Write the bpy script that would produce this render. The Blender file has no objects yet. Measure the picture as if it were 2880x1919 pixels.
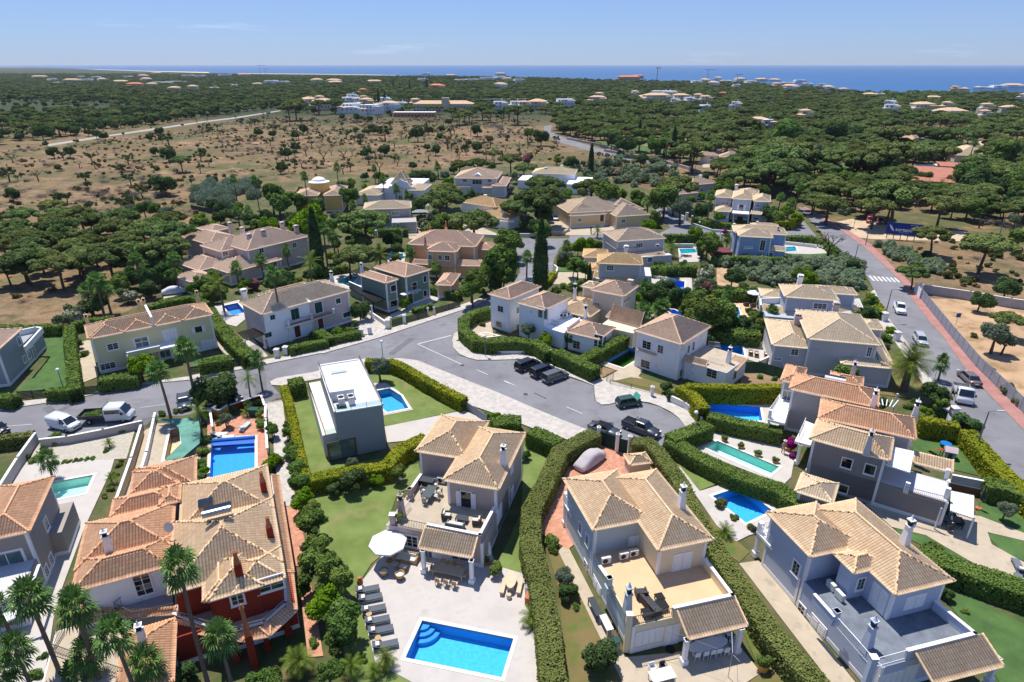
import bpy, math, random
import numpy as np
from mathutils import Vector, Matrix
from mathutils.geometry import tessellate_polygon
R=math.radians
sc=bpy.context.scene
# ------------------------------------------------------------------ camera, sky, sun, exposure
CAMH=42.5; FPX=1760.; PITCH=math.atan((959.5-181)/FPX)
cd=bpy.data.cameras.new('camera'); cam=bpy.data.objects.new('camera',cd); sc.collection.objects.link(cam)
cam.location=(0,0,CAMH); cam.rotation_euler=(math.pi/2-PITCH,0,0)
cd.sensor_width=36; cd.lens=FPX/2880*36; cd.clip_start=.5; cd.clip_end=400000
sc.camera=cam
SUN_EL=69.; SH_AZ=149.                       # shadows fall towards the viewer and a little to the right
w=bpy.data.worlds.new('World'); sc.world=w; w.use_nodes=True
nt=w.node_tree; bg=nt.nodes['Background']
sky=nt.nodes.new('ShaderNodeTexSky'); sky.sky_type='NISHITA'; sky.sun_disc=False
sky.sun_elevation=R(SUN_EL); sky.sun_rotation=R(SH_AZ+180); sky.altitude=60; sky.air_density=1.0; sky.dust_density=.1; sky.ozone_density=4.
# thin high cloud wisps drawn into the sky by direction
tc=nt.nodes.new('ShaderNodeTexCoord'); mp=nt.nodes.new('ShaderNodeMapping'); mp.inputs['Scale'].default_value=(2.2,2.2,26)
mp.inputs['Location'].default_value=(0.3,0.1,0.2)
nz=nt.nodes.new('ShaderNodeTexNoise'); nz.inputs['Scale'].default_value=1.6; nz.inputs['Detail'].default_value=7; nz.inputs['Roughness'].default_value=.62
rp=nt.nodes.new('ShaderNodeValToRGB'); rp.color_ramp.elements[0].position=.60; rp.color_ramp.elements[1].position=.86
rp.color_ramp.elements[1].color=(.55,.55,.55,1)
mx=nt.nodes.new('ShaderNodeMixRGB'); mx.inputs['Color2'].default_value=(4.6,5.1,6.3,1)
nt.links.new(tc.outputs['Generated'],mp.inputs['Vector']); nt.links.new(mp.outputs[0],nz.inputs['Vector'])
nt.links.new(nz.outputs['Fac'],rp.inputs[0]); nt.links.new(rp.outputs[0],mx.inputs['Fac'])
g1=nt.nodes.new('ShaderNodeVectorMath'); g1.operation='SCALE'; g1.inputs['Scale'].default_value=.1; g2=nt.nodes.new('ShaderNodeGamma'); g2.inputs[1].default_value=.62
g3=nt.nodes.new('ShaderNodeVectorMath'); g3.operation='MULTIPLY'; g3.inputs[1].default_value=(2.55,3.3,5.2)      # evens the brightness of the sky from zenith to horizon
nt.links.new(sky.outputs[0],g1.inputs[0]); nt.links.new(g1.outputs[0],g2.inputs[0]); nt.links.new(g2.outputs[0],g3.inputs[0])
nt.links.new(g3.outputs[0],mx.inputs['Color1']); nt.links.new(mx.outputs[0],bg.inputs['Color'])
bg.inputs['Strength'].default_value=.147
sd=bpy.data.lights.new('sun','SUN'); sd.energy=4.1; sd.angle=R(.5); sd.color=(1,.955,.88)
so=bpy.data.objects.new('sun',sd); sc.collection.objects.link(so)
a=R(SH_AZ); hd=Vector((math.sin(a),math.cos(a),0))*math.cos(R(SUN_EL))-Vector((0,0,math.sin(R(SUN_EL))))
so.rotation_euler=hd.to_track_quat('-Z','Y').to_euler()
sc.view_settings.view_transform='Standard'; sc.view_settings.look='None'; sc.view_settings.exposure=0.5; sc.view_settings.gamma=1
sc.cycles.max_bounces=5; sc.cycles.transparent_max_bounces=10; sc.cycles.diffuse_bounces=3; sc.cycles.glossy_bounces=2
rnd=random.Random(7); NR=np.random.RandomState(5)
C=sc.collection.objects
# ------------------------------------------------------------------ image measurements -> places on the ground
T=dict(A=(0,1300,2.533),B=(700,1300,2.533),C=(1400,1300,2.533),D=(1980,1300,2.533),E=(0,780,2.529),F=(700,780,2.529),G=(1400,780,2.529),H=(1980,780,2.529),I=(0,340,2.851),J=(460,420,2.851),K=(1100,380,2.851),L=(1700,380,2.851),M=(2080,300,2.851),N=(0,120,2.353),O=(800,150,2.139),P=(1780,150,2.139),Z=(0,0,.81701))
SP,CP=math.sin(PITCH),math.cos(PITCH)
def ray(k,x,y):
    t=T[k]; a=(t[0]+x/t[2]-1440)/FPX; b=(t[1]+y/t[2]-959.5)/FPX
    return Vector((a,CP-b*SP,-SP-b*CP))
def g(k,x,y,z=0.):
    r=ray(k,x,y); t=(z-CAMH)/r.z; return Vector((r.x*t,r.y*t,z))
def pts(k,s,z=0.):                 # 'x,y x,y ...' -> points; 'K:x,y' switches the sheet
    o=[]
    for q in s.split():
        if ':' in q: k,q=q.split(':')
        x,y=q.split(','); o.append(g(k,float(x),float(y),z))
    return o
def scr(p):
    d=p[1]*CP-(p[2]-CAMH)*SP
    if d<1: return (-9999,-9999)
    return (p[0]/d*FPX+1440, 959.5-(p[1]*SP+(p[2]-CAMH)*CP)/d*FPX)
def inpoly(x,y,P):
    r=False; n=len(P); j=n-1
    for i in range(n):
        if (P[i][1]>y)!=(P[j][1]>y) and x<(P[j][0]-P[i][0])*(y-P[i][1])/(P[j][1]-P[i][1])+P[i][0]: r=not r
        j=i
    return r
# ------------------------------------------------------------------ materials
MATS={}
def srgb(h):
    if isinstance(h,str):
        v=[int(h[i:i+2],16)/255 for i in (0,2,4)]
        return tuple(x/12.92 if x<=.04045 else ((x+.055)/1.055)**2.4 for x in v)
    return tuple(h)
def mat(name,c,rough=.85,var=.12,scale=.8,c2=None,bump=0.,bscale=30,spec=.25,metal=0,det=4,world=False,spots=None,coat=0,emit=0):
    if name in MATS: return MATS[name]
    m=bpy.data.materials.new(name); m.use_nodes=True; n=m.node_tree.nodes; l=m.node_tree.links; p=n['Principled BSDF']
    c=srgb(c); p.inputs['Roughness'].default_value=rough; p.inputs['Metallic'].default_value=metal; p.inputs['Specular IOR Level'].default_value=spec
    if coat: p.inputs['Coat Weight'].default_value=coat; p.inputs['Coat Roughness'].default_value=.08
    if world: co=n.new('ShaderNodeNewGeometry').outputs['Position']
    else: co=n.new('ShaderNodeTexCoord').outputs['Object']
    z=n.new('ShaderNodeTexNoise'); z.inputs['Scale'].default_value=scale; z.inputs['Detail'].default_value=det; z.inputs['Roughness'].default_value=.6
    l.new(co,z.inputs['Vector'])
    r=n.new('ShaderNodeMapRange'); r.inputs[1].default_value=.33; r.inputs[2].default_value=.67; l.new(z.outputs['Fac'],r.inputs[0])
    x=n.new('ShaderNodeMixRGB'); x.inputs[1].default_value=(*[v*(1-var) for v in c],1)
    d=srgb(c2) if c2 else [min(.95,v*(1+var)) for v in c]; x.inputs[2].default_value=(*d,1)
    l.new(r.outputs[0],x.inputs[0]); out=x.outputs[0]
    if spots:                       # (colour, scale, threshold, softness)
        z2=n.new('ShaderNodeTexNoise'); z2.inputs['Scale'].default_value=spots[1]; z2.inputs['Detail'].default_value=6; z2.inputs['Roughness'].default_value=.65; l.new(co,z2.inputs['Vector'])
        r2=n.new('ShaderNodeMapRange'); r2.inputs[1].default_value=spots[2]; r2.inputs[2].default_value=spots[2]+spots[3]; l.new(z2.outputs['Fac'],r2.inputs[0])
        x2=n.new('ShaderNodeMixRGB'); x2.inputs[2].default_value=(*srgb(spots[0]),1); l.new(r2.outputs[0],x2.inputs[0]); l.new(out,x2.inputs[1]); out=x2.outputs[0]
    l.new(out,p.inputs['Base Color'])
    if bump:
        b=n.new('ShaderNodeBump'); b.inputs['Strength'].default_value=bump; b.inputs['Distance'].default_value=.05
        z3=n.new('ShaderNodeTexNoise'); z3.inputs['Scale'].default_value=bscale; z3.inputs['Detail'].default_value=3; l.new(co,z3.inputs['Vector'])
        l.new(z3.outputs['Fac'],b.inputs['Height']); l.new(b.outputs[0],p.inputs['Normal'])
    MATS[name]=m; return m
def tilemat(name,c,c2,stain,amt=.5):      # clay roof tile: colour per tile from its place on the slope (uv in metres), weathering and painted channel shade on top
    if name in MATS: return MATS[name]
    m=bpy.data.materials.new(name); m.use_nodes=True; n=m.node_tree.nodes; l=m.node_tree.links; p=n['Principled BSDF']
    p.inputs['Roughness'].default_value=.85; p.inputs['Specular IOR Level'].default_value=.2
    uv=n.new('ShaderNodeUVMap'); dv=n.new('ShaderNodeVectorMath'); dv.operation='DIVIDE'; dv.inputs[1].default_value=(.23,.38,1); l.new(uv.outputs[0],dv.inputs[0])
    fl=n.new('ShaderNodeVectorMath'); fl.operation='FLOOR'; l.new(dv.outputs[0],fl.inputs[0])
    wn=n.new('ShaderNodeTexWhiteNoise'); wn.noise_dimensions='2D'; l.new(fl.outputs[0],wn.inputs['Vector'])
    x=n.new('ShaderNodeMixRGB'); x.inputs[1].default_value=(*srgb(c),1); x.inputs[2].default_value=(*srgb(c2),1); l.new(wn.outputs['Value'],x.inputs[0])
    ge=n.new('ShaderNodeTexCoord')
    z=n.new('ShaderNodeTexNoise'); z.inputs['Scale'].default_value=.55; z.inputs['Detail'].default_value=8; z.inputs['Roughness'].default_value=.72; l.new(ge.outputs['Object'],z.inputs['Vector'])
    r=n.new('ShaderNodeMapRange'); r.inputs[1].default_value=.46; r.inputs[2].default_value=.68; r.inputs[4].default_value=amt; l.new(z.outputs['Fac'],r.inputs[0])
    x2=n.new('ShaderNodeMixRGB'); x2.inputs[2].default_value=(*srgb(stain),1); l.new(r.outputs[0],x2.inputs[0]); l.new(x.outputs[0],x2.inputs[1])
    # joint line between rows
    sx=n.new('ShaderNodeSeparateXYZ'); l.new(dv.outputs[0],sx.inputs[0]); fr=n.new('ShaderNodeMath'); fr.operation='FRACT'; l.new(sx.outputs[1],fr.inputs[0])
    lt=n.new('ShaderNodeMath'); lt.operation='LESS_THAN'; lt.inputs[1].default_value=.12; l.new(fr.outputs[0],lt.inputs[0])
    mu=n.new('ShaderNodeMath'); mu.operation='MULTIPLY'; mu.inputs[1].default_value=.22; l.new(lt.outputs[0],mu.inputs[0])
    x3=n.new('ShaderNodeMixRGB'); x3.inputs[2].default_value=(*[v*.45 for v in srgb(stain)],1); l.new(mu.outputs[0],x3.inputs[0]); l.new(x2.outputs[0],x3.inputs[1])
    fx=n.new('ShaderNodeMath'); fx.operation='PINGPONG'; fx.inputs[1].default_value=.5; l.new(sx.outputs[0],fx.inputs[0])     # shade of the channels between tile columns, painted in as darkened stain colour
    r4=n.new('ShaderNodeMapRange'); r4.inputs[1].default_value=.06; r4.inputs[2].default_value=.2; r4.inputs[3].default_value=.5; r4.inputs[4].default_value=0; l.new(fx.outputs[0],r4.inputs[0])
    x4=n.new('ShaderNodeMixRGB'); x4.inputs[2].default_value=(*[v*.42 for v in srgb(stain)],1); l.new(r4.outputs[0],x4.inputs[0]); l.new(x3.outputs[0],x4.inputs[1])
    l.new(x4.outputs[0],p.inputs['Base Color']); MATS[name]=m; return m
def leafmat(name,c1,c2,flower=None,fthr=.93,hue=.12,transl=.25):
    if name in MATS: return MATS[name]
    m=bpy.data.materials.new(name); m.use_nodes=True; n=m.node_tree.nodes; l=m.node_tree.links; n.remove(n['Principled BSDF'])
    at=n.new('ShaderNodeAttribute'); at.attribute_name='tone'
    x=n.new('ShaderNodeMixRGB'); x.inputs[1].default_value=(*srgb(c1),1); x.inputs[2].default_value=(*srgb(c2),1); l.new(at.outputs['Fac'],x.inputs[0]); out=x.outputs[0]
    oi=n.new('ShaderNodeObjectInfo'); mr=n.new('ShaderNodeMapRange'); mr.inputs[3].default_value=1-hue*1.6; mr.inputs[4].default_value=1+hue*1.6; l.new(oi.outputs['Random'],mr.inputs[0])
    hs=n.new('ShaderNodeHueSaturation'); l.new(mr.outputs[0],hs.inputs['Value']); 
    mr2=n.new('ShaderNodeMapRange'); mr2.inputs[3].default_value=.5-hue*.18; mr2.inputs[4].default_value=.5+hue*.1
    ml=n.new('ShaderNodeMath'); ml.operation='MULTIPLY'; ml.inputs[1].default_value=7.3; l.new(oi.outputs['Random'],ml.inputs[0]); fc=n.new('ShaderNodeMath'); fc.operation='FRACT'; l.new(ml.outputs[0],fc.inputs[0])
    l.new(fc.outputs[0],mr2.inputs[0]); l.new(mr2.outputs[0],hs.inputs['Hue']); l.new(out,hs.inputs['Color']); out=hs.outputs[0]
    if flower:
        gt=n.new('ShaderNodeMath'); gt.operation='GREATER_THAN'; gt.inputs[1].default_value=fthr; l.new(at.outputs['Fac'],gt.inputs[0])
        x2=n.new('ShaderNodeMixRGB'); x2.inputs[2].default_value=(*srgb(flower),1); l.new(gt.outputs[0],x2.inputs[0]); l.new(out,x2.inputs[1]); out=x2.outputs[0]
    d=n.new('ShaderNodeBsdfDiffuse'); t=n.new('ShaderNodeBsdfTranslucent'); s=n.new('ShaderNodeMixShader'); s.inputs[0].default_value=transl
    l.new(out,d.inputs[0]); l.new(out,t.inputs[0]); l.new(d.outputs[0],s.inputs[1]); l.new(t.outputs[0],s.inputs[2])
    o=[q for q in n if q.type=='OUTPUT_MATERIAL'][0]; l.new(s.outputs[0],o.inputs[0]); MATS[name]=m; return m
def watermat(name,tint,rough=.03):
    if name in MATS: return MATS[name]
    m=bpy.data.materials.new(name); m.use_nodes=True; n=m.node_tree.nodes; l=m.node_tree.links; n.remove(n['Principled BSDF'])
    t=n.new('ShaderNodeBsdfTransparent'); t.inputs[0].default_value=(*tint,1)
    gl=n.new('ShaderNodeBsdfGlossy'); gl.inputs['Roughness'].default_value=rough
    f=n.new('ShaderNodeFresnel'); f.inputs[0].default_value=1.33
    b=n.new('ShaderNodeBump'); b.inputs['Strength'].default_value=.25; b.inputs['Distance'].default_value=.04
    z=n.new('ShaderNodeTexNoise'); z.inputs['Scale'].default_value=3.5; z.inputs['Detail'].default_value=3
    co=n.new('ShaderNodeTexCoord'); l.new(co.outputs['Object'],z.inputs['Vector']); l.new(z.outputs['Fac'],b.inputs['Height'])
    l.new(b.outputs[0],f.inputs['Normal']); l.new(b.outputs[0],gl.inputs['Normal'])
    s=n.new('ShaderNodeMixShader'); l.new(f.outputs[0],s.inputs[0]); l.new(t.outputs[0],s.inputs[1]); l.new(gl.outputs[0],s.inputs[2])
    o=[q for q in n if q.type=='OUTPUT_MATERIAL'][0]; l.new(s.outputs[0],o.inputs[0]); MATS[name]=m; return m
WHITE=mat('white_paint','e9e7e4',.6,.04,.6); CREAM=mat('cream_stucco','d9cbb0',.9,.06,.4,bump=.1)
GLASS=mat('dark_glass','1c242b',.06,.3,.7,spec=.9); BLACK=mat('black_plastic','14161a',.5,.1); DGREY=mat('charcoal_cloth','40444b',.8,.1,3)
IRON=mat('iron_railing','50534f',.5,.1,spec=.4); STEEL=mat('steel','9fa3a6',.35,.08,metal=.8)
TERRA=mat('terracotta','b0714e',.85,.15,3); WOODD=mat('dark_wood','2e2623',.7,.15,2); RATTAN=mat('rattan','b09066',.8,.2,9)
GREENSH=mat('green_shutter','1c4644',.55,.08,3); CUSH=mat('pale_cushion','d8d2c6',.9,.05,3)
# ------------------------------------------------------------------ mesh helpers
def tag(o,label=None,cat=None,group=None,kind=None):
    if label: o['label']=label
    if cat: o['category']=cat
    if group: o['group']=group
    if kind: o['kind']=kind
    return o
def empty(name,loc=(0,0,0),rz=0.,label=None,cat=None,group=None):
    o=bpy.data.objects.new(name,None); o.empty_display_size=.3; C.link(o); o.location=loc; o.rotation_euler=(0,0,rz); return tag(o,label,cat,group)
def ob(name,me,parent=None,loc=None,rz=None):
    o=bpy.data.objects.new(name,me); C.link(o)
    if parent is not None: o.parent=parent
    if loc is not None: o.location=loc
    if rz is not None: o.rotation_euler=(0,0,rz)
    return o
class MB:
    def __init__(s): s.v=[]; s.f=[]; s.m=[]; s.uv=[]; s.c=0
    def add(s,V,F,mi=0,uv=None):
        b=len(s.v); s.v+= [tuple(q) for q in V]; s.f+=[tuple(i+b for i in q) for q in F]; s.m+=[mi]*len(F); return s
    def box(s,x0,x1,y0,y1,z0,z1,mi=0,rz=0,c=None):
        V=[(x,y,z) for z in (z0,z1) for x,y in ((x0,y0),(x1,y0),(x1,y1),(x0,y1))]
        if rz:
            c=c or ((x0+x1)/2,(y0+y1)/2); ca,sa=math.cos(rz),math.sin(rz)
            V=[(c[0]+(x-c[0])*ca-(y-c[1])*sa,c[1]+(x-c[0])*sa+(y-c[1])*ca,z) for x,y,z in V]
        return s.add(V,[(3,2,1,0),(4,5,6,7),(0,1,5,4),(1,2,6,5),(2,3,7,6),(3,0,4,7)],mi)
    def tbox(s,cx,cy,z0,z1,a0,b0,a1,b1,mi=0,rz=0):     # tapered box: half sizes at bottom and top
        ca,sa=math.cos(rz),math.sin(rz); V=[]
        for z,a,b in ((z0,a0,b0),(z1,a1,b1)):
            for x,y in ((-a,-b),(a,-b),(a,b),(-a,b)): V.append((cx+x*ca-y*sa,cy+x*sa+y*ca,z))
        return s.add(V,[(3,2,1,0),(4,5,6,7),(0,1,5,4),(1,2,6,5),(2,3,7,6),(3,0,4,7)],mi)
    def prism(s,P,z0,z1,mi=0,mt=None,holes=()):
        L=[[Vector((p[0],p[1],0)) for p in P]]+[[Vector((p[0],p[1],0)) for p in h] for h in holes]
        ar=sum(L[0][i].x*L[0][(i+1)%len(L[0])].y-L[0][(i+1)%len(L[0])].x*L[0][i].y for i in range(len(L[0])))
        tr=tessellate_polygon(L); F=[p for q in L for p in q]
        up=[]
        for t in tr:
            a,b,c=[F[i] for i in t]
            up.append(t if (b-a).cross(c-a).z>0 else (t[0],t[2],t[1]))
        s.add([(p.x,p.y,z1) for p in F],up,mi if mt is None else mt)
        if z0 is not None and z0<z1:
            for q in L:
                n=len(q); sg=sum(q[i].x*q[(i+1)%n].y-q[(i+1)%n].x*q[i].y for i in range(n))>0
                if q is not L[0]: sg=not sg
                V=[(p.x,p.y,z0) for p in q]+[(p.x,p.y,z1) for p in q]
                s.add(V,[((i,(i+1)%n,n+(i+1)%n,n+i) if sg else (n+i,n+(i+1)%n,(i+1)%n,i)) for i in range(n)],mi)
        return s
    def tube(s,P,r,n=6,mi=0,cap=True):
        P=[Vector(p) for p in P]; rs=r if isinstance(r,(list,tuple)) else [r]*len(P); V=[]; F=[]
        for i,p in enumerate(P):
            d=(P[min(i+1,len(P)-1)]-P[max(i-1,0)]).normalized(); a=d.orthogonal().normalized() if abs(d.z)<.9 else Vector((1,0,0)); a=(a-d*a.dot(d)).normalized(); b=d.cross(a)
            for k in range(n):
                t=2*math.pi*k/n; V.append(p+(a*math.cos(t)+b*math.sin(t))*rs[i])
        for i in range(len(P)-1):
            for k in range(n): F.append((i*n+k,i*n+(k+1)%n,(i+1)*n+(k+1)%n,(i+1)*n+k))
        if cap: F+= [tuple(range(n-1,-1,-1)),tuple((len(P)-1)*n+k for k in range(n))]
        return s.add(V,F,mi)
    def lathe(s,c,prof,n=12,mi=0):
        V=[];F=[]
        for r,z in prof:
            for k in range(n): t=2*math.pi*k/n; V.append((c[0]+r*math.cos(t),c[1]+r*math.sin(t),c[2]+z))
        for i in range(len(prof)-1):
            for k in range(n): F.append((i*n+k,i*n+(k+1)%n,(i+1)*n+(k+1)%n,(i+1)*n+k))
        F+=[tuple(range(n-1,-1,-1)),tuple((len(prof)-1)*n+k for k in range(n))]
        return s.add(V,F,mi)
    def mesh(s,name,mats,smooth=False):
        me=bpy.data.meshes.new(name); me.from_pydata(s.v,[],s.f); me.polygons.foreach_set('material_index',s.m)
        for m in (mats if isinstance(mats,(list,tuple)) else [mats]): me.materials.append(m)
        if smooth: me.polygons.foreach_set('use_smooth',[True]*len(s.f))
        me.update(); return me
    def build(s,name,mats,parent=None,smooth=False): return ob(name,s.mesh(name,mats,smooth),parent)
def npmesh(name,V,F,mats,mi=None,tone=None,uv=None,smooth=False):
    me=bpy.data.meshes.new(name); V=np.asarray(V,np.float32); F=np.asarray(F,np.int32); k=F.shape[1]
    me.vertices.add(len(V)); me.vertices.foreach_set('co',V.ravel()); me.loops.add(F.size); me.loops.foreach_set('vertex_index',F.ravel())
    me.polygons.add(len(F)); me.polygons.foreach_set('loop_start',np.arange(0,F.size,k,dtype=np.int32)); me.polygons.foreach_set('loop_total',np.full(len(F),k,np.int32))
    if mi is not None: me.polygons.foreach_set('material_index',np.asarray(mi,np.int32))
    if smooth: me.polygons.foreach_set('use_smooth',np.ones(len(F),bool))
    for m in (mats if isinstance(mats,(list,tuple)) else [mats]): me.materials.append(m)
    if uv is not None:
        u=me.uv_layers.new(name='UVMap'); u.data.foreach_set('uv',np.asarray(uv,np.float32)[F.ravel()].ravel())
    if tone is not None:
        at=me.attributes.new('tone','FLOAT','FACE'); at.data.foreach_set('value',np.asarray(tone,np.float32))
    me.update(); me.validate(); return me
def quads(P,N,size,asp=1.,rs=NR,up=None):   # leaf quads at P facing N (n,3)
    n=len(P); N=N/np.maximum(np.linalg.norm(N,axis=1,keepdims=True),1e-6)
    t=rs.normal(size=(n,3)); t-=N*(t*N).sum(1,keepdims=True); t/=np.maximum(np.linalg.norm(t,axis=1,keepdims=True),1e-6); b=np.cross(N,t)
    s=np.asarray(size).reshape(-1,1)*np.ones((n,1))*.5; t=t*s*asp; b=b*s
    V=np.stack([P-t-b*.6,P+t-b,P+t*.7+b,P-t+b*.8],1).reshape(-1,3); F=np.arange(4*n).reshape(n,4); return V,F
def blob(cs,n,size,shell=.5,upb=.3,rs=NR,squash=True):   # cs: list of (x,y,z,rx,ry,rz) clumps
    cs=np.array(cs,float); wt=(cs[:,3]*cs[:,4]*cs[:,5])**(2/3); wt/=wt.sum(); idx=rs.choice(len(cs),n,p=wt)
    d=rs.normal(size=(n,3)); d/=np.linalg.norm(d,axis=1,keepdims=True); r=shell+(1-shell)*rs.rand(n,1)**.5
    P=cs[idx,:3]+d*r*cs[idx,3:]; N=d+rs.normal(size=(n,3))*.55; N[:,2]+=upb
    V,F=quads(P,N,size*(.7+.6*rs.rand(n)),1.2,rs); ct=rs.rand(len(cs))
    tone=np.clip(.55*ct[idx]+.45*rs.rand(n),0,1); return V,F,tone
# ------------------------------------------------------------------ clay tile roofs
class Roof:
    def __init__(s): s.V=[];s.F=[];s.UV=[];s.M=[];s.n=0;s.mb=MB()
    def put(s,V,F,UV,m=0): s.V.append(V); s.F.append(F+s.n); s.UV.append(UV); s.M.append(np.full(len(F),m)); s.n+=len(V)
    def face(s,P0,U,W,L,vm,ns=5,pitch=.23,row=.38,lip=.015,amp=.055):
        P0=np.array(P0,float); U=np.array(U,float); W=np.array(W,float); N=np.cross(U,W); N/=np.linalg.norm(N)
        nc=max(1,round(L/pitch)); us=np.linspace(0,L,nc*ns+1); v_m=np.maximum(vm(us),0); K=max(1,int(math.ceil(v_m.max()/row)))
        vs=np.array([q for j in range(K) for q in (j*row,(j+1)*row-.004)]+[K*row]); hs=np.array([q for j in range(K) for q in (lip,0)]+[lip])
        ph=(us*nc/L)%1.; pr=amp*np.clip(np.cos((ph-.5)*math.pi)**1.0,0,1)
        v=np.minimum(vs[None,:],v_m[:,None]); h=pr[:,None]+hs[None,:]+0*v
        X=P0+us[:,None,None]*U+v[:,:,None]*W+h[:,:,None]*N
        a,b=v.shape; I=np.arange(a*b).reshape(a,b); F=np.stack([I[:-1,:-1],I[1:,:-1],I[1:,1:],I[:-1,1:]],-1)
        keep=((v[:-1,1:]-v[:-1,:-1])+(v[1:,1:]-v[1:,:-1]))>1e-5
        UV=np.stack([np.broadcast_to(us[:,None]*nc/L*.23,v.shape)+.23*int(abs(P0[0])*7),v+P0[1]*0],-1).reshape(-1,2); s.put(X.reshape(-1,3),F[keep],UV)
    def cap(s,a,b,r=.11):
        a=Vector(a);b=Vector(b); L=(b-a).length; n=max(2,int(L/.2)); s.mb.tube([a.lerp(b,i/n)+Vector((0,0,.05)) for i in range(n+1)],[r*(1.18 if i%2 else .92) for i in range(n+1)],6,2)
    def hip(s,u0,u1,v0,v1,z,sl=.42,ns=5,caps=True):
        W=u1-u0;D=v1-v0;k=math.sqrt(1+sl*sl);h=min(W,D)/2;o=min(W,D)/2
        for P0,U,up,L,ot in (((u0,v0),(1,0),(0,1),W,D),((u1,v1),(-1,0),(0,-1),W,D),((u1,v0),(0,1),(-1,0),D,W),((u0,v1),(0,-1),(1,0),D,W)):
            s.face((*P0,z),(*U,0),(up[0]/k,up[1]/k,sl/k),L,lambda u,L=L,ot=ot:np.minimum(np.minimum(u,L-u),ot/2)*k,ns)
        if W>=D: A=(u0+o,(v0+v1)/2,z+h*sl);B=(u1-o,(v0+v1)/2,z+h*sl); ends=((A,(u0,v0,z)),(A,(u0,v1,z)),(B,(u1,v0,z)),(B,(u1,v1,z)))
        else: A=((u0+u1)/2,v0+o,z+h*sl);B=((u0+u1)/2,v1-o,z+h*sl); ends=((A,(u0,v0,z)),(A,(u1,v0,z)),(B,(u0,v1,z)),(B,(u1,v1,z)))
        if caps:
            s.cap(A,B) if (Vector(A)-Vector(B)).length>.3 else None
            for p,q in ends: s.cap(q,p)
        s.mb.box(u0+.06,u1-.06,v0+.06,v1-.06,z-.13,z-.01,1)
        return z+h*sl
    def lean(s,a,b,c,d,ns=5,edge=True):     # low edge a->b, high edge d->c
        a,b,c,d=[Vector(q) for q in (a,b,c,d)]; U=(b-a).normalized(); L=(b-a).length; up=((c+d)/2-(a+b)/2); up-=U*up.dot(U); S=up.length; up.normalize()
        s.face(a,U,up,L,lambda u:np.full_like(u,S),ns)
        if edge:
            N=U.cross(up).normalized()
            q=[a,b,b+up*S,a+up*S]; s.mb.add([p-N*.02 for p in q]+[p-N*.14 for p in q],[(0,1,2,3),(7,6,5,4),(0,4,5,1),(1,5,6,2),(2,6,7,3),(3,7,4,0)],1)
            s.cap(a,a+up*S,.08); s.cap(b,b+up*S,.08)
    def mesh(s,name,tile,trim=None,capm=None):
        V=np.concatenate(s.V) if s.V else np.zeros((0,3)); F=np.concatenate(s.F); UV=np.concatenate(s.UV); M=list(np.concatenate(s.M)); b=len(V)
        mv=np.array(s.mb.v).reshape(-1,3); mf=[];mm=[]
        for f,m in zip(s.mb.f,s.mb.m):
            f=[i+b for i in f]
            if len(f)==4: mf.append(f);mm.append(m)
            else:
                for i in range(1,len(f)-1,2): mf.append([f[0],f[i],f[i+1],f[min(i+2,len(f)-1)]]);mm.append(m)
        if mf: V=np.concatenate([V,mv]); F=np.concatenate([F,np.array(mf)]); UV=np.concatenate([UV,mv[:,:2]]); M+=mm
        return npmesh(name,V,F,[tile,trim or WHITE,capm or tile],M,uv=UV)
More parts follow.
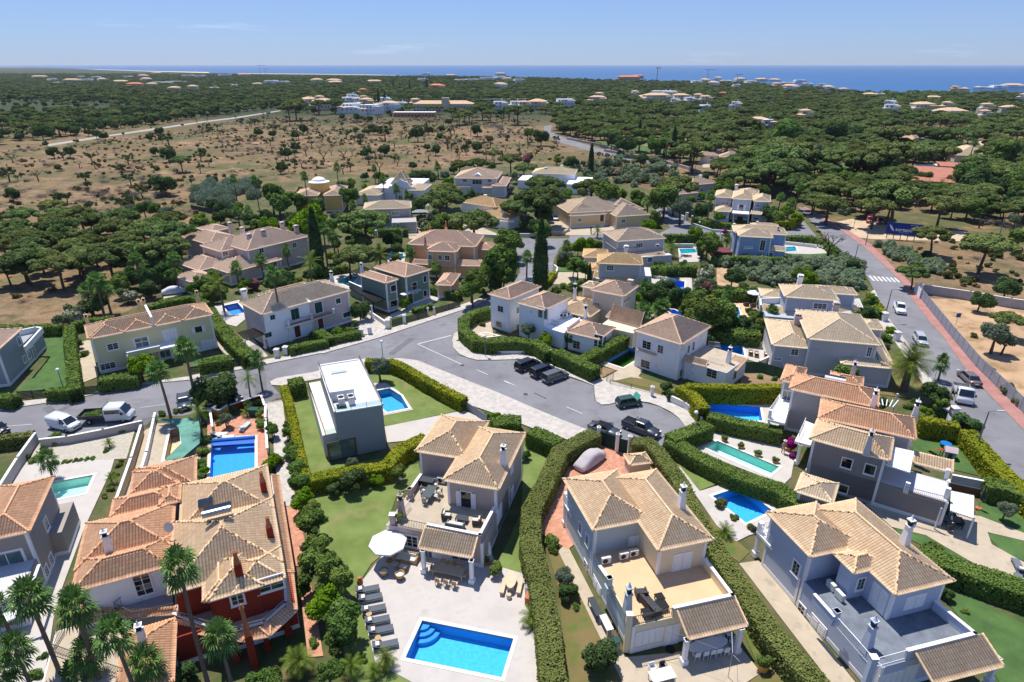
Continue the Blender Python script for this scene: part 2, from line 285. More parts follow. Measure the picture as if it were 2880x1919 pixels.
# ------------------------------------------------------------------ windows and doors, modelled once per size
_wc={}
def winmesh(t,w,h,fm=None):
    key=(t,round(w,1),round(h,1),fm.name if fm else '')
    if key in _wc: return _wc[key]
    m=MB(); p=MB(); a=w/2;b=h/2; x=[]
    if t in('win','door','black','green','grille','wide'):
        e=.14 if t!='black' else .1
        for q in ((-a-e,a+e,b,b+e),(-a-e,a+e,-b-e,-b),(-a-e,-a,-b,b),(a,a+e,-b,b)): m.box(q[0],q[1],-.07,.02,q[2],q[3],0)
        m.box(-a-e-.03,a+e+.03,-.12,.0,-b-e-.05,-b-e,0)
    if t in('win','door','grille','wide'):
        nn=2 if t!='wide' else 3
        for i in range(1,nn): m.box(-a+w*i/nn-.03,-a+w*i/nn+.03,-.055,-.02,-b,b,0)
        for i in range(1,3 if h<1.6 else 4): z=-b+h*i/(3 if h<1.6 else 4); m.box(-a,a,-.05,-.02,z-.015,z+.015,0)
        p.box(-a,a,-.025,-.004,-b,b,0); x=[('pane',p,GLASS)]
        if t=='grille':
            for i in range(1,int(w/.15)): m.box(-a+i*.15-.01,-a+i*.15+.01,-.1,-.08,-b,b,1)
    elif t=='black':
        m.box(-.03,.03,-.055,-.02,-b,b,1); m.box(-a,a,-.05,-.02,.2*b-.02,.2*b+.02,1); p.box(-a,a,-.025,-.004,-b,b,0); x=[('pane',p,GLASS)]
    elif t=='green':
        for s_ in(-1,1):
            q=MB(); q.box(min(0,s_*a)+.02,max(0,s_*a)-.02,-.05,-.005,-b,b,0)
            for i in range(int(h/.12)): q.box(min(0,s_*a)+.07,max(0,s_*a)-.07,-.065,-.05,-b+.05+i*.12,-b+.11+i*.12,0)
            x.append(('shutter',q,GREENSH))
    elif t in('shut','french'):
        for q in ((-a-.1,a+.1,b,b+.1),(-a-.1,-a,-b,b),(a,a+.1,-b,b)): m.box(q[0],q[1],-.06,.02,q[2],q[3],0)
        n=2 if w<1.9 else 4; 
        if t=='french': p.box(-a,a,-.02,-.004,-b,b,0); x=[('pane',p,GLASS)]
        for i in range(n):
            if t=='french':
                x0=(-a-w/2-.03 if i==0 else a+.03) if n==2 else None
                if x0 is None: continue
                pw=w/2; yy=-.1
            else: pw=w/n; x0=-a+i*pw; yy=-.06
            q=MB(); q.box(x0+.02,x0+pw-.02,yy,yy+.045,-b,b,0); k=int(h/.14)
            for j in range(k): q.box(x0+.09,x0+pw-.09,yy-.018,yy,-b+.08+j*(h-.16)/k,-b+.08+(j+.55)*(h-.16)/k,0)
            x.append(('shutter',q,WHITE))
    elif t=='wood':
        for q in ((-a-.12,a+.12,b,b+.12),(-a-.12,-a,-b,b),(a,a+.12,-b,b)): m.box(q[0],q[1],-.07,.02,q[2],q[3],0)
        p.box(-a,a,-.04,-.004,-b,b,0); p.box(-.02,.02,-.05,-.04,-b,b,0); x=[('door_leaf',p,mat('door_wood','5a3424',.6,.15,2))]
    elif t=='sliding':
        for q in ((-a-.16,a+.16,b,b+.16),(-a-.16,a+.16,-b-.1,-b),(-a-.16,-a,-b,b),(a,a+.16,-b,b)): m.box(q[0],q[1],-.06,.02,q[2],q[3],0)
        for q in (-a,-.03,a-.06): m.box(q,q+.06,-.05,-.02,-b,b,0)
        p.box(-a,a,-.025,-.004,-b,b,0); x=[('pane',p,mat('reflecting_glass','5b6f70',.05,.5,.5,spec=.9))]
    if not m.f: m.box(-a,a,-.01,0,-b,b)
    fm=fm or (mat('black_frame','26282b',.5) if t=='black' else WHITE)
    r=(m.mesh('window',[fm if t!='black' else WHITE,mat('black_frame','26282b',.5)]),[(n_,q.mesh(n_,mm),mm) for n_,q,mm in x]); _wc[key]=r; return r
# ------------------------------------------------------------------ a house: an Empty at its base, everything below in its own frame
class House:
    def __init__(s,name,label,cat,wall,tile,ang,org,trim=WHITE,ns=5,caps=None):
        # ang: degrees, or (sheet,'x,y x,y',z) for a measured edge ; org: (sheet,x,y,z)
        if isinstance(ang,tuple): p=pts(ang[0],ang[1],ang[2]); ang=math.degrees(math.atan2(p[1].y-p[0].y,p[1].x-p[0].x))
        s.a=R(ang); o=g(*org); s.o=Vector((o.x,o.y,0)); s.root=empty(name,s.o,s.a,label,cat); s.wall=wall; s.tile=tile; s.trim=trim; s.ns=ns; s.caps=caps; s.faces=[]; s.lastroof=None
    def turn(s,a): s.a=a; s.root.rotation_euler=(0,0,a)
    def l(s,v): v=v-s.o; c,q=math.cos(s.a),math.sin(s.a); return Vector((v.x*c+v.y*q,-v.x*q+v.y*c,v.z))
    def P(s,k,st,z): return [s.l(p) for p in pts(k,st,z)]
    def rect(s,k,st,z):
        p=s.P(k,st,z); return min(q.x for q in p),max(q.x for q in p),min(q.y for q in p),max(q.y for q in p)
    def walls(s,u0,u1,v0,v1,z0,z1,wall=None,corner=True,plinth=True):
        m=MB().box(u0,u1,v0,v1,z0,z1,0)
        if corner:
            for x in(u0,u1):
                for y in(v0,v1): e=.22; m.box(min(x,x+(e if x==u0 else -e))-(.03 if x==u0 else 0),max(x,x+(e if x==u0 else -e))+(.03 if x==u1 else 0),min(y,y+(e if y==v0 else -e))-(.03 if y==v0 else 0),max(y,y+(e if y==v0 else -e))+(.03 if y==v1 else 0),z0,z1-.02,1)
        if z0<.5: HRECT.append((s,u0,u1,v0,v1))
        if plinth and z0<.5: m.box(u0-.025,u1+.025,v0-.025,v1+.025,z0,z0+.45,1)
        o=m.build('wall',[wall or s.wall,s.trim],s.root)
        s.faces+=[('v',v0,u0,u1,z0,z1,0),('u',u1,v0,v1,z0,z1,math.pi/2),('v',v1,u0,u1,z0,z1,math.pi),('u',u0,v0,v1,z0,z1,-math.pi/2)]; return o
    def block(s,k,st,ze,z0=.1,roof='hip',inset=.42,sl=.42,tile=None,wall=None,corner=True,R4=None,caps=True):
        r=R4 or s.rect(k,st,ze); u0,u1,v0,v1=r; i=inset if roof=='hip' else 0
        s.walls(u0+i,u1-i,v0+i,v1-i,z0,ze-.1 if roof=='hip' else ze,wall,corner)
        if roof=='hip':
            f=Roof(); f.hip(u0,u1,v0,v1,ze,sl,s.ns,caps); s.lastroof=ob('roof',f.mesh('roof',tile or s.tile,s.trim,s.caps),s.root)
        return r
    def rooft(s,R4,z,sl=.42,tile=None):
        f=Roof(); f.hip(*R4,z,sl,s.ns); s.lastroof=ob('roof',f.mesh('roof',tile or s.tile,s.trim,s.caps),s.root)
    def lean(s,k,low,zl,high,zh,tile=None):
        a,b=s.P(k,low,zl); d,c=s.P(k,high,zh); f=Roof(); f.lean(a,b,c,d,s.ns); return ob('canopy_roof',f.mesh('canopy_roof',tile or s.tile,s.trim,s.caps),s.root)
    def slab(s,name,m,P,z0,z1,mt=None): return MB().prism(P,z0,z1,0).build(name,m,s.root)
    def par(s,k,st,zt,z0,th=.2,kind='wall',m=None,close=False,name=None):
        P=s.P(k,st,zt); P=P+[P[0]] if close else P
        mb=MB()
        for a,b in zip(P,P[1:]):
            d=(b-a); L=Vector((d.x,d.y)).length; an=math.atan2(d.y,d.x); c=(a+b)/2
            if kind=='wall':
                mb.box(c.x-L/2-th/2,c.x+L/2+th/2,c.y-th/2,c.y+th/2,z0,zt-.08,0,an,(c.x,c.y)); mb.box(c.x-L/2-th/2-.04,c.x+L/2+th/2+.04,c.y-th/2-.04,c.y+th/2+.04,zt-.08,zt,1,an,(c.x,c.y))
            elif kind=='rail':
                mb.tube([(a.x,a.y,zt),(b.x,b.y,zt)],.03,5,0); mb.tube([(a.x,a.y,z0+.12),(b.x,b.y,z0+.12)],.02,4,0); n=max(2,int(L/.16))
                for i in range(n+1): q=a.lerp(b,i/n); mb.box(q.x-.011,q.x+.011,q.y-.011,q.y+.011,z0,zt,0)
            elif kind=='glass':
                n=max(1,int(L/1.6))
                for i in range(n+1): q=a.lerp(b,i/n); mb.box(q.x-.025,q.x+.025,q.y-.025,q.y+.025,z0,zt+.03,0)
                mb.box(c.x-L/2,c.x+L/2,c.y-.008,c.y+.008,z0+.08,zt-.02,1,an,(c.x,c.y))
        if kind=='wall': return mb.build(name or 'parapet',[m or s.wall,WHITE],s.root)
        if kind=='rail': return mb.build(name or 'railing',m or WHITE,s.root)
        return mb.build(name or 'railing',[STEEL,watermat('rail_glass',(.8,.9,.92))],s.root)
    def post(s,k,x,y,z0,h,w=.3,m=None,cap=True,name='column',flat=False):
        p=s.P(k,f'{x},{y}',z0)[0]; mb=MB(); mb.box(p.x-w/2,p.x+w/2,p.y-w/2,p.y+w/2,z0,z0+h)
        if cap: mb.box(p.x-w/2-.1,p.x+w/2+.1,p.y-w/2-.1,p.y+w/2+.1,z0,z0+min(.5,h*.3)); mb.box(p.x-w/2-.05,p.x+w/2+.05,p.y-w/2-.05,p.y+w/2+.05,z0+h-.1,z0+h)
        return mb.build(name,m or WHITE,s.root)
    def win(s,k,x,y,w,h,t='win',fm=None,lab=None):
        r=ray(k,x,y); o=s.l(Vector((0,0,CAMH))); c,q=math.cos(s.a),math.sin(s.a); d=Vector((r.x*c+r.y*q,-r.x*q+r.y*c,r.z)); best=None
        for tl,(ax,cv,a0,a1,z0,z1,rz) in [(0,f) for f in s.faces]+[(.5,f) for f in s.faces]:
            if tl and best: break
            i=1 if ax=='v' else 0; j=1-i
            if abs(d[i])<1e-6: continue
            t_=(cv-o[i])/d[i]; p=o+d*t_
            if t_<=0 or not(a0-tl<=p[j]<=a1+tl and z0-tl<=p.z<=z1+tl): continue
            nn=(math.sin(rz),-math.cos(rz))
            if d.x*nn[0]+d.y*nn[1]>=0: continue
            if best is None or t_<best[0]: best=(t_,p,rz)
        if best is None: print('window missed',s.root.name,k,x,y); return
        me,ch=winmesh(t,w,h,fm); nm='door' if t in('door','wood','french') or h>1.9 else 'window'
        f=ob(nm,me,s.root,best[1],best[2])
        for n_,m_,_ in ch: ob(n_,m_,f)
        if lab: f['label']=lab
        return f
    def chim(s,k,x,y,zb,h,st='thin',m=None,zt=None):
        p=s.P(k,f'{x},{y}',zb)[0]; mb=MB(); X,Y=p.x,p.y; z=zb-.5
        if st=='thin':     # tapered shaft with the ornate turned pot of the Algarve
            mb.tbox(X,Y,z,zb+h*.62,.34,.34,.2,.2); mb.box(X-.27,X+.27,Y-.27,Y+.27,zb+h*.62,zb+h*.66); mb.tbox(X,Y,zb+h*.66,zb+h*.82,.14,.14,.17,.17,1)
            mb.box(X-.25,X+.25,Y-.25,Y+.25,zb+h*.82,zb+h*.85); mb.lathe((X,Y,zb+h*.85),[(.2,0),(.17,.05),(.07,h*.08),(.03,h*.15)],8)
        elif st=='box':    # stout box with slatted lantern top
            w=.42; mb.box(X-w,X+w,Y-w*.8,Y+w*.8,z,zb+h*.72); mb.box(X-w-.1,X+w+.1,Y-w*.8-.1,Y+w*.8+.1,zb+h*.72,zb+h*.78)
            mb.box(X-w+.08,X+w-.08,Y-w*.8+.08,Y+w*.8-.08,zb+h*.78,zb+h*.93,1)
            for i in range(4): mb.box(X-w+i*w*2/3.-.05,X-w+i*w*2/3.+.05,Y-w*.8,Y+w*.8,zb+h*.78,zb+h*.93)
            mb.tbox(X,Y,zb+h*.93,zb+h,w+.08,w*.8+.08,w*.4,w*.3)
        elif st=='pot':
            mb.box(X-.26,X+.26,Y-.26,Y+.26,z,zb+h*.5); mb.lathe((X,Y,zb+h*.5),[(.24,0),(.2,h*.1),(.22,h*.12),(.22,h*.17),(.16,h*.2),(.14,h*.42),(.2,h*.44),(.06,h*.5)],10,2)
        par=s.lastroof or s.root
        return mb.build('chimney',[m or s.trim,BLACK,TERRA],par)
    def ac(s,k,x,y,z,rz=0):
        p=s.P(k,f'{x},{y}',z)[0]; mb=MB().box(-.42,.42,-.16,.16,.1,.72); mb.box(-.35,-.2,-.1,.1,0,.1); mb.box(.2,.35,-.1,.1,0,.1)
        n=14
        cv=[(-.1+.24*math.cos(2*math.pi*i/n),-.165,.41+.24*math.sin(2*math.pi*i/n)) for i in range(n)]; mb.add(cv,[tuple(range(n))],1)
        me=_wc.get('ac') or mb.mesh('air_conditioner',[mat('ac_white','cfcfca',.5),BLACK]); _wc['ac']=me
        return ob('air_conditioner',me,s.root,(p.x,p.y,z),rz)
# ------------------------------------------------------------------ hedges, walls, lots, pools
POOLS=[]
def polyoff(P,d):
    o=[]
    for i,p in enumerate(P):
        a=P[max(i-1,0)];b=P[min(i+1,len(P)-1)]; t1=(P[i]-a) if i else (b-p); t2=(b-p) if i<len(P)-1 else t1
        t1=Vector((t1.x,t1.y)).normalized(); t2=Vector((t2.x,t2.y)).normalized(); t=(t1+t2).normalized() if (t1+t2).length>.2 else t1
        q=max(.5,t.dot(t1)); o.append(Vector((p.x-t.y*d/q,p.y+t.x*d/q,0)))
    return o
HEDGE=lambda:leafmat('hedge_leaf','2c4317','5d7a2c',hue=.03); 
def hedge(label,k,st,wd=1.2,h=2.,m=None,zt=None,den=None,group=None,z0=.1,kind_name='hedge',cat='hedge',core=None,P=None,size=None,ragged=.035):
    P=P or pts(k,st,h if zt is None else zt); P=[Vector((p.x,p.y,0)) for p in P]; o=P[0].copy(); P=[p-o for p in P]
    dist=min(math.hypot(p.x+o.x,p.y+o.y) for p in P); sz=size or max(.11,min(.4,dist*.0021)); den=den or 1.9/sz**2
    Lf=polyoff(P,wd/2-.12);Rt=polyoff(P,-wd/2+.12); mb=MB(); n=len(P); V=[];F=[]
    for i in range(n):
        for q,z in((Lf[i],z0),(Lf[i],h-.12),(Rt[i],h-.12),(Rt[i],z0)): V.append((q.x,q.y,z))
    for i in range(n-1):
        for j in range(4): F.append((i*4+j,i*4+(j+1)%4,i*4+4+(j+1)%4,i*4+4+j))
    F+=[(3,2,1,0),(n*4-4,n*4-3,n*4-2,n*4-1)]
    seg=[(b-a).length for a,b in zip(P,P[1:])]; tot=sum(seg); per=wd+2*h; N=int(tot*per*den)+int(2*wd*h*den)
    cum=np.cumsum([0]+seg); t=NR.rand(N)*tot; i=np.clip(np.searchsorted(cum,t)-1,0,len(seg)-1); f=(t-cum[i])/np.array(seg)[i]
    A=lambda Q:np.array([(q.x,q.y) for q in Q]); LL=A(polyoff(P,wd/2));RR=A(polyoff(P,-wd/2)); lp=LL[i]*(1-f)[:,None]+LL[i+1]*f[:,None]; rp_=RR[i]*(1-f)[:,None]+RR[i+1]*f[:,None]
    s_=NR.rand(N)*per; top=s_<wd; left=(~top)&(s_<wd+h); z=np.where(top,h,NR.rand(N)*h); 
    fr=np.where(top,s_/wd,np.where(left,0.,1.)); ends=NR.rand(N)<(2*wd*h)/(tot*per+2*wd*h)
    XY=lp*(1-fr)[:,None]+rp_*fr[:,None]; dn=(lp-rp_)/wd; Nn=np.zeros((N,3)); Nn[top,2]=1; Nn[left,:2]=dn[left]; r_=(~top)&(~left); Nn[r_,:2]=-dn[r_]
    e0=ends&(NR.rand(N)<.5); e1=ends&~e0; fr2=NR.rand(N)[:,None]
    XY=np.where(e0[:,None],LL[0]*(1-fr2)+RR[0]*fr2,XY); XY=np.where(e1[:,None],LL[-1]*(1-fr2)+RR[-1]*fr2,XY); z=np.where(ends,NR.rand(N)*h,z)
    X=np.concatenate([XY,np.maximum(z,z0)[:,None]],1); bumpy=(np.sin(X[:,0]*1.9+X[:,2]*2.3)+np.sin(X[:,1]*2.3-X[:,2]*1.7))*ragged*.6+NR.normal(size=N)*ragged
    X=X+Nn*bumpy[:,None]; NN=Nn+NR.normal(size=(N,3))*.45; QV,QF=quads(X,NN,sz*(.7+.7*NR.rand(N)),1.2)
    tone=np.clip(.4+.16*np.sin(X[:,0]*.9+X[:,1]*.7)*np.sin(X[:,1]*1.3-X[:,2])+.36*(NR.rand(N)-.3),0,1)
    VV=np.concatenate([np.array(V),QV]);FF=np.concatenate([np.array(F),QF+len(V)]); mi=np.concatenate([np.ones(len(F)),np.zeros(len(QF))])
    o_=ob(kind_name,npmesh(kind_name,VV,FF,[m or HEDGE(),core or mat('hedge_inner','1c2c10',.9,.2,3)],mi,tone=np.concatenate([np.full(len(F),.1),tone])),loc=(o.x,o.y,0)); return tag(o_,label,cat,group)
def gwall(label,k,st,h=1.,th=.22,m=None,name='garden_wall',cat='wall',zt=None,group=None,cap=True,z0=0.,P=None,kind='wall'):
    P=P or pts(k,st,h if zt is None else zt); o=Vector((P[0].x,P[0].y,0)); P=[Vector((p.x,p.y,0))-o for p in P]; mb=MB()
    for a,b in zip(P,P[1:]):
        d=b-a; L=d.length; an=math.atan2(d.y,d.x); c=(a+b)/2
        if kind=='wall':
            mb.box(c.x-L/2-th/2,c.x+L/2+th/2,c.y-th/2,c.y+th/2,z0,h-.06,0,an,(c.x,c.y))
            mb.box(c.x-L/2-th/2-.03,c.x+L/2+th/2+.03,c.y-th/2-.03,c.y+th/2+.03,h-.06,h,1 if cap else 0,an,(c.x,c.y))
        elif kind=='slat':
            n=max(1,round(L/2.2))
            for i in range(n+1): q=a.lerp(b,i/n); mb.box(q.x-.05,q.x+.05,q.y-.05,q.y+.05,z0,h+.05,0,an,(q.x,q.y))
            for i in range(int((h-z0)/.2)): z=z0+.1+i*.2; mb.box(c.x-L/2,c.x+L/2,c.y-.02,c.y+.02,z,z+.15,0,an,(c.x,c.y))
        elif kind=='mesh':
            n=max(1,round(L/2.2)); mb.box(c.x-L/2,c.x+L/2,c.y-.015,c.y+.015,z0+.05,h-.05,0,an,(c.x,c.y))
            for i in range(n+1): q=a.lerp(b,i/n); mb.box(q.x-.03,q.x+.03,q.y-.03,q.y+.03,z0,h,1,an,(q.x,q.y))
        elif kind=='bars':
            n=max(2,int(L/.14)); mb.tube([(a.x,a.y,h),(b.x,b.y,h)],.025,4); mb.tube([(a.x,a.y,z0+.15),(b.x,b.y,z0+.15)],.02,4)
            for i in range(n+1): q=a.lerp(b,i/n); r_=.04 if i in(0,n) else .012; mb.box(q.x-r_,q.x+r_,q.y-r_,q.y+r_,z0,h)
    ob_=mb.build(name,[m or CREAM,WHITE] if kind in('wall',) else [m or IRON,IRON]); ob_.location=o; return tag(ob_,label,cat,group)
_zz=[0]; TAKEN=[]; HRECT=[]
def patch(name,m,k,st,z1,z0=0.,kind='structure',edge=None,P=None,label=None,cat=None):
    _zz[0]=(_zz[0]+1)%13; z1+=_zz[0]*.0022; P=P or pts(k,st,z1); P=[Vector((p.x,p.y,0)) for p in P]
    if name!='garden_ground': TAKEN.append([(p.x,p.y) for p in P])
    H=[q for q in POOLS if all(inpoly(p.x,p.y,P) for p in q['P'])]
    mb=MB().prism(P,z0,z1,1,0,[q['P'] for q in H]); o=mb.build(name,[m,edge or m]); o['kind']=kind; 
    return o
def pool(label,k,st,shell='2f86c9',floor=None,tint=(.70,.90,.98),z=.13,depth=1.,P=None,wl=.14,water=True,steps=None,rim=.32):
    P=P or pts(k,st,z); P=[Vector((p.x,p.y,0)) for p in P]
    if sum(P[i].x*P[(i+1)%len(P)].y-P[(i+1)%len(P)].x*P[i].y for i in range(len(P)))<0: P.reverse()
    POOLS.append(dict(P=P,label=label,shell=shell,floor=floor,tint=tint,z=z,depth=depth,wl=wl,water=water,steps=steps,rim=rim)); return P
def build_pools():
    for q in POOLS:
        P=q['P']; c=sum(P,Vector())/len(P); n=len(P); L=[p-c for p in P]; r=empty('swimming_pool',(c.x,c.y,0),0,q['label'],'swimming pool','garden swimming pools'); r['label']=q['label']
        V=[(p.x,p.y,-q['depth']) for p in L]+[(p.x,p.y,q['z']) for p in L]; mb=MB().add(V,[(n+i,n+(i+1)%n,(i+1)%n,i) for i in range(n)],0)
        mb.prism(L,None,-q['depth'],1); lt=lambda h:tuple(min(.9,v*a_+b_) for v,a_,b_ in zip(srgb(h),(1.3,1.3,1.15),(.03,.03,.03))) if q['water'] and q['wl']<.5 else srgb(h); fc=q['floor'] or q['shell']; sm=mat('pool_tile_'+q['shell'],lt(q['shell']),.5,.1,6); fm=mat('pool_floor_'+fc,lt(fc),.6,.12,3)
        mb.build('basin',[sm,fm],r)
        off=polyoff(L+[L[0]],0); out=[]
        for i in range(n):
            a,b,d=L[i-1],L[i],L[(i+1)%n]; t1=(b-a).normalized();t2=(d-b).normalized(); n1=Vector((t1.y,-t1.x,0));n2=Vector((t2.y,-t2.x,0)); m_=(n1+n2).normalized(); out.append(b+m_*(q['rim']/max(.4,m_.dot(n1))))
        MB().prism(out,q['z']-.02,q['z']+.045,0,None,[L]).build('coping',mat('pool_coping','dcd4c8',.8,.06,2),r)
        if q['water']: MB().prism(L,None,q['z']-q['wl']).build('water_surface',watermat('pool_water_%d_%d'%(q['tint'][0]*100,q['tint'][2]*100),q['tint']),r)
        if q['steps']:
            s=P[0]-c if q['steps'] is True else g(*q['steps'],0)-c
            i=min(range(n),key=lambda i:(L[i]-s).length); b=L[i];t1=(L[i-1]-b).normalized();t2=(L[(i+1)%n]-b).normalized(); mb=MB()
            for j,(rr,zz) in enumerate(((.7,-.25),(1.15,-.48),(1.6,-.72))):
                Q=[b]+[b+t1*rr*math.cos(t)+t2*rr*math.sin(t) for t in [math.pi/2*x/8 for x in range(9)]]; mb.prism([v*1 for v in Q],-q['depth'],zz+q['z'])
            mb.build('pool_steps',sm,r)
# ------------------------------------------------------------------ trees and plants, one set of meshes per kind
PINE=lambda:leafmat('pine_needles','43562e','7a8a50',hue=.17,transl=.15)
BROAD=lambda:leafmat('broad_leaf','42602c','7a9248',hue=.14)
OLIVEL=lambda:leafmat('olive_leaf','4c5a45','7f8d75',hue=.05)
DARKL=lambda:leafmat('dark_leaf','38502d','627a48',hue=.08)
LIMEL=lambda:leafmat('lime_leaf','4c7316','86a62c',hue=.05)
REEDL=lambda:leafmat('grey_scrub_leaf','66785c','98a884',hue=.09)
BARK=mat('bark','5d4c3f',.95,.25,4); PALMB=mat('palm_trunk','6e6156',.95,.25,6); GREYB=mat('bare_branches','4d443c',.95,.25,4)
KIND={}
def kind(name):
    def d(f): KIND[name]=f; return f
    return d
_km={}
def limbs(mb,base,top,r0,ends,rs,bend=.4,r1=.03,n=5):
    for e in ends:
        e=Vector(e); m_=top.lerp(e,.5)+Vector((rs.uniform(-1,1),rs.uniform(-1,1),rs.uniform(-.2,.6)))*bend; mb.tube([top,m_,e],[r0*.55,r0*.32,r1],n,cap=False)
@kind('pine')
def _(v,lod=1):
    rs=random.Random(v);nr=np.random.RandomState(v+11); H=8.2; Rr=4.6; lean=Vector((rs.uniform(-.7,.7),rs.uniform(-.7,.7),0)); top=Vector((0,0,H*.52))+lean*.6; mb=MB(); mb.tube([(0,0,-.2),Vector((0,0,H*.25))+lean*.15,top],[.34,.27,.22],7)
    cs=[]; n=20
    for i in range(n):
        a=i*2.4+rs.uniform(-.3,.3); r=Rr*.92*math.sqrt((i+.3)/n); z=H*.86-(r/Rr)**2*1.7+rs.uniform(-.25,.3); q=rs.uniform(1.05,1.6)*(.8+.2*(1-r/Rr)); cs.append((math.cos(a)*r+lean.x,math.sin(a)*r+lean.y,z,q,q,q*.62))
    limbs(mb,None,top,.3,[(c[0]*.85,c[1]*.85,c[2]-.35) for c in cs[2::2]],rs)
    V,F,t=blob(cs,[2600,8500][lod],[.42,.33][lod],.45,.9,nr); return [('trunk',mb.mesh('trunk',BARK)),('crown',npmesh('crown',V,F,PINE(),tone=t))]
@kind('tree')
def _(v,lod=1,m=None,H=6.5,Rr=2.6,dens=5200,sz=.26,bark=None,zc=.62,vs=.8):
    rs=random.Random(v+50);nr=np.random.RandomState(v+50); mb=MB(); top=Vector((rs.uniform(-.2,.2),rs.uniform(-.2,.2),H*.38)); mb.tube([(0,0,-.1),top*.5,top],[.24,.18,.14],7); cs=[]
    for i in range(16):
        d=Vector((rs.gauss(0,1),rs.gauss(0,1),rs.gauss(0,.8))).normalized()*rs.uniform(.35,.75)*Rr; q=Rr*rs.uniform(.28,.46); cs.append((d.x,d.y,H*zc+d.z*vs*.9,q,q,q*.85))
    limbs(mb,None,top,.2,[(c[0]*.8,c[1]*.8,c[2]) for c in cs[::2]],rs,.25)
    V,F,t=blob(cs,dens,sz,.4,.4,nr); return [('trunk',mb.mesh('trunk',bark or BARK)),('crown',npmesh('crown',V,F,m or BROAD(),tone=t))]
@kind('lime')
def _(v,lod=1): return KIND['tree'](v,1,LIMEL(),6,3.,5200,.26)
@kind('darktree')
def _(v,lod=1): return KIND['tree'](v,1,DARKL(),6.5,3.2,5200,.28,None,.55)
@kind('olive')
def _(v,lod=1): return KIND['tree'](v+3,1,OLIVEL(),4.6,2.1,5200,.15,None,.68,.7)
@kind('shrub')
def _(v,lod=1):
    rs=random.Random(v+90);nr=np.random.RandomState(v+9); cs=[]
    for i in range(9): a=rs.uniform(0,6.3); r=rs.uniform(.1,.8); q=rs.uniform(.35,.6); cs.append((math.cos(a)*r,math.sin(a)*r,rs.uniform(.35,.95),q,q,q*.8))
    V,F,t=blob(cs,1500,.15,.35,.4,nr); mb=MB()
    for i in range(5): mb.tube([(0,0,-.05),(cs[i][0]*.6,cs[i][1]*.6,cs[i][2])],[.05,.02],4)
    return [('stem',mb.mesh('stem',BARK)),('foliage',npmesh('foliage',V,F,BROAD(),tone=t))]
@kind('greyscrub')
def _(v,lod=1):
    rs=random.Random(v+190);nr=np.random.RandomState(v+19); cs=[]
    for i in range(11): a=rs.uniform(0,6.3); r=rs.uniform(.1,1.1); q=rs.uniform(.35,.6); cs.append((math.cos(a)*r,math.sin(a)*r,rs.uniform(.3,1.3),q,q,q*1.1))
    V,F,t=blob(cs,2600,.13,.1,.4,nr); mb=MB()
    for i in range(5): mb.tube([(0,0,-.05),(cs[i][0]*.6,cs[i][1]*.6,cs[i][2])],[.05,.02],4)
    return [('stem',mb.mesh('stem',BARK)),('foliage',npmesh('foliage',V,F,REEDL(),tone=t))]
@kind('reed')
def _(v,lod=1):
    nr=np.random.RandomState(v); n=900; a=nr.rand(n)*6.3; r=nr.rand(n)**.5*1.5; P=np.stack([np.cos(a)*r,np.sin(a)*r,nr.rand(n)*(2.9-.7*r)],1); N=nr.normal(size=(n,3)); N[:,2]*=.2; V,F=quads(P,N,.8*(.6+.7*nr.rand(n)),.2,nr); V[:,2]*=1.
    return [('foliage',npmesh('foliage',V,F,leafmat('reed_leaf','6f8464','a9b89c',hue=.05),tone=nr.rand(n)))]
@kind('olivescrub')
def _(v,lod=1):
    p=KIND['shrub'](v+7); me=p[1][1]; me.materials[0]=leafmat('dry_scrub_leaf','3f4a2a','6d7244',hue=.15); return p
@kind('cypress')
def _(v,lod=1):
    nr=np.random.RandomState(v); cs=[(0,0,z,.85*math.sin(math.pi*min(1,(z+.8)/10.4)**.8)**.6+.12,.85*math.sin(math.pi*min(1,(z+.8)/10.4)**.8)**.6+.12,.9) for z in np.linspace(.9,9.2,13)]
    V,F,t=blob(cs,6500,.2,.55,.8,nr); return [('trunk',MB().tube([(0,0,-.1),(0,0,8)],[.2,.05],6).mesh('trunk',BARK)),('crown',npmesh('crown',V,F,DARKL(),tone=t))]
@kind('bare')
def _(v,lod=1):
    rs=random.Random(v+5); mb=MB(); mb.tube([(0,0,-.1),(.1,0,.8),(0,.1,1.5)],[.24,.19,.16],6)
    def br(p,d,L,r,k):
        q=p+d*L; mb.tube([p,p.lerp(q,.5)+Vector((rs.uniform(-.1,.1),rs.uniform(-.1,.1),.05))*L,q],[r,r*.8,r*.6],5 if k<2 else 4,cap=False)
        if k<4:
            for _ in range(3 if k<3 else 2): br(q,(d+Vector((rs.uniform(-.9,.9),rs.uniform(-.9,.9),rs.uniform(-.15,.6)))).normalized(),L*rs.uniform(.55,.8),r*.58,k+1)
    for i in range(4): a=i*1.57+rs.uniform(-.4,.4); br(Vector((0,.1,1.5)),Vector((math.cos(a)*.8,math.sin(a)*.8,.75)).normalized(),rs.uniform(.9,1.3),.12,1)
    return [('trunk',mb.mesh('trunk',GREYB))]
@kind('carob')
def _(v,lod=1):
    p=KIND['bare'](v+20); nr=np.random.RandomState(v); rs=random.Random(v); cs=[(rs.uniform(-1.8,1.8),rs.uniform(-1.8,1.8),rs.uniform(2.2,3.8),.55,.55,.4) for _ in range(9)]
    V,F,t=blob(cs,1100,.2,.2,.4,nr); return p+[('crown',npmesh('crown',V,F,DARKL(),tone=t))]
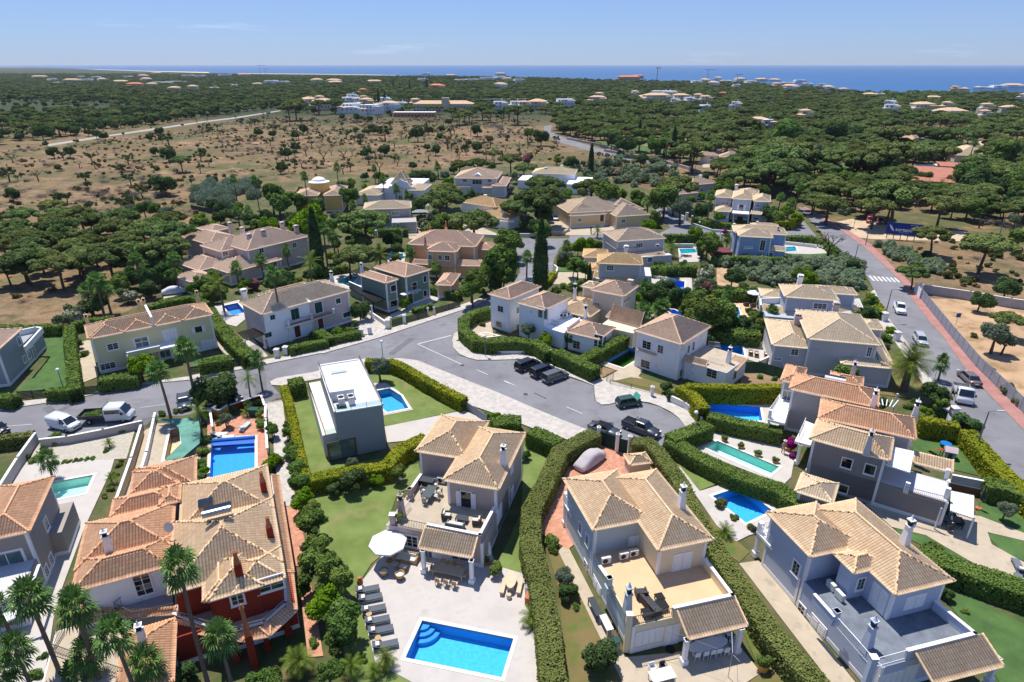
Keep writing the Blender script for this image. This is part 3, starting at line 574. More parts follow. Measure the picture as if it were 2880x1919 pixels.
def palmkind(H,nfr,fan=True,lean=.4,r=.2,FL=2.1,skirt=True,v=0):
    rs=random.Random(v+int(H*10)); mb=MB(); lx,ly=rs.uniform(-lean,lean),rs.uniform(-lean,lean); tp=[Vector((lx*(t**2),ly*(t**2),-.2+(H+.2)*t)) for t in np.linspace(0,1,12)]
    rad=[r*(1.35-.45*t)*(1.06 if i%2 else .97) for i,t in enumerate(np.linspace(0,1,12))]; mb.tube(tp,rad,9); top=tp[-1]
    sk=MB(); sk.lathe(top-Vector((0,0,1.1)),[(rad[-1]*1.05,0),(rad[-1]*1.9,.4),(rad[-1]*2.1,.9),(.12,1.2)],9)
    V=[];F=[];tn=[]
    for i in range(nfr):
        az=i*2.39996+rs.uniform(-.2,.2); el=R(82-118*(i/nfr)**.85+rs.uniform(-6,6)); d=Vector((math.cos(az)*math.cos(el),math.sin(az)*math.cos(el),math.sin(el))); sd=Vector((-math.sin(az),math.cos(az),0)); up=sd.cross(d)*-1
        if up.z<0: up=-up
        tone=rs.random()
        if fan:
            pl=FL*.5; base=top+d*pl; w_=.03; b=len(V); V+=[top-sd*w_,top+sd*w_,base+sd*w_,base-sd*w_]; F.append((b,b+1,b+2,b+3)); tn.append(.9)
            ns=15
            for j in range(ns):
                t=(j/(ns-1)-.5)*R(250); e=(d*math.cos(t)+sd*math.sin(t)); L=FL*.62*(.75+.25*math.cos(t)); pr=(sd*math.cos(t)-d*math.sin(t)); m1=base+e*L*.6+up*(.06 if j%2 else -.03); tip=base+e*L+Vector((0,0,-.42*FL*(.4+.6*rs.random())*.6)); hw=L*.085
                b=len(V); V+=[base,m1-pr*hw,tip,m1+pr*hw]; F.append((b,b+1,b+2,b+3)); tn.append(min(1,max(0,tone*.7+rs.random()*.4)))
        else:
            n=9; pp=[]; q=top.copy(); dd=d.copy()
            for j in range(n): pp.append(q.copy()); q=q+dd*(FL/n); dd=(dd+Vector((0,0,-.13))).normalized()
            for j in range(1,n):
                a=pp[j]; t_=(pp[j]-pp[j-1]).normalized(); u_=sd.cross(t_); ll=FL*.26*math.sin(math.pi*(j+.8)/(n+1.2))**.6
                for s_ in(-1,1):
                    for kx in(0,.5):
                        a2=a-t_*kx*(FL/n); tip=a2+(sd*s_*.85+t_*.55+Vector((0,0,-.18))).normalized()*ll; b=len(V); hw=FL*.016; V+=[a2-t_*hw,a2+t_*hw,tip+t_*hw*.2,tip-t_*hw*.2]; F.append((b,b+1,b+2,b+3)); tn.append(min(1,tone*.6+rs.random()*.4))
                b=len(V); V+=[pp[j-1]-sd*.025,pp[j-1]+sd*.025,a+sd*.02,a-sd*.02]; F.append((b,b+1,b+2,b+3)); tn.append(1.)
    lm=leafmat('fan_palm_leaf','3c5a30','739650',hue=.06) if fan else leafmat('feather_palm_leaf','3c5526','7c8d3c',hue=.06)
    return [('trunk',mb.mesh('trunk',PALMB)),('crown',npmesh('crown',V,F,lm,tone=tn))]+([('dead_leaf_skirt',sk.mesh('dead_leaf_skirt',mat('dead_palm_leaves','7a6a50',.95,.3,5)))] if skirt else [])
for nm,a in dict(palm9=(9.,28),palm7=(7.,27),palm11=(11.5,26),palm5=(4.5,26),palm3=(2.6,26)).items(): KIND[nm]=(lambda v,lod=1,a=a:palmkind(a[0],a[1],True,v=v))
KIND['datepalm']=lambda v,lod=1:palmkind(4.6,60,False,.2,.42,3.4,False,v)
KIND['featherpalm']=lambda v,lod=1:palmkind(2.2,26,False,.2,.16,2.3,False,v)
KIND['cycad']=lambda v,lod=1:palmkind(.45,30,False,.02,.16,1.25,False,v)
KIND['tallfeather']=lambda v,lod=1:palmkind(4.8,16,False,.3,.12,2.3,False,v)
@kind('oleander')
def _(v,lod=1):
    rs=random.Random(v);nr=np.random.RandomState(v); cs=[(rs.uniform(-1.1,1.1),rs.uniform(-1.1,1.1),rs.uniform(.7,2.2),.7,.7,.7) for _ in range(9)]; V,F,t=blob(cs,3000,.2,.4,.4,nr); return [('foliage',npmesh('foliage',V,F,leafmat('white_oleander','56663f','8c9870','d8cfc4',.72,hue=.05),tone=t))]
@kind('pinkbush')
def _(v,lod=1):
    p=KIND['oleander'](v+3); p[0][1].materials[0]=leafmat('pink_flower_leaf','3e5a2c','6a8044','a8527a',.5,hue=.05); return p
@kind('bougain')
def _(v,lod=1):
    p=KIND['oleander'](v+5); p[0][1].materials[0]=leafmat('magenta_flower_leaf','3e5a2c','70407a','9b1f78',.25,hue=.05); return p
@kind('brush')
def _(v,lod=1):       # dead brushwood
    rs=random.Random(v); mb=MB()
    for i in range(90): a=rs.uniform(0,6.3); r=rs.uniform(0,1.6); p=Vector((math.cos(a)*r,math.sin(a)*r,rs.uniform(0,.5))); d=Vector((rs.uniform(-1,1),rs.uniform(-1,1),rs.uniform(0,.8))); mb.tube([p,p+d*.7+Vector((0,0,.1)),p+d*1.3],[.03,.02,.01],3,cap=False)
    return [('branches',mb.mesh('branches',mat('dead_branches','80756c',.95,.25,3)))]
def parts(kd,v):
    if (kd,v) not in _km: _km[(kd,v)]=KIND[kd](v)
    return _km[(kd,v)]
NAMES=dict(pine=('umbrella_pine','pine tree'),tree=('broadleaf_tree','tree'),lime=('broadleaf_tree','tree'),darktree=('evergreen_tree','tree'),olive=('olive_tree','olive tree'),shrub=('shrub','shrub'),greyscrub=('scrub_bush','bush'),olivescrub=('low_bush','bush'),reed=('reed_clump','reeds'),cypress=('cypress_tree','cypress'),bare=('bare_tree','bare tree'),carob=('carob_tree','tree'),datepalm=('date_palm','palm tree'),featherpalm=('feather_palm','palm tree'),cycad=('cycad_plant','palm plant'),tallfeather=('feather_palm','palm tree'),oleander=('oleander_bush','flowering bush'),pinkbush=('flowering_bush','flowering bush'),bougain=('bougainvillea','flowering bush'),brush=('brushwood_pile','brushwood'))
def plant(kd,p,s=1.,rz=None,label=None,group=None,v=None,sz=None,cat=None,name=None):
    nv={'pine':4,'tree':3,'shrub':4,'greyscrub':3,'olivescrub':3,'bare':5,'carob':3,'darktree':2,'brush':3}.get(kd,1); v=rnd.randrange(nv) if v is None else v%nv
    nm,ct=NAMES.get(kd,('fan_palm','palm tree')); rz=rnd.uniform(0,6.28) if rz is None else rz
    o=empty(name or nm,(p[0],p[1],p[2] if len(p)>2 else 0),rz,label,cat or ct,group); sz=sz or 1.; o.scale=(s,s,s*sz)
    for n_,me in parts(kd,v): ob(n_,me,o)
    return o
def pl(kd,k,x,y,s=1.,label=None,group=None,z=.1,**kw): return plant(kd,g(k,x,y,z),s,label=label,group=group,**kw)
# ------------------------------------------------------------------ pools (measured first: the ground sheet is cut open for them)
def PL(label,k,st,**kw): return pool(label,k,st,**kw)
PL('large bright blue rectangular pool with curved corner steps, in front of the beige villa','B','1235,1130 1115,1395 1800,1535 1885,1260',shell='2480c0',floor='3aa5ea',steps=('B',1235,1130))
PL('blue rectangular pool with plants in pots along one side, beside the blue villa','C','1530,243 1730,175 1955,345 1768,435',shell='2480c4',floor='36a2ea')
PL('long narrow turquoise pool beside four small potted bushes','H','95,1165 535,1350 460,1412 15,1215',shell='6fb4b0',floor='b8e8e2',tint=(.84,.96,.97))
PL('wide blue pool between the yellow-topped hedge and the dark trimmed hedge','H','24,886 397,925 415,1022 33,1005',shell='2272d4',floor='49b0f4',depth=1.)
PL('half empty pool with blue tiled walls and green water, beside the stained white house','G','752,598 938,488 1076,533 890,643',shell='4f83c4',floor='3f6a1e',tint=(.55,.72,.3),wl=.85,depth=1.2)
PL('five sided blue pool with pale rim, beside the flat roofed house','F','880,815 1000,790 1082,842 1135,932 985,962 910,900',shell='2d7fae',floor='3f9dc8',tint=(.68,.88,.95))
PL('square deep blue pool with rolled cover, behind the red villa','E','1505,1150 1812,1135 1812,1430 1490,1480',shell='1f78c4',floor='2b8fe6')
PL('pale turquoise shallow pool in white paving, behind the left grey house','A','350,150 665,92 603,222 370,270',shell='a9cdc8',floor='b5dcd8',depth=.9,tint=(.78,.93,.95))
PL('empty beige pool basin under green netting','E','1215,1085 1275,1075 1290,1250 1170,1300',shell='a89575',floor='d6bf9c',water=False)
PL('small blue pool behind the semi detached house with green shutters','E','1585,205 1690,183 1750,250 1650,272',shell='1b63a8',floor='2c86d0')
PL('pale turquoise pool behind the sage green house','J','1385,1058 1480,1022 1565,1020 1490,1102',shell='55c0d8',floor='82dcea',tint=(.8,.95,.97))
PL('small turquoise pool with sun beds, left of the peach villa','J','1800,862 1830,832 1925,838 1915,872',shell='2fb0c0',floor='5fd6de')
PL('turquoise pool with sun beds, below the trimmed hedge of the side street','L','600,915 722,912 757,942 612,952',shell='33bcd0',floor='5fdcea')
PL('deep blue pool in white paving, beside the pink flowering bushes','L','490,1165 643,1175 638,1245 505,1252',shell='2678d0',floor='2a80ee')
PL('small turquoise pool between the blue villa and the raised white terrace','L','1430,898 1530,895 1547,930 1442,936',shell='33bcd8',floor='62dcec')
PL('blue pool half hidden by fan palms, behind the cream house','L','485,1395 560,1400 645,1440 600,1475',shell='1f6fc8',floor='3a98e6')
PL('curved blue pool edged with orange paving','L','1010,1420 1070,1372 1092,1440 1080,1490 1030,1480',shell='3a94cf',floor='5fb4e0')
PL('bright blue pool with rounded end, right of the stained white house','H','115,472 270,482 288,560 125,515',shell='1f8fd8',floor='46b4ec')
PL('narrow blue pool behind the hedge of the white corner house','F','1650,403 1690,396 1765,416 1700,424',shell='2f7fb0',floor='3f9dc8')
# ------------------------------------------------------------------ land, sea, roads, lawns
def groundmat():
    m=bpy.data.materials.new('dry_grass_ground'); m.use_nodes=True; n=m.node_tree.nodes; l=m.node_tree.links; p=n['Principled BSDF']; p.inputs['Roughness'].default_value=.95; p.inputs['Specular IOR Level'].default_value=.1
    co=n.new('ShaderNodeNewGeometry').outputs['Position']
    def noise(s,a,b,d=6,r=.62):
        z=n.new('ShaderNodeTexNoise'); z.inputs['Scale'].default_value=s; z.inputs['Detail'].default_value=d; z.inputs['Roughness'].default_value=r; l.new(co,z.inputs['Vector'])
        q=n.new('ShaderNodeMapRange'); q.inputs[1].default_value=a; q.inputs[2].default_value=b; l.new(z.outputs['Fac'],q.inputs[0]); return q.outputs[0]
    def mix(f,a,c):
        x=n.new('ShaderNodeMixRGB'); l.new(f,x.inputs[0])
        if isinstance(a,str): x.inputs[1].default_value=(*srgb(a),1)
        else: l.new(a,x.inputs[1])
        x.inputs[2].default_value=(*srgb(c),1); return x.outputs[0]
    c=mix(noise(.06,.4,.6),'8b725a','967c60'); c=mix(noise(.35,.46,.66,8,.7),c,'6b5a40'); c=mix(noise(.025,.46,.6,8,.66),c,'5c5f3c'); c=mix(noise(.11,.55,.68,6,.6),c,'9c7657'); c=mix(noise(2.6,.5,.75,4,.7),c,'4a4830'); c=mix(noise(.045,.6,.7,5,.6),c,'aa8a6c'); c=mix(noise(.16,.5,.66,7,.7),c,'52543a'); c=mix(noise(.018,.5,.62,7,.6),c,'6b5d42')
    ps=n.new('ShaderNodeSeparateXYZ'); l.new(co,ps.inputs[0])      # the pine country beyond is darker with litter and undergrowth
    mr=n.new('ShaderNodeMapRange'); mr.inputs[1].default_value=470; mr.inputs[2].default_value=620; l.new(ps.outputs[1],mr.inputs[0]); c=mix(mr.outputs[0],c,'3f4730')
    l.new(c,p.inputs['Base Color']); b=n.new('ShaderNodeBump'); b.inputs['Distance'].default_value=.25; b.inputs['Strength'].default_value=.6; l.new(noise(1.4,.2,.8,5,.7),b.inputs['Height']); l.new(b.outputs[0],p.inputs['Normal']); return m
SHORE=pts('N','-500,157 0,162 178,174 340,190 510,196 667,203 900,207',-1.5)[:0]+[g('Z',x,y,-1.5) for x,y in ((-560,153.2),(-250,153.6),(0,154.4),(110,156),(230,160.5),(330,164),(450,167),(560,169.5),(700,170.5),(850,172.5),(960,174.5),(1100,177),(1250,178),(1340,182),(1420,186),(1560,187),(1700,190),(1850,200),(1960,211),(2060,214),(2150,212),(2353,214),(2600,214),(2900,215))]
def hill(x,y):
    h=0.
    for cx,cy,r,a in ((-230,1850,420,5),(420,1500,420,2)): h+=a*math.exp(-((x-cx)**2+(y-cy)**2)/r**2)
    return h*min(1,max(0,(y-450)/250))
def build_ground():
    X0,X1,Y0,Y1=-150,150,20,210; holes=[q['P'] for q in POOLS]
    mb=MB().prism([(X0,Y0),(X1,Y0),(X1,Y1),(X0,Y1)],None,0,0,None,holes)
    mb.prism([(-900,-300),(900,-300),(900,Y0),(-900,Y0)],None,0); mb.prism([(-900,Y0),(X0,Y0),(X0,Y1),(-900,Y1)],None,0); mb.prism([(X1,Y0),(900,Y0),(900,Y1),(X1,Y1)],None,0)
    S=[]; P=SHORE; sx=[p.x/p.y for p in P]                      # radial rows out to the shore
    n=150;m=60; V=[];F=[]
    for i in range(n):
        s=-1.15+2.3*i/(n-1); j=min(len(P)-2,max(0,sum(1 for q in sx if q<=s)-1)); t=(s-sx[j])/(sx[j+1]-sx[j]); t=min(1.3,max(-.3,t)); Ys=P[j].y+(P[j+1].y-P[j].y)*t
        for k in range(m+1):
            y=Y1*(Ys*1.0/Y1)**(k/m); x=s*y; 
            if k==0: x=s*Y1*1.0
            z=hill(x,y); e=min(1,max(0,(Ys-y)/(Ys*.06))); z=z*e-2.2*(1-e)**2
            if k==0: z=0
            V.append((x,y,z))
    for i in range(n-1):
        for k in range(m): a=i*(m+1)+k; F.append((a,a+m+1,a+m+2,a+1))
    mb.add(V,F,0); o=mb.build('ground',groundmat()); o['kind']='structure'
    sm=bpy.data.materials.new('sea_water'); sm.use_nodes=True; nn=sm.node_tree.nodes; l=sm.node_tree.links; p=nn['Principled BSDF']; p.inputs['Roughness'].default_value=.35; p.inputs['Specular IOR Level'].default_value=.25
    co=nn.new('ShaderNodeNewGeometry').outputs['Position']; mp_=nn.new('ShaderNodeMapping'); mp_.inputs['Scale'].default_value=(.0006,.003,1); l.new(co,mp_.inputs[0]); z=nn.new('ShaderNodeTexNoise'); z.inputs['Scale'].default_value=1.; z.inputs['Detail'].default_value=8; l.new(mp_.outputs[0],z.inputs['Vector'])
    x=nn.new('ShaderNodeMixRGB'); x.inputs[1].default_value=(.012,.075,.20,1); x.inputs[2].default_value=(.02,.12,.29,1); l.new(z.outputs['Fac'],x.inputs[0]); l.new(x.outputs[0],p.inputs['Base Color'])
    z2=nn.new('ShaderNodeTexNoise'); z2.inputs['Scale'].default_value=.09; z2.inputs['Detail'].default_value=6; l.new(co,z2.inputs['Vector']); b=nn.new('ShaderNodeBump'); b.inputs['Distance'].default_value=1.2; b.inputs['Strength'].default_value=.7; l.new(z2.outputs['Fac'],b.inputs['Height']); l.new(b.outputs[0],p.inputs['Normal'])
    s=MB().prism([(-200000,350),(200000,350),(200000,160000),(-200000,160000)],None,-1.5).build('sea',sm); s['kind']='structure'
    bm=MB()      # beach strips along the shore
    def strip(a,b,w0,w1):
        Q=[g('Z',x,y,-.6) for x,y in a]; K=[g('Z',x,y,-.6) for x,y in b]; bm.prism(Q+K[::-1],-2,-.55)
    strip([(0,154),(150,157.3),(330,163.2),(480,166)],[(0,160),(150,162.5),(330,167),(480,169.5)],0,0)
    strip([(545,168.8),(700,170),(850,172),(950,174.2)],[(545,171.6),(700,174),(850,176.6),(950,177.6)],0,0)
    strip([(1975,211),(2060,212.8),(2130,213.5)],[(1980,215),(2060,217.5),(2130,217)],0,0)
    o=bm.build('beach',mat('beach_sand','d6c3a4',.9,.08,.02,world=True)); o['kind']='structure'
LAWN=mat('lawn_grass','66763a',.95,.12,.35,c2='76874a',bump=.6,bscale=22,world=True,spots=('868055',.3,.52,.2),det=8)
LAWN2=mat('bright_lawn_grass','456034',.95,.12,.5,c2='52703a',bump=.5,bscale=26,world=True,spots=('5c6d40',.8,.58,.15),det=8)
DRYL=mat('worn_lawn_grass','6b6a3a',.95,.15,.4,c2='7d6b48',bump=.5,bscale=22,world=True,spots=('4f6a2a',.35,.5,.16),det=8)
ASPH=mat('asphalt','77767a',.95,.07,.12,c2='858488',bump=.25,bscale=35,world=True,spots=('68676a',.38,.53,.22),det=10)
COB=mat('pale_cobbles','b3aca4',.95,.1,1.4,c2='c2bbb1',bump=.5,bscale=7,world=True,spots=('98918a',1.2,.58,.12))
KERB=mat('kerb_stone','a8a29a',.9,.08,1,world=True); REDP=mat('red_paving','a1736b',.95,.1,.6,c2='ab8078',world=True,bump=.2,bscale=9)
STONE=mat('white_stone_paving','b6afa8',.85,.04,.5,c2='c0b9b1',world=True,bump=.1,bscale=5,spots=('a39d97',.5,.56,.2),det=8)
TERP=mat('terracotta_paving','b88067',.9,.14,1.6,c2='c8957a',world=True,spots=('a06a55',2.2,.58,.1)); TAN=mat('orange_terrace_tile','d2b08a',.85,.06,.7,world=True)
GRAV=mat('pale_gravel','b0a899',.95,.15,4,world=True,bump=.5,bscale=12); SAND=mat('sandy_soil','bfa88c',.95,.1,.25,world=True,spots=('a98a68',.3,.55,.15)); SOIL=mat('bare_orange_soil','b39474',.95,.14,.2,world=True,spots=('8e7452',.25,.5,.15),bump=.4,bscale=3)
GARD=mat('garden_soil','5b5a38',.95,.25,.3,c2='6b6344',world=True,spots=('44552a',.4,.45,.15),bump=.5,bscale=5); BEIGE=mat('beige_paving','b3a590',.9,.08,.8,world=True,spots=('9d917f',.6,.58,.1))
GREYT=mat('grey_slate_tile','6d747e',.8,.18,.9,world=True,c2='7c838c'); PAINT=mat('road_paint','c6c4c0',.9,.12,2,world=True)
build_ground()
patch('garden_ground',GARD,'Z','-150,900 0,880 170,765 330,700 420,640 430,545 470,490 620,440 690,440 700,425 900,400 1050,385 1300,380 1500,440 1650,440 1850,480 1990,600 2353,1110 2500,1300 2500,1800 -250,1800',.02)
patch('road',ASPH,'E','-500,1030 0,940 470,873 700,825 1000,760 1340,730 1700,655 1950,605 2276,540 F:530,540 920,430 1160,350 1600,205 1720,145 K:560,1415 700,1355 800,1285 920,1200 985,1180 1035,1100 1020,960 990,900 1045,865 1045,830 1430,830 1700,810 1700,835 1500,850 1350,905 1305,1000 1295,1090 1200,1215 900,1420 F:1560,260 1480,385 1445,470 1500,560 1620,590 1900,590 G:210,585 400,640 490,710 680,770 690,880 740,910 860,890 1000,885 1150,920 1290,1005 1345,1060 1380,1120 1150,1210 900,1250 700,1190 600,1110 400,1000 0,830 F:1600,760 1290,640 1080,590 820,590 500,675 200,730 140,745 E:2010,850 1870,900 1480,950 1300,985 1100,985 1000,1100 890,1060 280,1150 -500,1300',.04)
patch('side_street',ASPH,'K','1430,800 1700,795 2150,790 2240,740 L:390,600 440,590 560,640 700,712 1000,770 1460,775 1600,690 1750,870 1650,815 1400,802 1000,806 560,800 K:2150,815 1700,832 1430,842',.045)
patch('avenue',ASPH,'L','1560,580 1720,760 1930,960 2100,1130 H:1165,0 1290,260 1450,470 1600,700 1750,900 1960,1160 2276,1480 2800,2050 3100,1900 2276,1095 2000,805 1850,635 1700,425 1560,265 1375,0 M:1330,1435 1200,1305 1000,1125 830,1000 500,810 470,800',.05)
patch('back_road',ASPH,'O','1560,440 1610,430 1600,475 1700,515 1900,575 2100,615 2353,668 2353,690 2050,640 1850,592 1650,535 1565,480',.05)
patch('country_track',mat('pale_track','a09c98',.95,.05,.1,world=True),'N','320,686 320,672 720,612 1040,565 1350,520 1530,498 1850,449 1860,453 1550,504 1350,528 1050,574 720,621',.05)
patch('pavement',COB,'E','-500,1010 0,940 470,873 700,825 1000,760 1340,730 1700,655 1950,605 2276,540 F:530,540 920,430 1160,350 1600,205 1700,150 1640,150 1510,195 1280,285 1120,330 980,370 790,425 520,500 290,555 E:2080,555 1900,580 1640,645 1400,690 1340,705 1000,752 690,815 330,862 0,895 -500,950',.15,edge=KERB)
patch('pavement',COB,'F','148,742 200,716 450,675 820,578 1080,576 1200,590 1350,652 1600,752 G:0,818 200,905 400,990 640,1085 700,1150 640,1180 500,1155 240,1070 0,975 F:1550,900 1000,600 500,720 240,770 160,765',.15,edge=KERB)
patch('pavement',COB,'F','1510,370 1460,400 1446,450 1455,500 1500,547 1560,572 1620,587 1750,587 1900,583 G:130,577 250,590 380,625 440,655 500,700 600,735 685,770 690,830 698,880 735,905 790,902 860,885 1000,880 1080,890 1150,915 1230,955 1290,1000 1335,1060 1400,1040 1450,1010 1400,940 1290,860 1160,835 900,765 740,715 640,700 400,635 370,605 200,545 0,535 F:1700,555 1560,505 1515,430',.15,edge=KERB)
patch('pavement',COB,'H','1205,90 1215,90 1290,260 1450,470 1600,700 1750,900 1960,1160 2276,1480 2700,1940 2640,1960 2276,1540 1830,1040 1640,880 1480,640 1340,430 1240,330 1180,110',.15,edge=KERB)
patch('red_pavement',REDP,'M','500,812 830,1003 1000,1128 1200,1308 1330,1438 H:1375,0 1560,262 1700,422 1850,632 2000,802 2276,1085 2800,1640 2800,1500 2276,950 2000,640 1800,430 1600,170 1430,0 M:1370,1410 1240,1290 1060,1110 860,985 530,803',.16,edge=KERB)
patch('sandy_yard',SAND,'M','770,925 900,900 1180,935 1420,990 1810,1000 1810,1080 1400,1072 1060,1062 960,1050 860,985',.04)
patch('building_plot_soil',SOIL,'H','1600,150 2276,165 3000,250 3300,900 2500,1120 2276,930 2000,620 1800,420',.03)
patch('sandy_track',SAND,'P','2080,528 2353,560 2600,590 2600,610 2353,585 2090,552',.04); patch('sandy_clearing',SOIL,'P','1420,495 1700,488 1930,500 1930,525 1480,525',.04)
for st in ('L:900,1060 1000,1070 990,1170 1100,1200 1120,1240 900,1200','L:1400,1110 1600,1100 1620,1160 1420,1150'): patch('sandy_clearing',SOIL,'L',st,.03)
for k,st,m in (('B','430,140 545,118 1210,10 1225,90 1145,190 1060,220 1005,370 1020,600 870,725 770,885 895,1420 1040,1500 1380,1568 1500,1750 760,1750 650,1250 560,800 480,330',LAWN),('B','1955,75 2095,50 1965,500 1985,800 1760,738 1850,560 1940,350',LAWN),
 ('F','285,800 410,790 545,1140 575,1335 700,1330 990,1280 980,1350 440,1415 370,1200',LAWN),('F','850,640 1000,645 1250,760 1535,940 970,1060 890,900',LAWN),('F','1955,1190 2125,1225 2140,1300 2060,1430 1950,1450',LAWN),
 ('C','355,630 440,640 600,980 705,1195 900,1568 950,1750 520,1750 430,900',DRYL),('C','1735,1180 1805,1170 1960,1310 2085,1568 2150,1700 1600,1700 1880,1500',DRYL),('G','1235,1285 1320,1285 1650,1435 1440,1515',LAWN),('C','1520,360 1700,555 1795,640 1720,715 1480,540',DRYL),
 ('D','1335,435 1480,462 1860,655 1885,715 1700,660 1400,520',LAWN2),('D','2008,512 2100,498 2290,560 2400,640 2400,760 2120,632',LAWN2),('D','1955,285 2290,350 2400,520 2280,505 2100,445 1950,395',LAWN2),('D','1690,930 1900,950 2290,1160 2400,1750 2200,1750 1940,1250 1800,1080',LAWN2),
 ('E','310,400 462,400 470,800 110,810 340,600',LAWN2),('E','1525,360 1660,490 1590,512 1535,470',LAWN2),('E','1410,560 1595,550 1600,612 1350,642',LAWN2),('H','1480,1105 1560,1100 1795,1160 1950,1410 1780,1370 1490,1240',LAWN2),('H','1340,580 1480,640 1570,700 1530,870 1235,830',DRYL),
 ('L','1450,950 1800,948 1830,990 1560,990',LAWN2),('L','890,1315 1190,1328 1190,1362 920,1345',LAWN2),('J','1180,1065 1400,990 1450,1008 1250,1088',LAWN2),('K','1790,740 2050,738 2060,778 1790,772',LAWN2),('K','1335,1062 1480,1062 1450,1092 1345,1096',LAWN2),('K','1260,600 1380,590 1390,650 1250,660',LAWN2),
 ('F','1020,268 1330,188 1365,208 1080,292',LAWN2),('G','800,735 920,690 1030,715 1290,800 1150,835',DRYL),('H','270,655 420,650 600,760 260,760',mat('brown_soil','8a7458',.95,.12,.5,world=True)),('L','1830,240 2010,220 2100,300 1950,340',LAWN2),('M','720,480 980,470 960,560 800,575',LAWN2),('M','150,540 250,535 240,580 140,575',LAWN2),('O','1850,530 2200,560 2353,600 2353,620 1950,560',LAWN2),('G','640,690 750,640 840,660 740,715',mat('brown_soil','8a7458',.95,.12,.5,world=True))):
    patch('lawn' if m in(LAWN,LAWN2,DRYL) else 'bare_soil',m,k,st,.09)
for k,st,m,nm in (('B','770,890 1000,600 1110,560 1700,560 1762,738 2020,812 2092,1568 2130,1750 1500,1750 900,1425',STONE,'pool_terrace'),('C','1265,30 1300,35 1440,205 1690,130 2030,325 1900,490 1790,520 1700,565 1560,450 1440,275',STONE,'pool_terrace'),
 ('D','250,720 395,700 1080,1568 1150,1750 1000,1750 900,1568',BEIGE,'paved_path'),('C','430,630 490,580 905,1390 1300,1350 1700,1280 1875,1500 1500,1750 950,1750 890,1568 700,1190 590,960',BEIGE,'terrace_paving'),('C','540,-30 1095,-30 1150,100 500,620 300,500 345,330',TERP,'terracotta_yard'),('G','600,1210 740,1180 945,1245 1110,1290 1180,1420 520,1420',TERP,'terracotta_yard'),
 ('H','-20,860 545,880 560,1090 -10,1010',STONE,'pool_terrace'),('H','0,1085 560,1185 650,1250 620,1420 570,1470 500,1450 -60,1235',STONE,'pool_terrace'),('G','690,608 950,478 1120,530 1000,705 905,682',BEIGE,'pool_terrace'),('G','722,738 860,662 1000,705 1030,722 940,712 785,748',BEIGE,'paved_path'),
 ('F','860,752 975,752 1065,810 1112,860 1168,942 955,985 870,900',STONE,'pool_surround'),('F','965,1062 1530,946 1690,1020 1700,1120 1250,1150 985,1175',STONE,'driveway'),('A','-60,200 130,0 820,-40 790,60 600,470 440,900 380,1120 300,1650 -400,1650',STONE,'pool_terrace'),
 ('E','270,1185 965,1070 900,1290 790,1295 205,1310',GRAV,'gravel_garden'),('E','1475,1020 1885,960 1915,1440 1470,1600',TERP,'pool_terrace'),('E','1030,1090 1120,1040 1430,1030 1425,1310 1000,1600 810,1600',BEIGE,'terrace_paving'),
 ('F','105,890 240,868 275,1200 B:300,0 335,312 240,315 180,0 F:175,1150',COB,'paved_lane'),('B','235,322 345,310 435,735 330,740',TERP,'terracotta_path'),('B','365,880 445,880 530,1380 420,1390',TERP,'terracotta_path'),('H','-20,395 100,390 470,490 465,585 380,605 280,575 0,610',STONE,'pool_terrace'),
 ('E','525,480 640,440 700,705 550,765',BEIGE,'side_yard'),('E','1535,435 1600,505 1720,585 1650,592 1555,500',BEIGE,'driveway'),('E','1680,480 1790,425 1905,560 1815,605',COB,'driveway'),('F','735,300 860,262 985,335 960,375 880,405 720,405',COB,'driveway'),
 ('F','1010,265 1290,130 1375,152 1100,265 960,305',STONE,'driveway'),('J','1275,1056 1440,985 1575,995 1610,1100 1480,1125 1375,1078',STONE,'pool_terrace'),('L','375,1135 700,1145 705,1255 600,1262 480,1258 380,1185',STONE,'pool_terrace'),('L','590,897 765,897 765,1015 600,1022',STONE,'pool_terrace'),
 ('L','1410,850 1600,862 1820,885 1835,945 1640,955 1420,948',STONE,'pool_terrace'),('K','1250,690 1420,695 1595,735 1600,805 1290,800',BEIGE,'driveway'),('K','1610,715 1790,722 1790,795 1610,795',BEIGE,'driveway'),('K','1330,1100 1610,1098 1600,1205 1290,1195',BEIGE,'driveway'),('K','540,715 700,730 850,790 830,812 520,800',BEIGE,'driveway'),
 ('K','100,755 200,735 320,800 150,835',BEIGE,'driveway'),('K','960,590 1045,600 1040,740 1000,740',BEIGE,'driveway'),('D','1150,295 1700,350 1970,385 2290,508 2400,560 2290,562 2020,498 2050,585 2290,718 2400,900 2160,850 1890,702 1580,520 1340,462',BEIGE,'garden_terrace'),
 ('L','890,1342 1245,1352 1260,1420 1200,1495 1075,1500 1095,1385',TAN,'pool_terrace'),('F','1570,350 1720,300 1740,420 1640,440 1590,390',BEIGE,'pool_terrace'),('L','780,215 1060,190 1060,255 790,262',BEIGE,'courtyard'),('J','1785,870 1820,820 1950,830 1930,905 1800,905',STONE,'pool_terrace'),('E','1520,205 1700,160 1790,260 1680,350 1600,330',STONE,'pool_terrace'),('J','0,1110 160,1105 150,1165 0,1200',GRAV,'gravel_yard')):
    patch(nm,m,k,st,.12,edge=m)
build_pools()
def strip_(k,a,b,w,z=.062,m=None,name='road_marking',parent=None):
    A=g(k,*a,0);B=g(k,*b,0); d=(B-A).normalized(); n=Vector((-d.y,d.x,0))*w/2; return [A-n,B-n,B+n,A+n]
mk=MB()
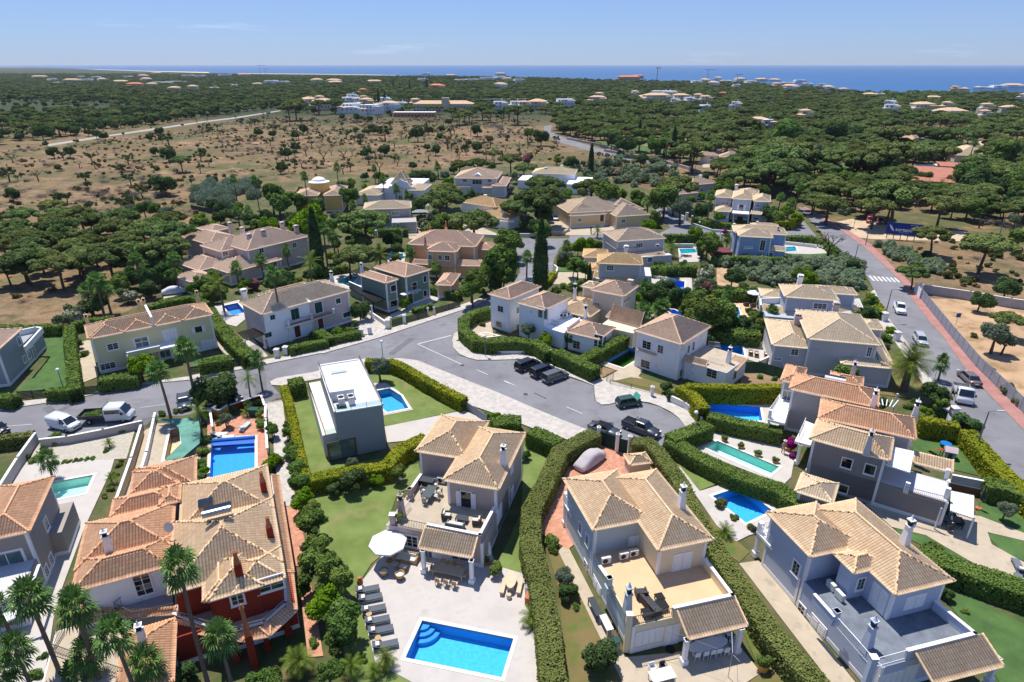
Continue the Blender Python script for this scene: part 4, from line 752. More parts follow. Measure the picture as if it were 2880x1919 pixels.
for k,a,b,w in (('G',(48,738),(130,775),.12),('G',(258,825),(346,866),.12),('G',(488,924),(600,972),.12),('F',(1620,660),(1702,697),.12),('F',(1812,740),(1900,776),.12),('F',(2028,825),(2116,866),.12),('F',(1200,478),(1520,625),.14),('F',(1205,476),(1440,416),.25),('E',(20,1065),(230,1048),.1),('E',(380,1030),(560,1008),.1),('E',(1000,930),(1180,905),.1)): mk.prism(strip_(k,a,b,w),None,.062)
for i in range(7):
    a=(1040+i*34,1358+i*0+i*3);b=(1078+i*34,1400+i*2); mk.prism(strip_('M',a,b,.45),None,.066)
o=mk.build('road_markings',PAINT); o['kind']='structure'
pm=MB()
for k,a,b,w in (('F',(1010,550),(1160,437),1.1),('E',(1855,690),(1855,830),1.6),('E',(330,925),(400,985),1.),('E',(520,900),(430,950),.9),('H',(1200,60),(1500,300),.5)): pm.prism(strip_(k,a,b,w),None,.055)
o=pm.build('asphalt_repairs',mat('old_asphalt_patch','6a6a6d',.95,.1,.8,world=True)); o['kind']='structure'
for k,x,y,q in (('F',1517,626,0),('G',198,832,0),('G',806,1040,0),('F',1488,450,0),('F',1580,0,0)):
    if y: p=g(k,x,y,.066 if k!='F' or y>500 else .16); o=MB().lathe((0,0,0),[(.32,0),(.32,.012),(.27,.014)],14).build('manhole_cover',mat('cast_iron','4a4644',.7,.2,8)); o.location=p; tag(o,'round dark manhole cover '+{1517:'at the end of the long white give way line',198:'left of the middle dashes of the cul-de-sac',806:'just behind the slate convertible',1488:'on the curved pavement by the corner house'}.get(x,'in the street'),'manhole cover',group='manhole covers of the street')
# ------------------------------------------------------------------ houses
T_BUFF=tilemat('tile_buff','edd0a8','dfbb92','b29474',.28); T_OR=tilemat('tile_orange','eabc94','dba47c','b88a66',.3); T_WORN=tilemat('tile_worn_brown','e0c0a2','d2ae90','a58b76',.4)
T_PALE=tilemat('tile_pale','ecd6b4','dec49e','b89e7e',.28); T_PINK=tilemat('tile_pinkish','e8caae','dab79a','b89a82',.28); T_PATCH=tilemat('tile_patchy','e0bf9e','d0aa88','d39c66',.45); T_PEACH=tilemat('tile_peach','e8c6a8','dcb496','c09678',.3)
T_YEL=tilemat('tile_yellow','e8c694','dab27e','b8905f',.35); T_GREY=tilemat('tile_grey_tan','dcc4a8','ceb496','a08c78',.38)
def st(n,c,**k): return mat(n,c,.92,.05,.35,bump=.12,bscale=25,spots=(tuple(v*.84 for v in srgb(c)),.7,.54,.25),det=8)
S_BEIGE=st('stucco_beige','b5a49a'); S_YEL=st('stucco_pale_yellow','dccfae'); S_BLUEG=st('stucco_pale_blue_green','b4c0c2'); S_BLUE=st('stucco_light_blue','b3bccd'); S_GREY=st('stucco_grey','afa9a7'); S_CONC=st('stucco_concrete_grey','8f999c')
S_WHITE=st('stucco_white','ececee'); S_STAIN=mat('stucco_stained_white','e2e1e3',.92,.05,.5,bump=.1,spots=('a9a9ae',.7,.56,.2),det=8); S_RED=st('stucco_red','8c3322'); S_PEACH=st('stucco_peach','e0b285'); S_PINK=st('stucco_pinkish','c9bab4'); S_SAGE=st('stucco_sage_green','7c8c7e'); S_LYEL=st('stucco_lemon','d8cfa6'); S_CREAM=st('stucco_cream','d0c5b0'); S_OCH=st('stucco_ochre','d9b66e'); S_LGREY=st('stucco_light_grey','c4c0c0')
def villa(lab,wall,tile,ang,org,wl,wr,low_pts,floor,canopy,rails,parapets,front=None,lw=None):
    h=House('villa',lab,'house',wall,tile,ang,org); a=h.block(*wl,6.,z0=.1,wall=lw); b=h.block(*wr,6.,z0=.1); roofs=h.lastroof
    q=h.rect(*low_pts); u0,v0=a[0]+.42,q[2]; u1,v1=b[1]-.42,a[2]+1.
    h.walls(u0,u1,v0,v1,.1,2.98,wall=front); 
    MB().box(u0+.12,u1-.12,v0+.12,v1,2.98,3.03).build('terrace_floor',floor,h.root); h.V=(u0,u1,v0,v1)
    for z in parapets: h.par(*z)
    for z in rails: h.par(z[0],z[1],3.95,3.,kind='rail',m=z[2])
    return h
# --- beige villa
V1=villa('beige two storey villa with furnished roof terrace, behind the rectangular pool',S_BEIGE,T_BUFF,-15.5,('F',1375,1440,6),('F','1380,980 1175,1240 1555,1295'),('F','1375,1440 1765,1515 1975,1110'),('B','1010,450 1640,520',3.),BEIGE,None,
 [('B','1145,265 1105,315',WHITE),('B','1040,395 1275,440',IRON)],[('B','1222,88 1150,192',3.95,2.9),('B','1275,440 1645,512 1745,322',3.95,2.9),('B','1018,368 1022,368',4.1,.1,.45)])
V1.lean('B','1205,620 1590,690',2.75,'1280,450 1640,530',3.75); V1.post('B',1250,785,.12,2.6,.32); V1.post('B',1590,860,.12,2.6,.32); V1.chim('F',1810,1330,6.3,2.6); V1.chim('B',1090,385,3.,3.,m=S_BEIGE); V1.post('B',1150,260,3.,1.25,.4,S_BEIGE)
V1.win('B',1145,560,1.6,1.2,'wide'); V1.win('B',1385,680,1.6,2.1,'shut'); V1.win('B',1500,700,2.6,2.0,'sliding'); V1.win('B',1548,275,1.0,2.1,'french'); V1.win('B',1785,370,1.3,1.6,'shut'); V1.win('B',1875,215,.8,1.1,'shut'); V1.win('B',1872,50,.7,1.,'shut'); V1.ac('B',1372,150,3.05); V1.win('B',1278,660,.9,2.0,'sliding')
# --- pale yellow villa
V2=villa('pale yellow villa with blue-green side wall and orange tiled roof terrace',S_YEL,T_BUFF,15.3,('C',1140,640,6),('C','460,120 690,490 1110,410'),('C','1140,640 1545,555 1130,50'),('C','930,1180 1670,990',3.),TAN,None,
 [('C','800,880 905,1085',IRON),('C','975,1100 1255,1040',IRON)],[('C','730,742 790,830',3.95,2.9),('C','1257,1032 1670,942 1482,692',3.95,2.9),('C','938,1078 942,1078',4.1,.1,.4)],lw=S_BLUEG)
MB().box(V2.V[0]-.015,V2.V[0],V2.V[2],V2.V[3]+6,.1,2.98).build('wall',S_BLUEG,V2.root)
V2.lean('C','1360,1272 1785,1172',2.75,'1268,1045 1665,952',3.75); V2.post('C',1322,1435,.12,2.6,.32); V2.post('C',1700,1350,.12,2.6,.32); V2.chim('C',1305,318,6.5,2.7); V2.chim('C',920,1075,3.,3.2,m=S_BLUEG); V2.post('C',790,905,3.,1.3,.4,S_BLUEG)
for x,y,w_,h_,t_ in ((592,470,.55,1.,'grille'),(640,555,.55,1.,'grille'),(627,745,.6,1.1,'win'),(708,905,1.6,1.7,'shut'),(980,560,1.2,1.0,'shut'),(1310,720,1.6,2.1,'shut'),(1075,1245,2.2,1.4,'shut'),(1240,1230,1.1,2.1,'shut')): V2.win('C',x,y,w_,h_,t_)
for x,y in((768,722),(895,690),(965,670)): V2.ac('C',x,y,3.05,0)
# --- light blue villa
V3=villa('light blue two storey villa with slate grey roof terrace, largest at the lower right',S_BLUE,T_BUFF,15.0,('D',1350,945,6),('D','435,355 755,685 1130,580'),('D','1350,945 1795,850 1080,260'),('D','1205,1480 1930,1215',3.),GREYT,None,
 [('D','955,1110 1195,1380',WHITE),('D','1250,1395 1450,1340',WHITE)],[('D','795,945 925,1090',3.95,2.9),('D','1458,1335 1932,1215 1655,990',3.95,2.9),('D','1213,1385 1217,1385',4.1,.1,.42)])
V3.rooft(V3.rect('D','1060,800 1180,780 1200,645 920,655',6.),6.05); V3.lean('D','1640,1590 2140,1462',2.75,'1475,1345 1925,1232',3.75); V3.post('D',2020,1568,.12,2.6,.32); V3.chim('D',1425,580,6.6,2.9); V3.chim('D',1160,1310,3.,3.1,m=S_BLUE); V3.post('D',925,1145,3.,1.3,.42,S_BLUE)
r_=V3.rect('D','1060,800 1180,780 1200,645 1000,700',6.); V3.walls(r_[0]+.3,r_[1],r_[2]+.35,r_[3],3,5.95,corner=False)
for x,y,w_,h_,t_ in ((658,755,.7,1.2,'grille'),(693,1060,.65,1.2,'grille'),(808,1190,1.6,1.7,'shut'),(1115,865,.6,1.1,'grille'),(1242,970,1.3,2.1,'shut'),(1500,995,1.7,1.3,'shut'),(1325,1550,2.2,1.4,'shut'),(1460,1520,1.,2.1,'shut')): V3.win('D',x,y,w_,h_,t_)
V3.ac('D',900,905,3.05,math.pi/2); V3.ac('D',960,975,3.05,math.pi/2)
def backbalc(h,cx):
    u,v=h.V[0],cx.y; h.slab('balcony_slab',WHITE,[Vector(q) for q in ((u-.1,v,0),(u+3,v,0),(u+3,v+2.3,0),(u-.1,v+2.3,0))],2.75,3.)
    m=MB()
    for A,B in (((u,v+.1),(u,v+2.2)),((u,v+2.2),(u+2.9,v+2.2))):
        m.tube([(*A,3.95),(*B,3.95)],.03,5); n=14
        for i in range(n+1): x=A[0]+(B[0]-A[0])*i/n; y=A[1]+(B[1]-A[1])*i/n; m.box(x-.012,x+.012,y-.012,y+.012,3,3.95)
    m.build('railing',WHITE,h.root); c=MB().box(u-.05,u+.3,v+1.95,v+2.25,.1,2.75); c.box(u-.15,u+.4,v+1.85,v+2.35,.1,.7); c.box(u-.08,u+.32,v+1.9,v+2.3,3,4.1); c.build('column',WHITE,h.root)
backbalc(V3,V3.P('D','432,622',3.)[0]); backbalc(V2,V2.P('C','485,390',3.)[0])
# --- modern flat roofed house
M1=House('modern_house','flat roofed grey modern house with glass railings and white roof terrace','house',S_CONC,T_BUFF,('F','500,625 610,960',6.2),('F',610,960,6.2)); 
r=M1.rect('F','610,960 950,905 785,580 500,625',6.2); M1.walls(*r,.1,6.2,corner=False,plinth=False); M1.slab('roof_deck',mat('white_roof_tiles','c9c7c9',.8,.05,1.2,spots=('c4c3c6',.9,.5,.1)),[Vector((r[0]+.15,r[2]+.15,0)),Vector((r[1]-.15,r[2]+.15,0)),Vector((r[1]-.15,r[3]-.15,0)),Vector((r[0]+.15,r[3]-.15,0))],6.2,6.24)
M1.par('F','500,625 612,958 950,903 785,580 500,625',6.35,6.2,.14,'wall',m=WHITE); M1.par('F','495,600 610,925 945,868 785,555',7.1,6.3,kind='glass')
q=M1.rect('F','425,770 540,1125 622,1105 500,740',3.1); MB().box(q[0],q[1],q[2],min(q[3],q[3]),.1,3.1).build('side_wing',[mat('pale_wall','cfcac0',.9,.04,.5)],M1.root); M1.slab('side_terrace',mat('cream_deck','d6d0c2',.8,.03,1),[Vector((q[0]+.1,q[2]+.1,0)),Vector((q[1],q[2]+.1,0)),Vector((q[1],q[3]-.1,0)),Vector((q[0]+.1,q[3]-.1,0))],3.1,3.14)
M1.par('F','418,730 540,1085 622,1068',4.,3.15,kind='glass')
s_=M1.P('F','545,730 575,815 745,790 715,708',7.6); M1.slab('roof_hut',mat('white_corrugated','dedede',.5,.03,3),s_,6.3,7.5)
hut=MB(); a_,b_,c_,d_=s_
for i in range(14): u=a_.lerp(d_,i/13.); v=b_.lerp(c_,i/13.); hut.tube([(u.x,u.y,7.53),(v.x,v.y,7.5)],.05,4)
hut.build('hut_roof_ribs',mat('white_corrugated','dedede'),M1.root)
for x,y in((655,865),(725,855)):
    p=M1.P('F',f'{x},{y}',7.)[0]; mb=MB().box(p.x-.55,p.x+.55,p.y-.35,p.y+.35,6.24,7.25); mb.lathe((p.x,p.y,7.25),[(.33,0),(.33,.03),(.05,.04)],14,1); mb.build('air_conditioner',[mat('ac_white','cfcfca',.5),BLACK],M1.root)
M1.slab('skylight',GLASS,M1.P('F','620,905 690,900 697,930 628,937',6.3),6.24,6.32); M1.slab('skylight',mat('frosted_skylight','aebcc0',.3,.05,1),M1.P('F','585,675 692,660 694,672 587,690',6.3),6.24,6.36)
M1.faces.append(('v',q[2],q[0],q[1],.1,3.1,0)); f=M1.win('F',665,1225,3.0,2.2,'sliding',fm=mat('bronze_frame','5f5647',.5))
# --- stained white house with one big hip roof
W1=House('white_house','stained white house under one big worn hip roof, beside the half empty pool','house',S_STAIN,T_WORN,('G','965,380 1310,485',6),('G',1310,485,6)); W1.block('G','965,380 1310,485 1515,350',6.,sl=.5)
q=W1.rect('G','1500,640 1630,755',.1); p1=W1.P('G','1285,750 1640,760 1720,690 1430,560',.1); w_=W1.rect('G','1430,560 1650,660 1740,560',3.)
e_=W1.rect('G','965,380 1310,485 1515,350',6.); ux=max(p.x for p in W1.P('G','1640,760 1730,680',.1)); vy0=min(p.y for p in W1.P('G','1640,760',.1)); 
W1.walls(e_[1]-.5,e_[1]+6.2,e_[2]+1.9,e_[3]-.6,.1,3.,corner=False); W1.slab('terrace_floor',BEIGE,[Vector((e_[1]-.5,e_[2]+2.,0)),Vector((e_[1]+6.1,e_[2]+2.,0)),Vector((e_[1]+6.1,e_[3]-.7,0)),Vector((e_[1]-.5,e_[3]-.7,0))],3.,3.03)
W1.par('G','1500,560 1612,590',3.9,3.,kind='rail'); W1.lean('G','1322,600 1478,640',2.9,'1345,540 1490,598',3.6); W1.lean('G','1610,640 1700,668',2.6,'1700,560 1800,575',3.3); W1.chim('G',1640,600,3.2,2.7); W1.post('G',1330,720,.1,2.7,.3); W1.post('G',1424,735,.1,2.6,.3); W1.par('G','1500,455 1580,465',3.8,3.,kind='rail')
for x,y,w2,h2 in ((1060,482,1.4,1.2),(1158,512,.9,1.2),(1050,618,1.5,1.2),(1355,512,.6,1.2),(1390,490,.6,1.3),(1300,680,.6,1.1),(1522,685,1.5,1.2),(1685,695,1.,1.2)): W1.win('G',x,y,w2,h2,'grille')
a_,b_=W1.P('G','965,520 1112,560',3.3); rf=Roof(); rf.lean((a_.x,e_[2]-.0,3.05),(b_.x,e_[2]-.0,3.05),(b_.x,e_[2]+.45,3.3),(a_.x,e_[2]+.45,3.3),5,False); ob('canopy_roof',rf.mesh('canopy_roof',T_WORN),W1.root)
# --- white corner house
W2=House('white_house','bright white corner house with two stepped tiled roofs behind the curved hedge','house',S_WHITE,T_WORN,('G','90,160 310,70',6.3),('G',90,160,6.3)); W2.turn(R(51.)); 
W2.block('F','1715,112 1840,160 2085,68',6.3); W2.block('G','130,182 285,165 380,215 522,150',6.1)
e_=W2.rect('G','130,182 380,215 522,150',6.1); g_=W2.rect('G','200,420 500,430',3.); q=W2.rect('G','380,330 590,300 500,380',3.); W2.walls(min(e_[0],q[0])+.5,q[1],q[2],q[3]+.5,.1,3.,corner=False)
W2.par('G','380,300 495,345',3.9,3.,kind='rail',m=IRON); W2.par('G','498,350 580,290',3.9,3.)
for x,y,w2,h2,t2 in ((20,225,1.2,1.,'grille'),(142,235,.6,1.,'grille'),(142,355,.6,1.,'grille'),(10,335,1.2,1.,'french'),(320,255,1.9,1.8,'sliding'),(240,245,.3,.3,'win')): W2.win('G',x,y,w2,h2,t2)
for x,y in((455,285),(480,285),(505,275)): W2.ac('G',x,y,3.2,R(-40))
# garden pavilion of that house
W3=House('garden_pavilion','small cream garden pavilion with hipped tile roof between two hedges','garden building',S_WHITE,T_WORN,('G','480,390 690,440',3.2),('G',690,440,3.2)); W3.block('G','480,390 690,440 840,360',3.2); W3.win('G',560,480,1.2,1.3,'grille'); W3.win('G',715,455,1.3,2.,'door'); W3.win('G',760,440,.7,1.6,'grille')
# --- cream house with several tiled roofs
C1=House('cream_house','cream house with a square upper floor and several low tiled roofs, behind the corner house','house',S_CREAM,T_WORN,('G','660,90 865,130',6.3),('G',865,130,6.3)); C1.block('G','655,92 860,132 1005,65',6.3); C1.block('G','585,65 700,88 755,50',5.8,tile=T_PALE); C1.block('G','520,250 655,290 690,180 560,140',3.2,tile=T_BUFF)
C1.block('G','835,150 890,180 945,150',4.9,sl=.3); C1.lean('G','790,300 1010,360',2.9,'850,235 1000,200',5.3); q=C1.rect('G','850,370 1010,355 1000,240 860,240',2.9); C1.walls(*q,.1,2.8,corner=False); C1.lean('G','765,285 840,302',2.9,'790,240 850,255',3.4)
for x,y,w2,h2,t2 in ((700,200,.25,1.,'black'),(718,202,.25,1.,'black'),(893,195,.5,.6,'win'),(815,335,.7,.7,'win'),(555,280,1.,.8,'grille')): C1.win('G',x,y,w2,h2,t2)
C1.chim('G',545,180,3.5,4.2,'thin'); C1.chim('G',942,60,6.4,1.2,'box',m=S_CREAM); C1.chim('G',620,330,2.,4.,'thin',m=S_WHITE)
# --- yellow semi detached house
Y1=House('semi_detached_house','pale lemon semi detached pair with patchy orange roof, behind two tall fan palms','house',S_LYEL,T_PATCH,('E','640,440 1520,265',6),('E',640,440,6)); r=Y1.block('E','640,440 1520,262 1450,190 598,348',6.)
for s_ in ('640,440 890,395','890,412 1110,375','1110,372 1310,325','1305,308 1520,265'):
    a_,b_=Y1.P('E',s_,6.); f=Roof(); f.hip(a_.x,b_.x,r[2]-.25,r[2]+5.2,6.03,.42,4); ob('roof',f.mesh('roof',T_PATCH),Y1.root)
MB().box(*[(lambda p:(p.x-.15,p.x+.15,r[2]-.2,r[3],5.9,7.6))(Y1.P('E','1105,375',6.)[0])][0]).build('party_wall',WHITE,Y1.root)
for x,y,w2,h2,t2 in ((803,492,1.3,.9,'win'),(1010,470,1.8,1.9,'sliding'),(1212,410,1.9,1.9,'shut'),(1412,370,1.,1.,'french'),(765,632,2.,.9,'wide'),(1490,475,2.2,1.3,'shut'),(1040,590,2.,2.,'sliding'),(1180,560,1.5,2.,'sliding')): Y1.win('E',x,y,w2,h2,t2)
a_,b_,c_=Y1.P('E','905,560 1130,515 1270,480',3.05); Y1.slab('balcony_slab',WHITE,[Vector((a_.x,a_.y,0)),Vector((c_.x,a_.y,0)),Vector((c_.x,r[2]+.6,0)),Vector((a_.x,r[2]+.6,0))],2.75,3.); Y1.par('E','905,535 1130,487',3.9,3.,.15); Y1.post('E',930,665,.1,2.7,.28); Y1.post('E',1135,560,.1,2.7,.3)
for x,y in((630,345),(1000,235),(1035,225),(1412,170)): Y1.chim('E',x,y,5.6,2.2,'thin',m=mat('ochre_chimney','cdb88c',.9))
# --- pink and white semi detached house
P1=House('semi_detached_house','pink and white semi detached pair with dark green shutters and a long balcony','house',S_PINK,T_GREY,('E','1835,255 2165,165',6),('E',1835,255,6)); r=P1.block('E','1740,170 1835,255 F:730,95 405,175',6.); r2=P1.rect('E','1810,120 2180,40 F:405,20 280,60',6.); P1.rooft(P1.rect('F','50,110 410,30 330,90',6.),5.6)
pw=P1.P('F','408,165',6.)[0]; f=MB(); f.add([(pw.x-.25,r[2]-.05,6.05),(pw.x+.25,r[2]-.05,6.05),(pw.x+.25,(r[2]+r[3])/2,7.6),(pw.x-.25,(r[2]+r[3])/2,7.6),(pw.x+.25,r[3],6.05),(pw.x-.25,r[3],6.05)],[(0,1,2,3),(3,2,4,5)]); f.build('party_wall',WHITE,P1.root)
MB().box(r[0]+.41,pw.x,r[2]+.4,r[2]+.43,.1,5.9).build('wall',S_WHITE,P1.root)
for x,y,w2,h2 in ((168,285,.8,.8),(328,262,1.4,1.9),(495,215,1.4,1.9),(635,168,.9,.9),(138,410,1.1,.8),(695,265,1.4,.9)): P1.win('F',x,y,w2,h2,'green')
P1.win('F',345,385,1.,2.,'wood'); P1.win('F',510,325,1.,2.,'wood')
a_,b_=P1.P('F','272,355 622,265',3.); P1.slab('balcony_slab',WHITE,[Vector((a_.x,a_.y,0)),Vector((b_.x,a_.y,0)),Vector((b_.x,r[2]+.6,0)),Vector((a_.x,r[2]+.6,0))],2.75,3.); P1.slab('balcony_floor',TERP,[Vector((a_.x+.1,a_.y+.1,0)),Vector((b_.x-.1,a_.y+.1,0)),Vector((b_.x-.1,r[2]+.4,0)),Vector((a_.x+.1,r[2]+.4,0))],3.,3.02); P1.par('F','278,310 615,232',3.9,3.,kind='rail',m=IRON)
for x,y in((298,455),(462,400),(615,350)): P1.post('F',x,y,.1,2.7,.22)
for x,y in((282,345),(448,300),(603,262)): P1.post('F',x,y,3.,1.,.4,cap=False,name='balcony_pier')
P1.chim('E',1745,170,5.6,2.3,'box'); P1.chim('F',592,32,5.6,2.4,'thin')
def slatroof(h,k,low,zl,n=14,m=WOODD,posts=(),name='pergola'):
    P=h.P(k,low,zl); a,b,c,d=P; mb=MB()
    for e,f_ in((a,b),(d,c)): mb.tube([e,f_],.07,4)
    for i in range(n+1): t=i/n; u=a.lerp(d,t); v=b.lerp(c,t); w3=(v-u); ang=math.atan2(w3.y,w3.x); m_=(u+v)/2; mb.box(m_.x-w3.length/2,m_.x+w3.length/2,m_.y-.05,m_.y+.05,zl,zl+.14,0,ang,(m_.x,m_.y))
    for x,y in posts: p=h.P(k,f'{x},{y}',.1)[0]; mb.box(p.x-.1,p.x+.1,p.y-.1,p.y+.1,.1,zl)
    return mb.build(name,m,h.root)
slatroof(P1,'E','1690,395 1760,450 1885,410 1800,365',2.6,12,posts=()); P1.post('E',1888,508,.1,2.5,.2); P1.post('E',1760,545,.1,2.5,.2)
# --- sage green house
G1=House('green_house','sage green two storey house with peach roof and black slatted carport','house',S_SAGE,T_PEACH,('J','1940,1030 2150,965',6),('J',1780,1078,6)); G1.block('J','1570,1000 1780,1078 1885,1042',6.,sl=.36); r=G1.block('J','1940,1030 2150,965 1920,900 1690,945',6.02,sl=.36)
for x,y,w2,h2,t2 in ((1842,1115,1.2,1.2,'black'),(2012,1110,1.2,2.1,'black'),(2095,1040,.8,1.2,'black'),(1850,1235,1.9,1.2,'black'),(2097,1155,.8,1.2,'black'),(1975,1200,1.4,2.1,'black')): G1.win('J',x,y,w2,h2,t2)
a_,b_=G1.P('J','1895,1160 2095,1140',3.); G1.slab('balcony_slab',WHITE,[Vector((a_.x,r[2]-.6,0)),Vector((b_.x+.3,r[2]-.6,0)),Vector((b_.x+.3,r[2]+.6,0)),Vector((a_.x,r[2]+.6,0))],2.85,3.); G1.par('J','1975,1115 2050,1095',4.,3.,kind='rail',m=BLACK)
slatroof(G1,'J','1490,1110 1700,1235 1780,1205 1520,1095',2.9,16,BLACK,((1690,1340),)); slatroof(G1,'J','1480,985 1560,1010 1680,975 1600,945',2.9,8,BLACK,((1500,1060),)); G1.chim('J',1590,985,5.,2.2,'thin'); G1.par('J','1490,1060 1590,1105',3.,.1,.2); G1.post('J',1675,1365,.1,2.7,.25)
# --- left front grey villa
L1=House('villa','taupe villa with orange roof and upper terrace at the lower left edge','house',st('stucco_taupe','a0968f'),T_OR,('A','215,500 395,100',6.1),('A',215,500,6.1)); L1.turn(L1.a-math.pi/2); r=L1.block('A','395,100 215,500 -120,400',6.1); L1.walls(r[0]+.4,r[1]-.45,r[2]-4.4,r[2]+1,.1,3.,corner=True); L1.slab('terrace_floor',mat('pale_terrace','c3c0c0',.85,.04,1),[Vector((r[0]+.5,r[2]-4.3,0)),Vector((r[1]-.55,r[2]-4.3,0)),Vector((r[1]-.55,r[2]+.5,0)),Vector((r[0]+.5,r[2]+.5,0))],3.,3.03)
for x,y,w2,h2,t2 in ((327,440,.7,1.1,'win'),(362,695,.7,1.,'win'),(328,778,.7,1.,'win'),(62,715,2.3,2.1,'sliding')): L1.win('A',x,y,w2,h2,t2)
L1.par('A','275,735 205,925',3.9,3.,.15); L1.par('A','205,925 0,990',3.9,3.,kind='glass'); q=L1.rect('A','440,250 515,460 430,470',.1); L1.walls(r[1]-.6,r[1]+.6,r[3]-4.5,r[3]+.3,.1,2.7,corner=False); slatroof(L1,'A','0,1020 60,1140 130,1110 100,1000',2.8,5,WHITE)
# --- red and white mansion with many hipped roofs
A1=House('red_mansion','large mansion with red and white halves under many joined orange hip roofs','house',S_WHITE,T_OR,('A','2020,715 1925,135',6.),('A',2020,715,6.)); A1.turn(A1.a-math.pi/2)
X1=A1.rect('A','2020,715 1925,135',6.)[1]; 
def blk(st_,z=6.,w=None,t=None,ext=False,**k):
    q=list(A1.rect('A',st_,z)); 
    if ext: q[1]=X1
    return A1.block('A',st_,z,R4=tuple(q),wall=w,tile=t,corner=False,**k)
blk('1290,160 1960,330 1925,135',6.,S_RED,T_BUFF,True); blk('1225,430 1240,640 2020,715 1970,330',6.02,S_RED,T_BUFF,True); blk('1470,690 1560,925 1820,900 1860,690',6.05,S_RED,T_BUFF); blk('1640,700 2020,715 1880,880',6.0,S_RED,T_BUFF,True)
blk('1440,700 1440,900 1640,945 1700,860',5.98,S_RED,T_BUFF)
blk('720,410 545,700 1235,600 1240,380'); blk('560,690 870,820 1225,740 1225,560',5.97); blk('925,235 780,380 1220,300 1250,190',6.03); blk('930,230 940,100 1180,25 1280,160',5.95); blk('1130,290 1290,280 1250,165 1150,180',6.3)
E_=A1.rect('E','950,1400 1050,1345 1355,1290 1400,1480',5.6); A1.block('A','0,0',5.6,R4=E_,corner=False)
q=A1.rect('A','1240,1080 2040,1010',3.1); y0=A1.rect('A','1520,1170 1700,1185',3.)[2]; A1.walls(A1.rect('A','1245,1080',3.)[0],X1+.3,y0+1.0,q[3]+6,.1,3.,wall=S_RED,corner=False); A1.slab('terrace_floor',mat('mottled_terrace_tile','c9ac98',.85,.12,.9,c2='b08f80',spots=('a8846f',1.1,.55,.1)),A1.P('A','1242,925 1250,1075 1530,1185 1700,1190 1890,1135 2035,1005 2015,760 1500,750',3.),3.,3.04)
A1.slab('terrace_floor',mat('grey_terrace_tile','9c9698',.85,.05,1),A1.P('A','650,780 830,1030 950,1080 1235,1030 1225,780',3.),.1,3.03)
A1.par('A','1238,1075 1530,1185 1700,1190 1885,1135 2035,1000 2028,820',3.35,3.,.12,m=S_RED); A1.par('A','810,1005 950,1070 1235,1005',4.,3.05,kind='rail',m=IRON); A1.par('A','930,905 808,1003',4.,3.05,kind='rail',m=IRON); A1.par('A','1240,1055 1530,1150',3.8,3.1,kind='rail',m=STEEL); A1.par('A','1700,1165 1870,1120 2020,985',3.8,3.1,kind='rail',m=STEEL)
for lo,hi in (('2122,1055 2092,780','2040,1005 2020,760'),('1925,1245 2122,1055','1885,1140 2038,1005'),('1730,1285 1925,1245','1700,1190 1885,1140'),('1215,1195 1730,1285','1240,1085 1560,1190'),('2100,790 1990,100','2025,740 1930,120'),('800,1120 1240,1090','820,1040 1230,1040'),('590,960 800,1120','660,850 810,1010')): A1.lean('A',lo,2.75,hi,3.15)
q=A1.rect('A','860,1330 1245,1568 1235,1110',3.); A1.block('A','0,0',3.,R4=q,corner=False); q=A1.rect('A','590,960 640,1110 800,1110 760,920',3.2); A1.block('A','0,0',3.2,R4=q,corner=False)
q=A1.rect('A','370,1290 600,1420 850,1560 640,1130',2.6); A1.walls(*q,.1,2.5,corner=False); MB().box(q[0]+.1,q[1]-.1,q[2]+.1,q[3]-.1,2.5,2.53).build('terrace_floor',BEIGE,A1.root); A1.par('A','440,1150 350,1290 870,1470',3.4,2.5,kind='rail',m=IRON)
for x,y,zb,h_ in ((1885,215,6.2,2.4),(1930,535,6.2,2.2),(1710,815,6.4,2.6)): A1.chim('A',x,y,zb,h_,'pot',m=S_RED)
A1.chim('A',785,640,6.2,2.5,'thin'); A1.chim('A',1030,1310,3.2,2.5,'thin'); A1.chim('A',1815,1440,.2,6.2,'pot',m=S_RED)
for x,y in((1690,1410),(1910,1330),(2060,1230)): A1.post('A',x,y,.1,2.6,.35,m=S_RED)
for x,y,w2,h2,t2 in ((1925,865,1.8,1.2,'win'),(1690,965,.8,1.2,'win'),(1020,870,1.1,2.,'door'),(1410,850,.9,2.,'door')): A1.win('A',x,y,w2,h2,t2)
p=A1.P('A','1580,430',7.3)[0]; so_=MB(); so_.tube([(p.x-1.3,p.y,8.5),(p.x+.9,p.y,8.5)],.3,14); so_.box(p.x-1.2,p.x+.9,p.y+.3,p.y+1.6,8.,8.1,1); so_.build('solar_water_heater',[STEEL,GLASS],A1.root)
p=A1.P('A','1460,270',7.3)[0]; MB().box(p.x-.6,p.x+.6,p.y-.5,p.y+.5,6.9,7.15).build('skylight',GLASS,A1.root)
sd_=MB(); p=A1.P('A','1200,450',7.5)[0]; sd_.lathe((0,0,0),[(.02,-.08),(.3,-.04),(.45,.05)],14); o=sd_.build('satellite_dish',mat('grey_dish','bdbab6',.5,.05),A1.root); o.location=(p.x,p.y,7.3); o.rotation_euler=(R(70),0,R(-30))
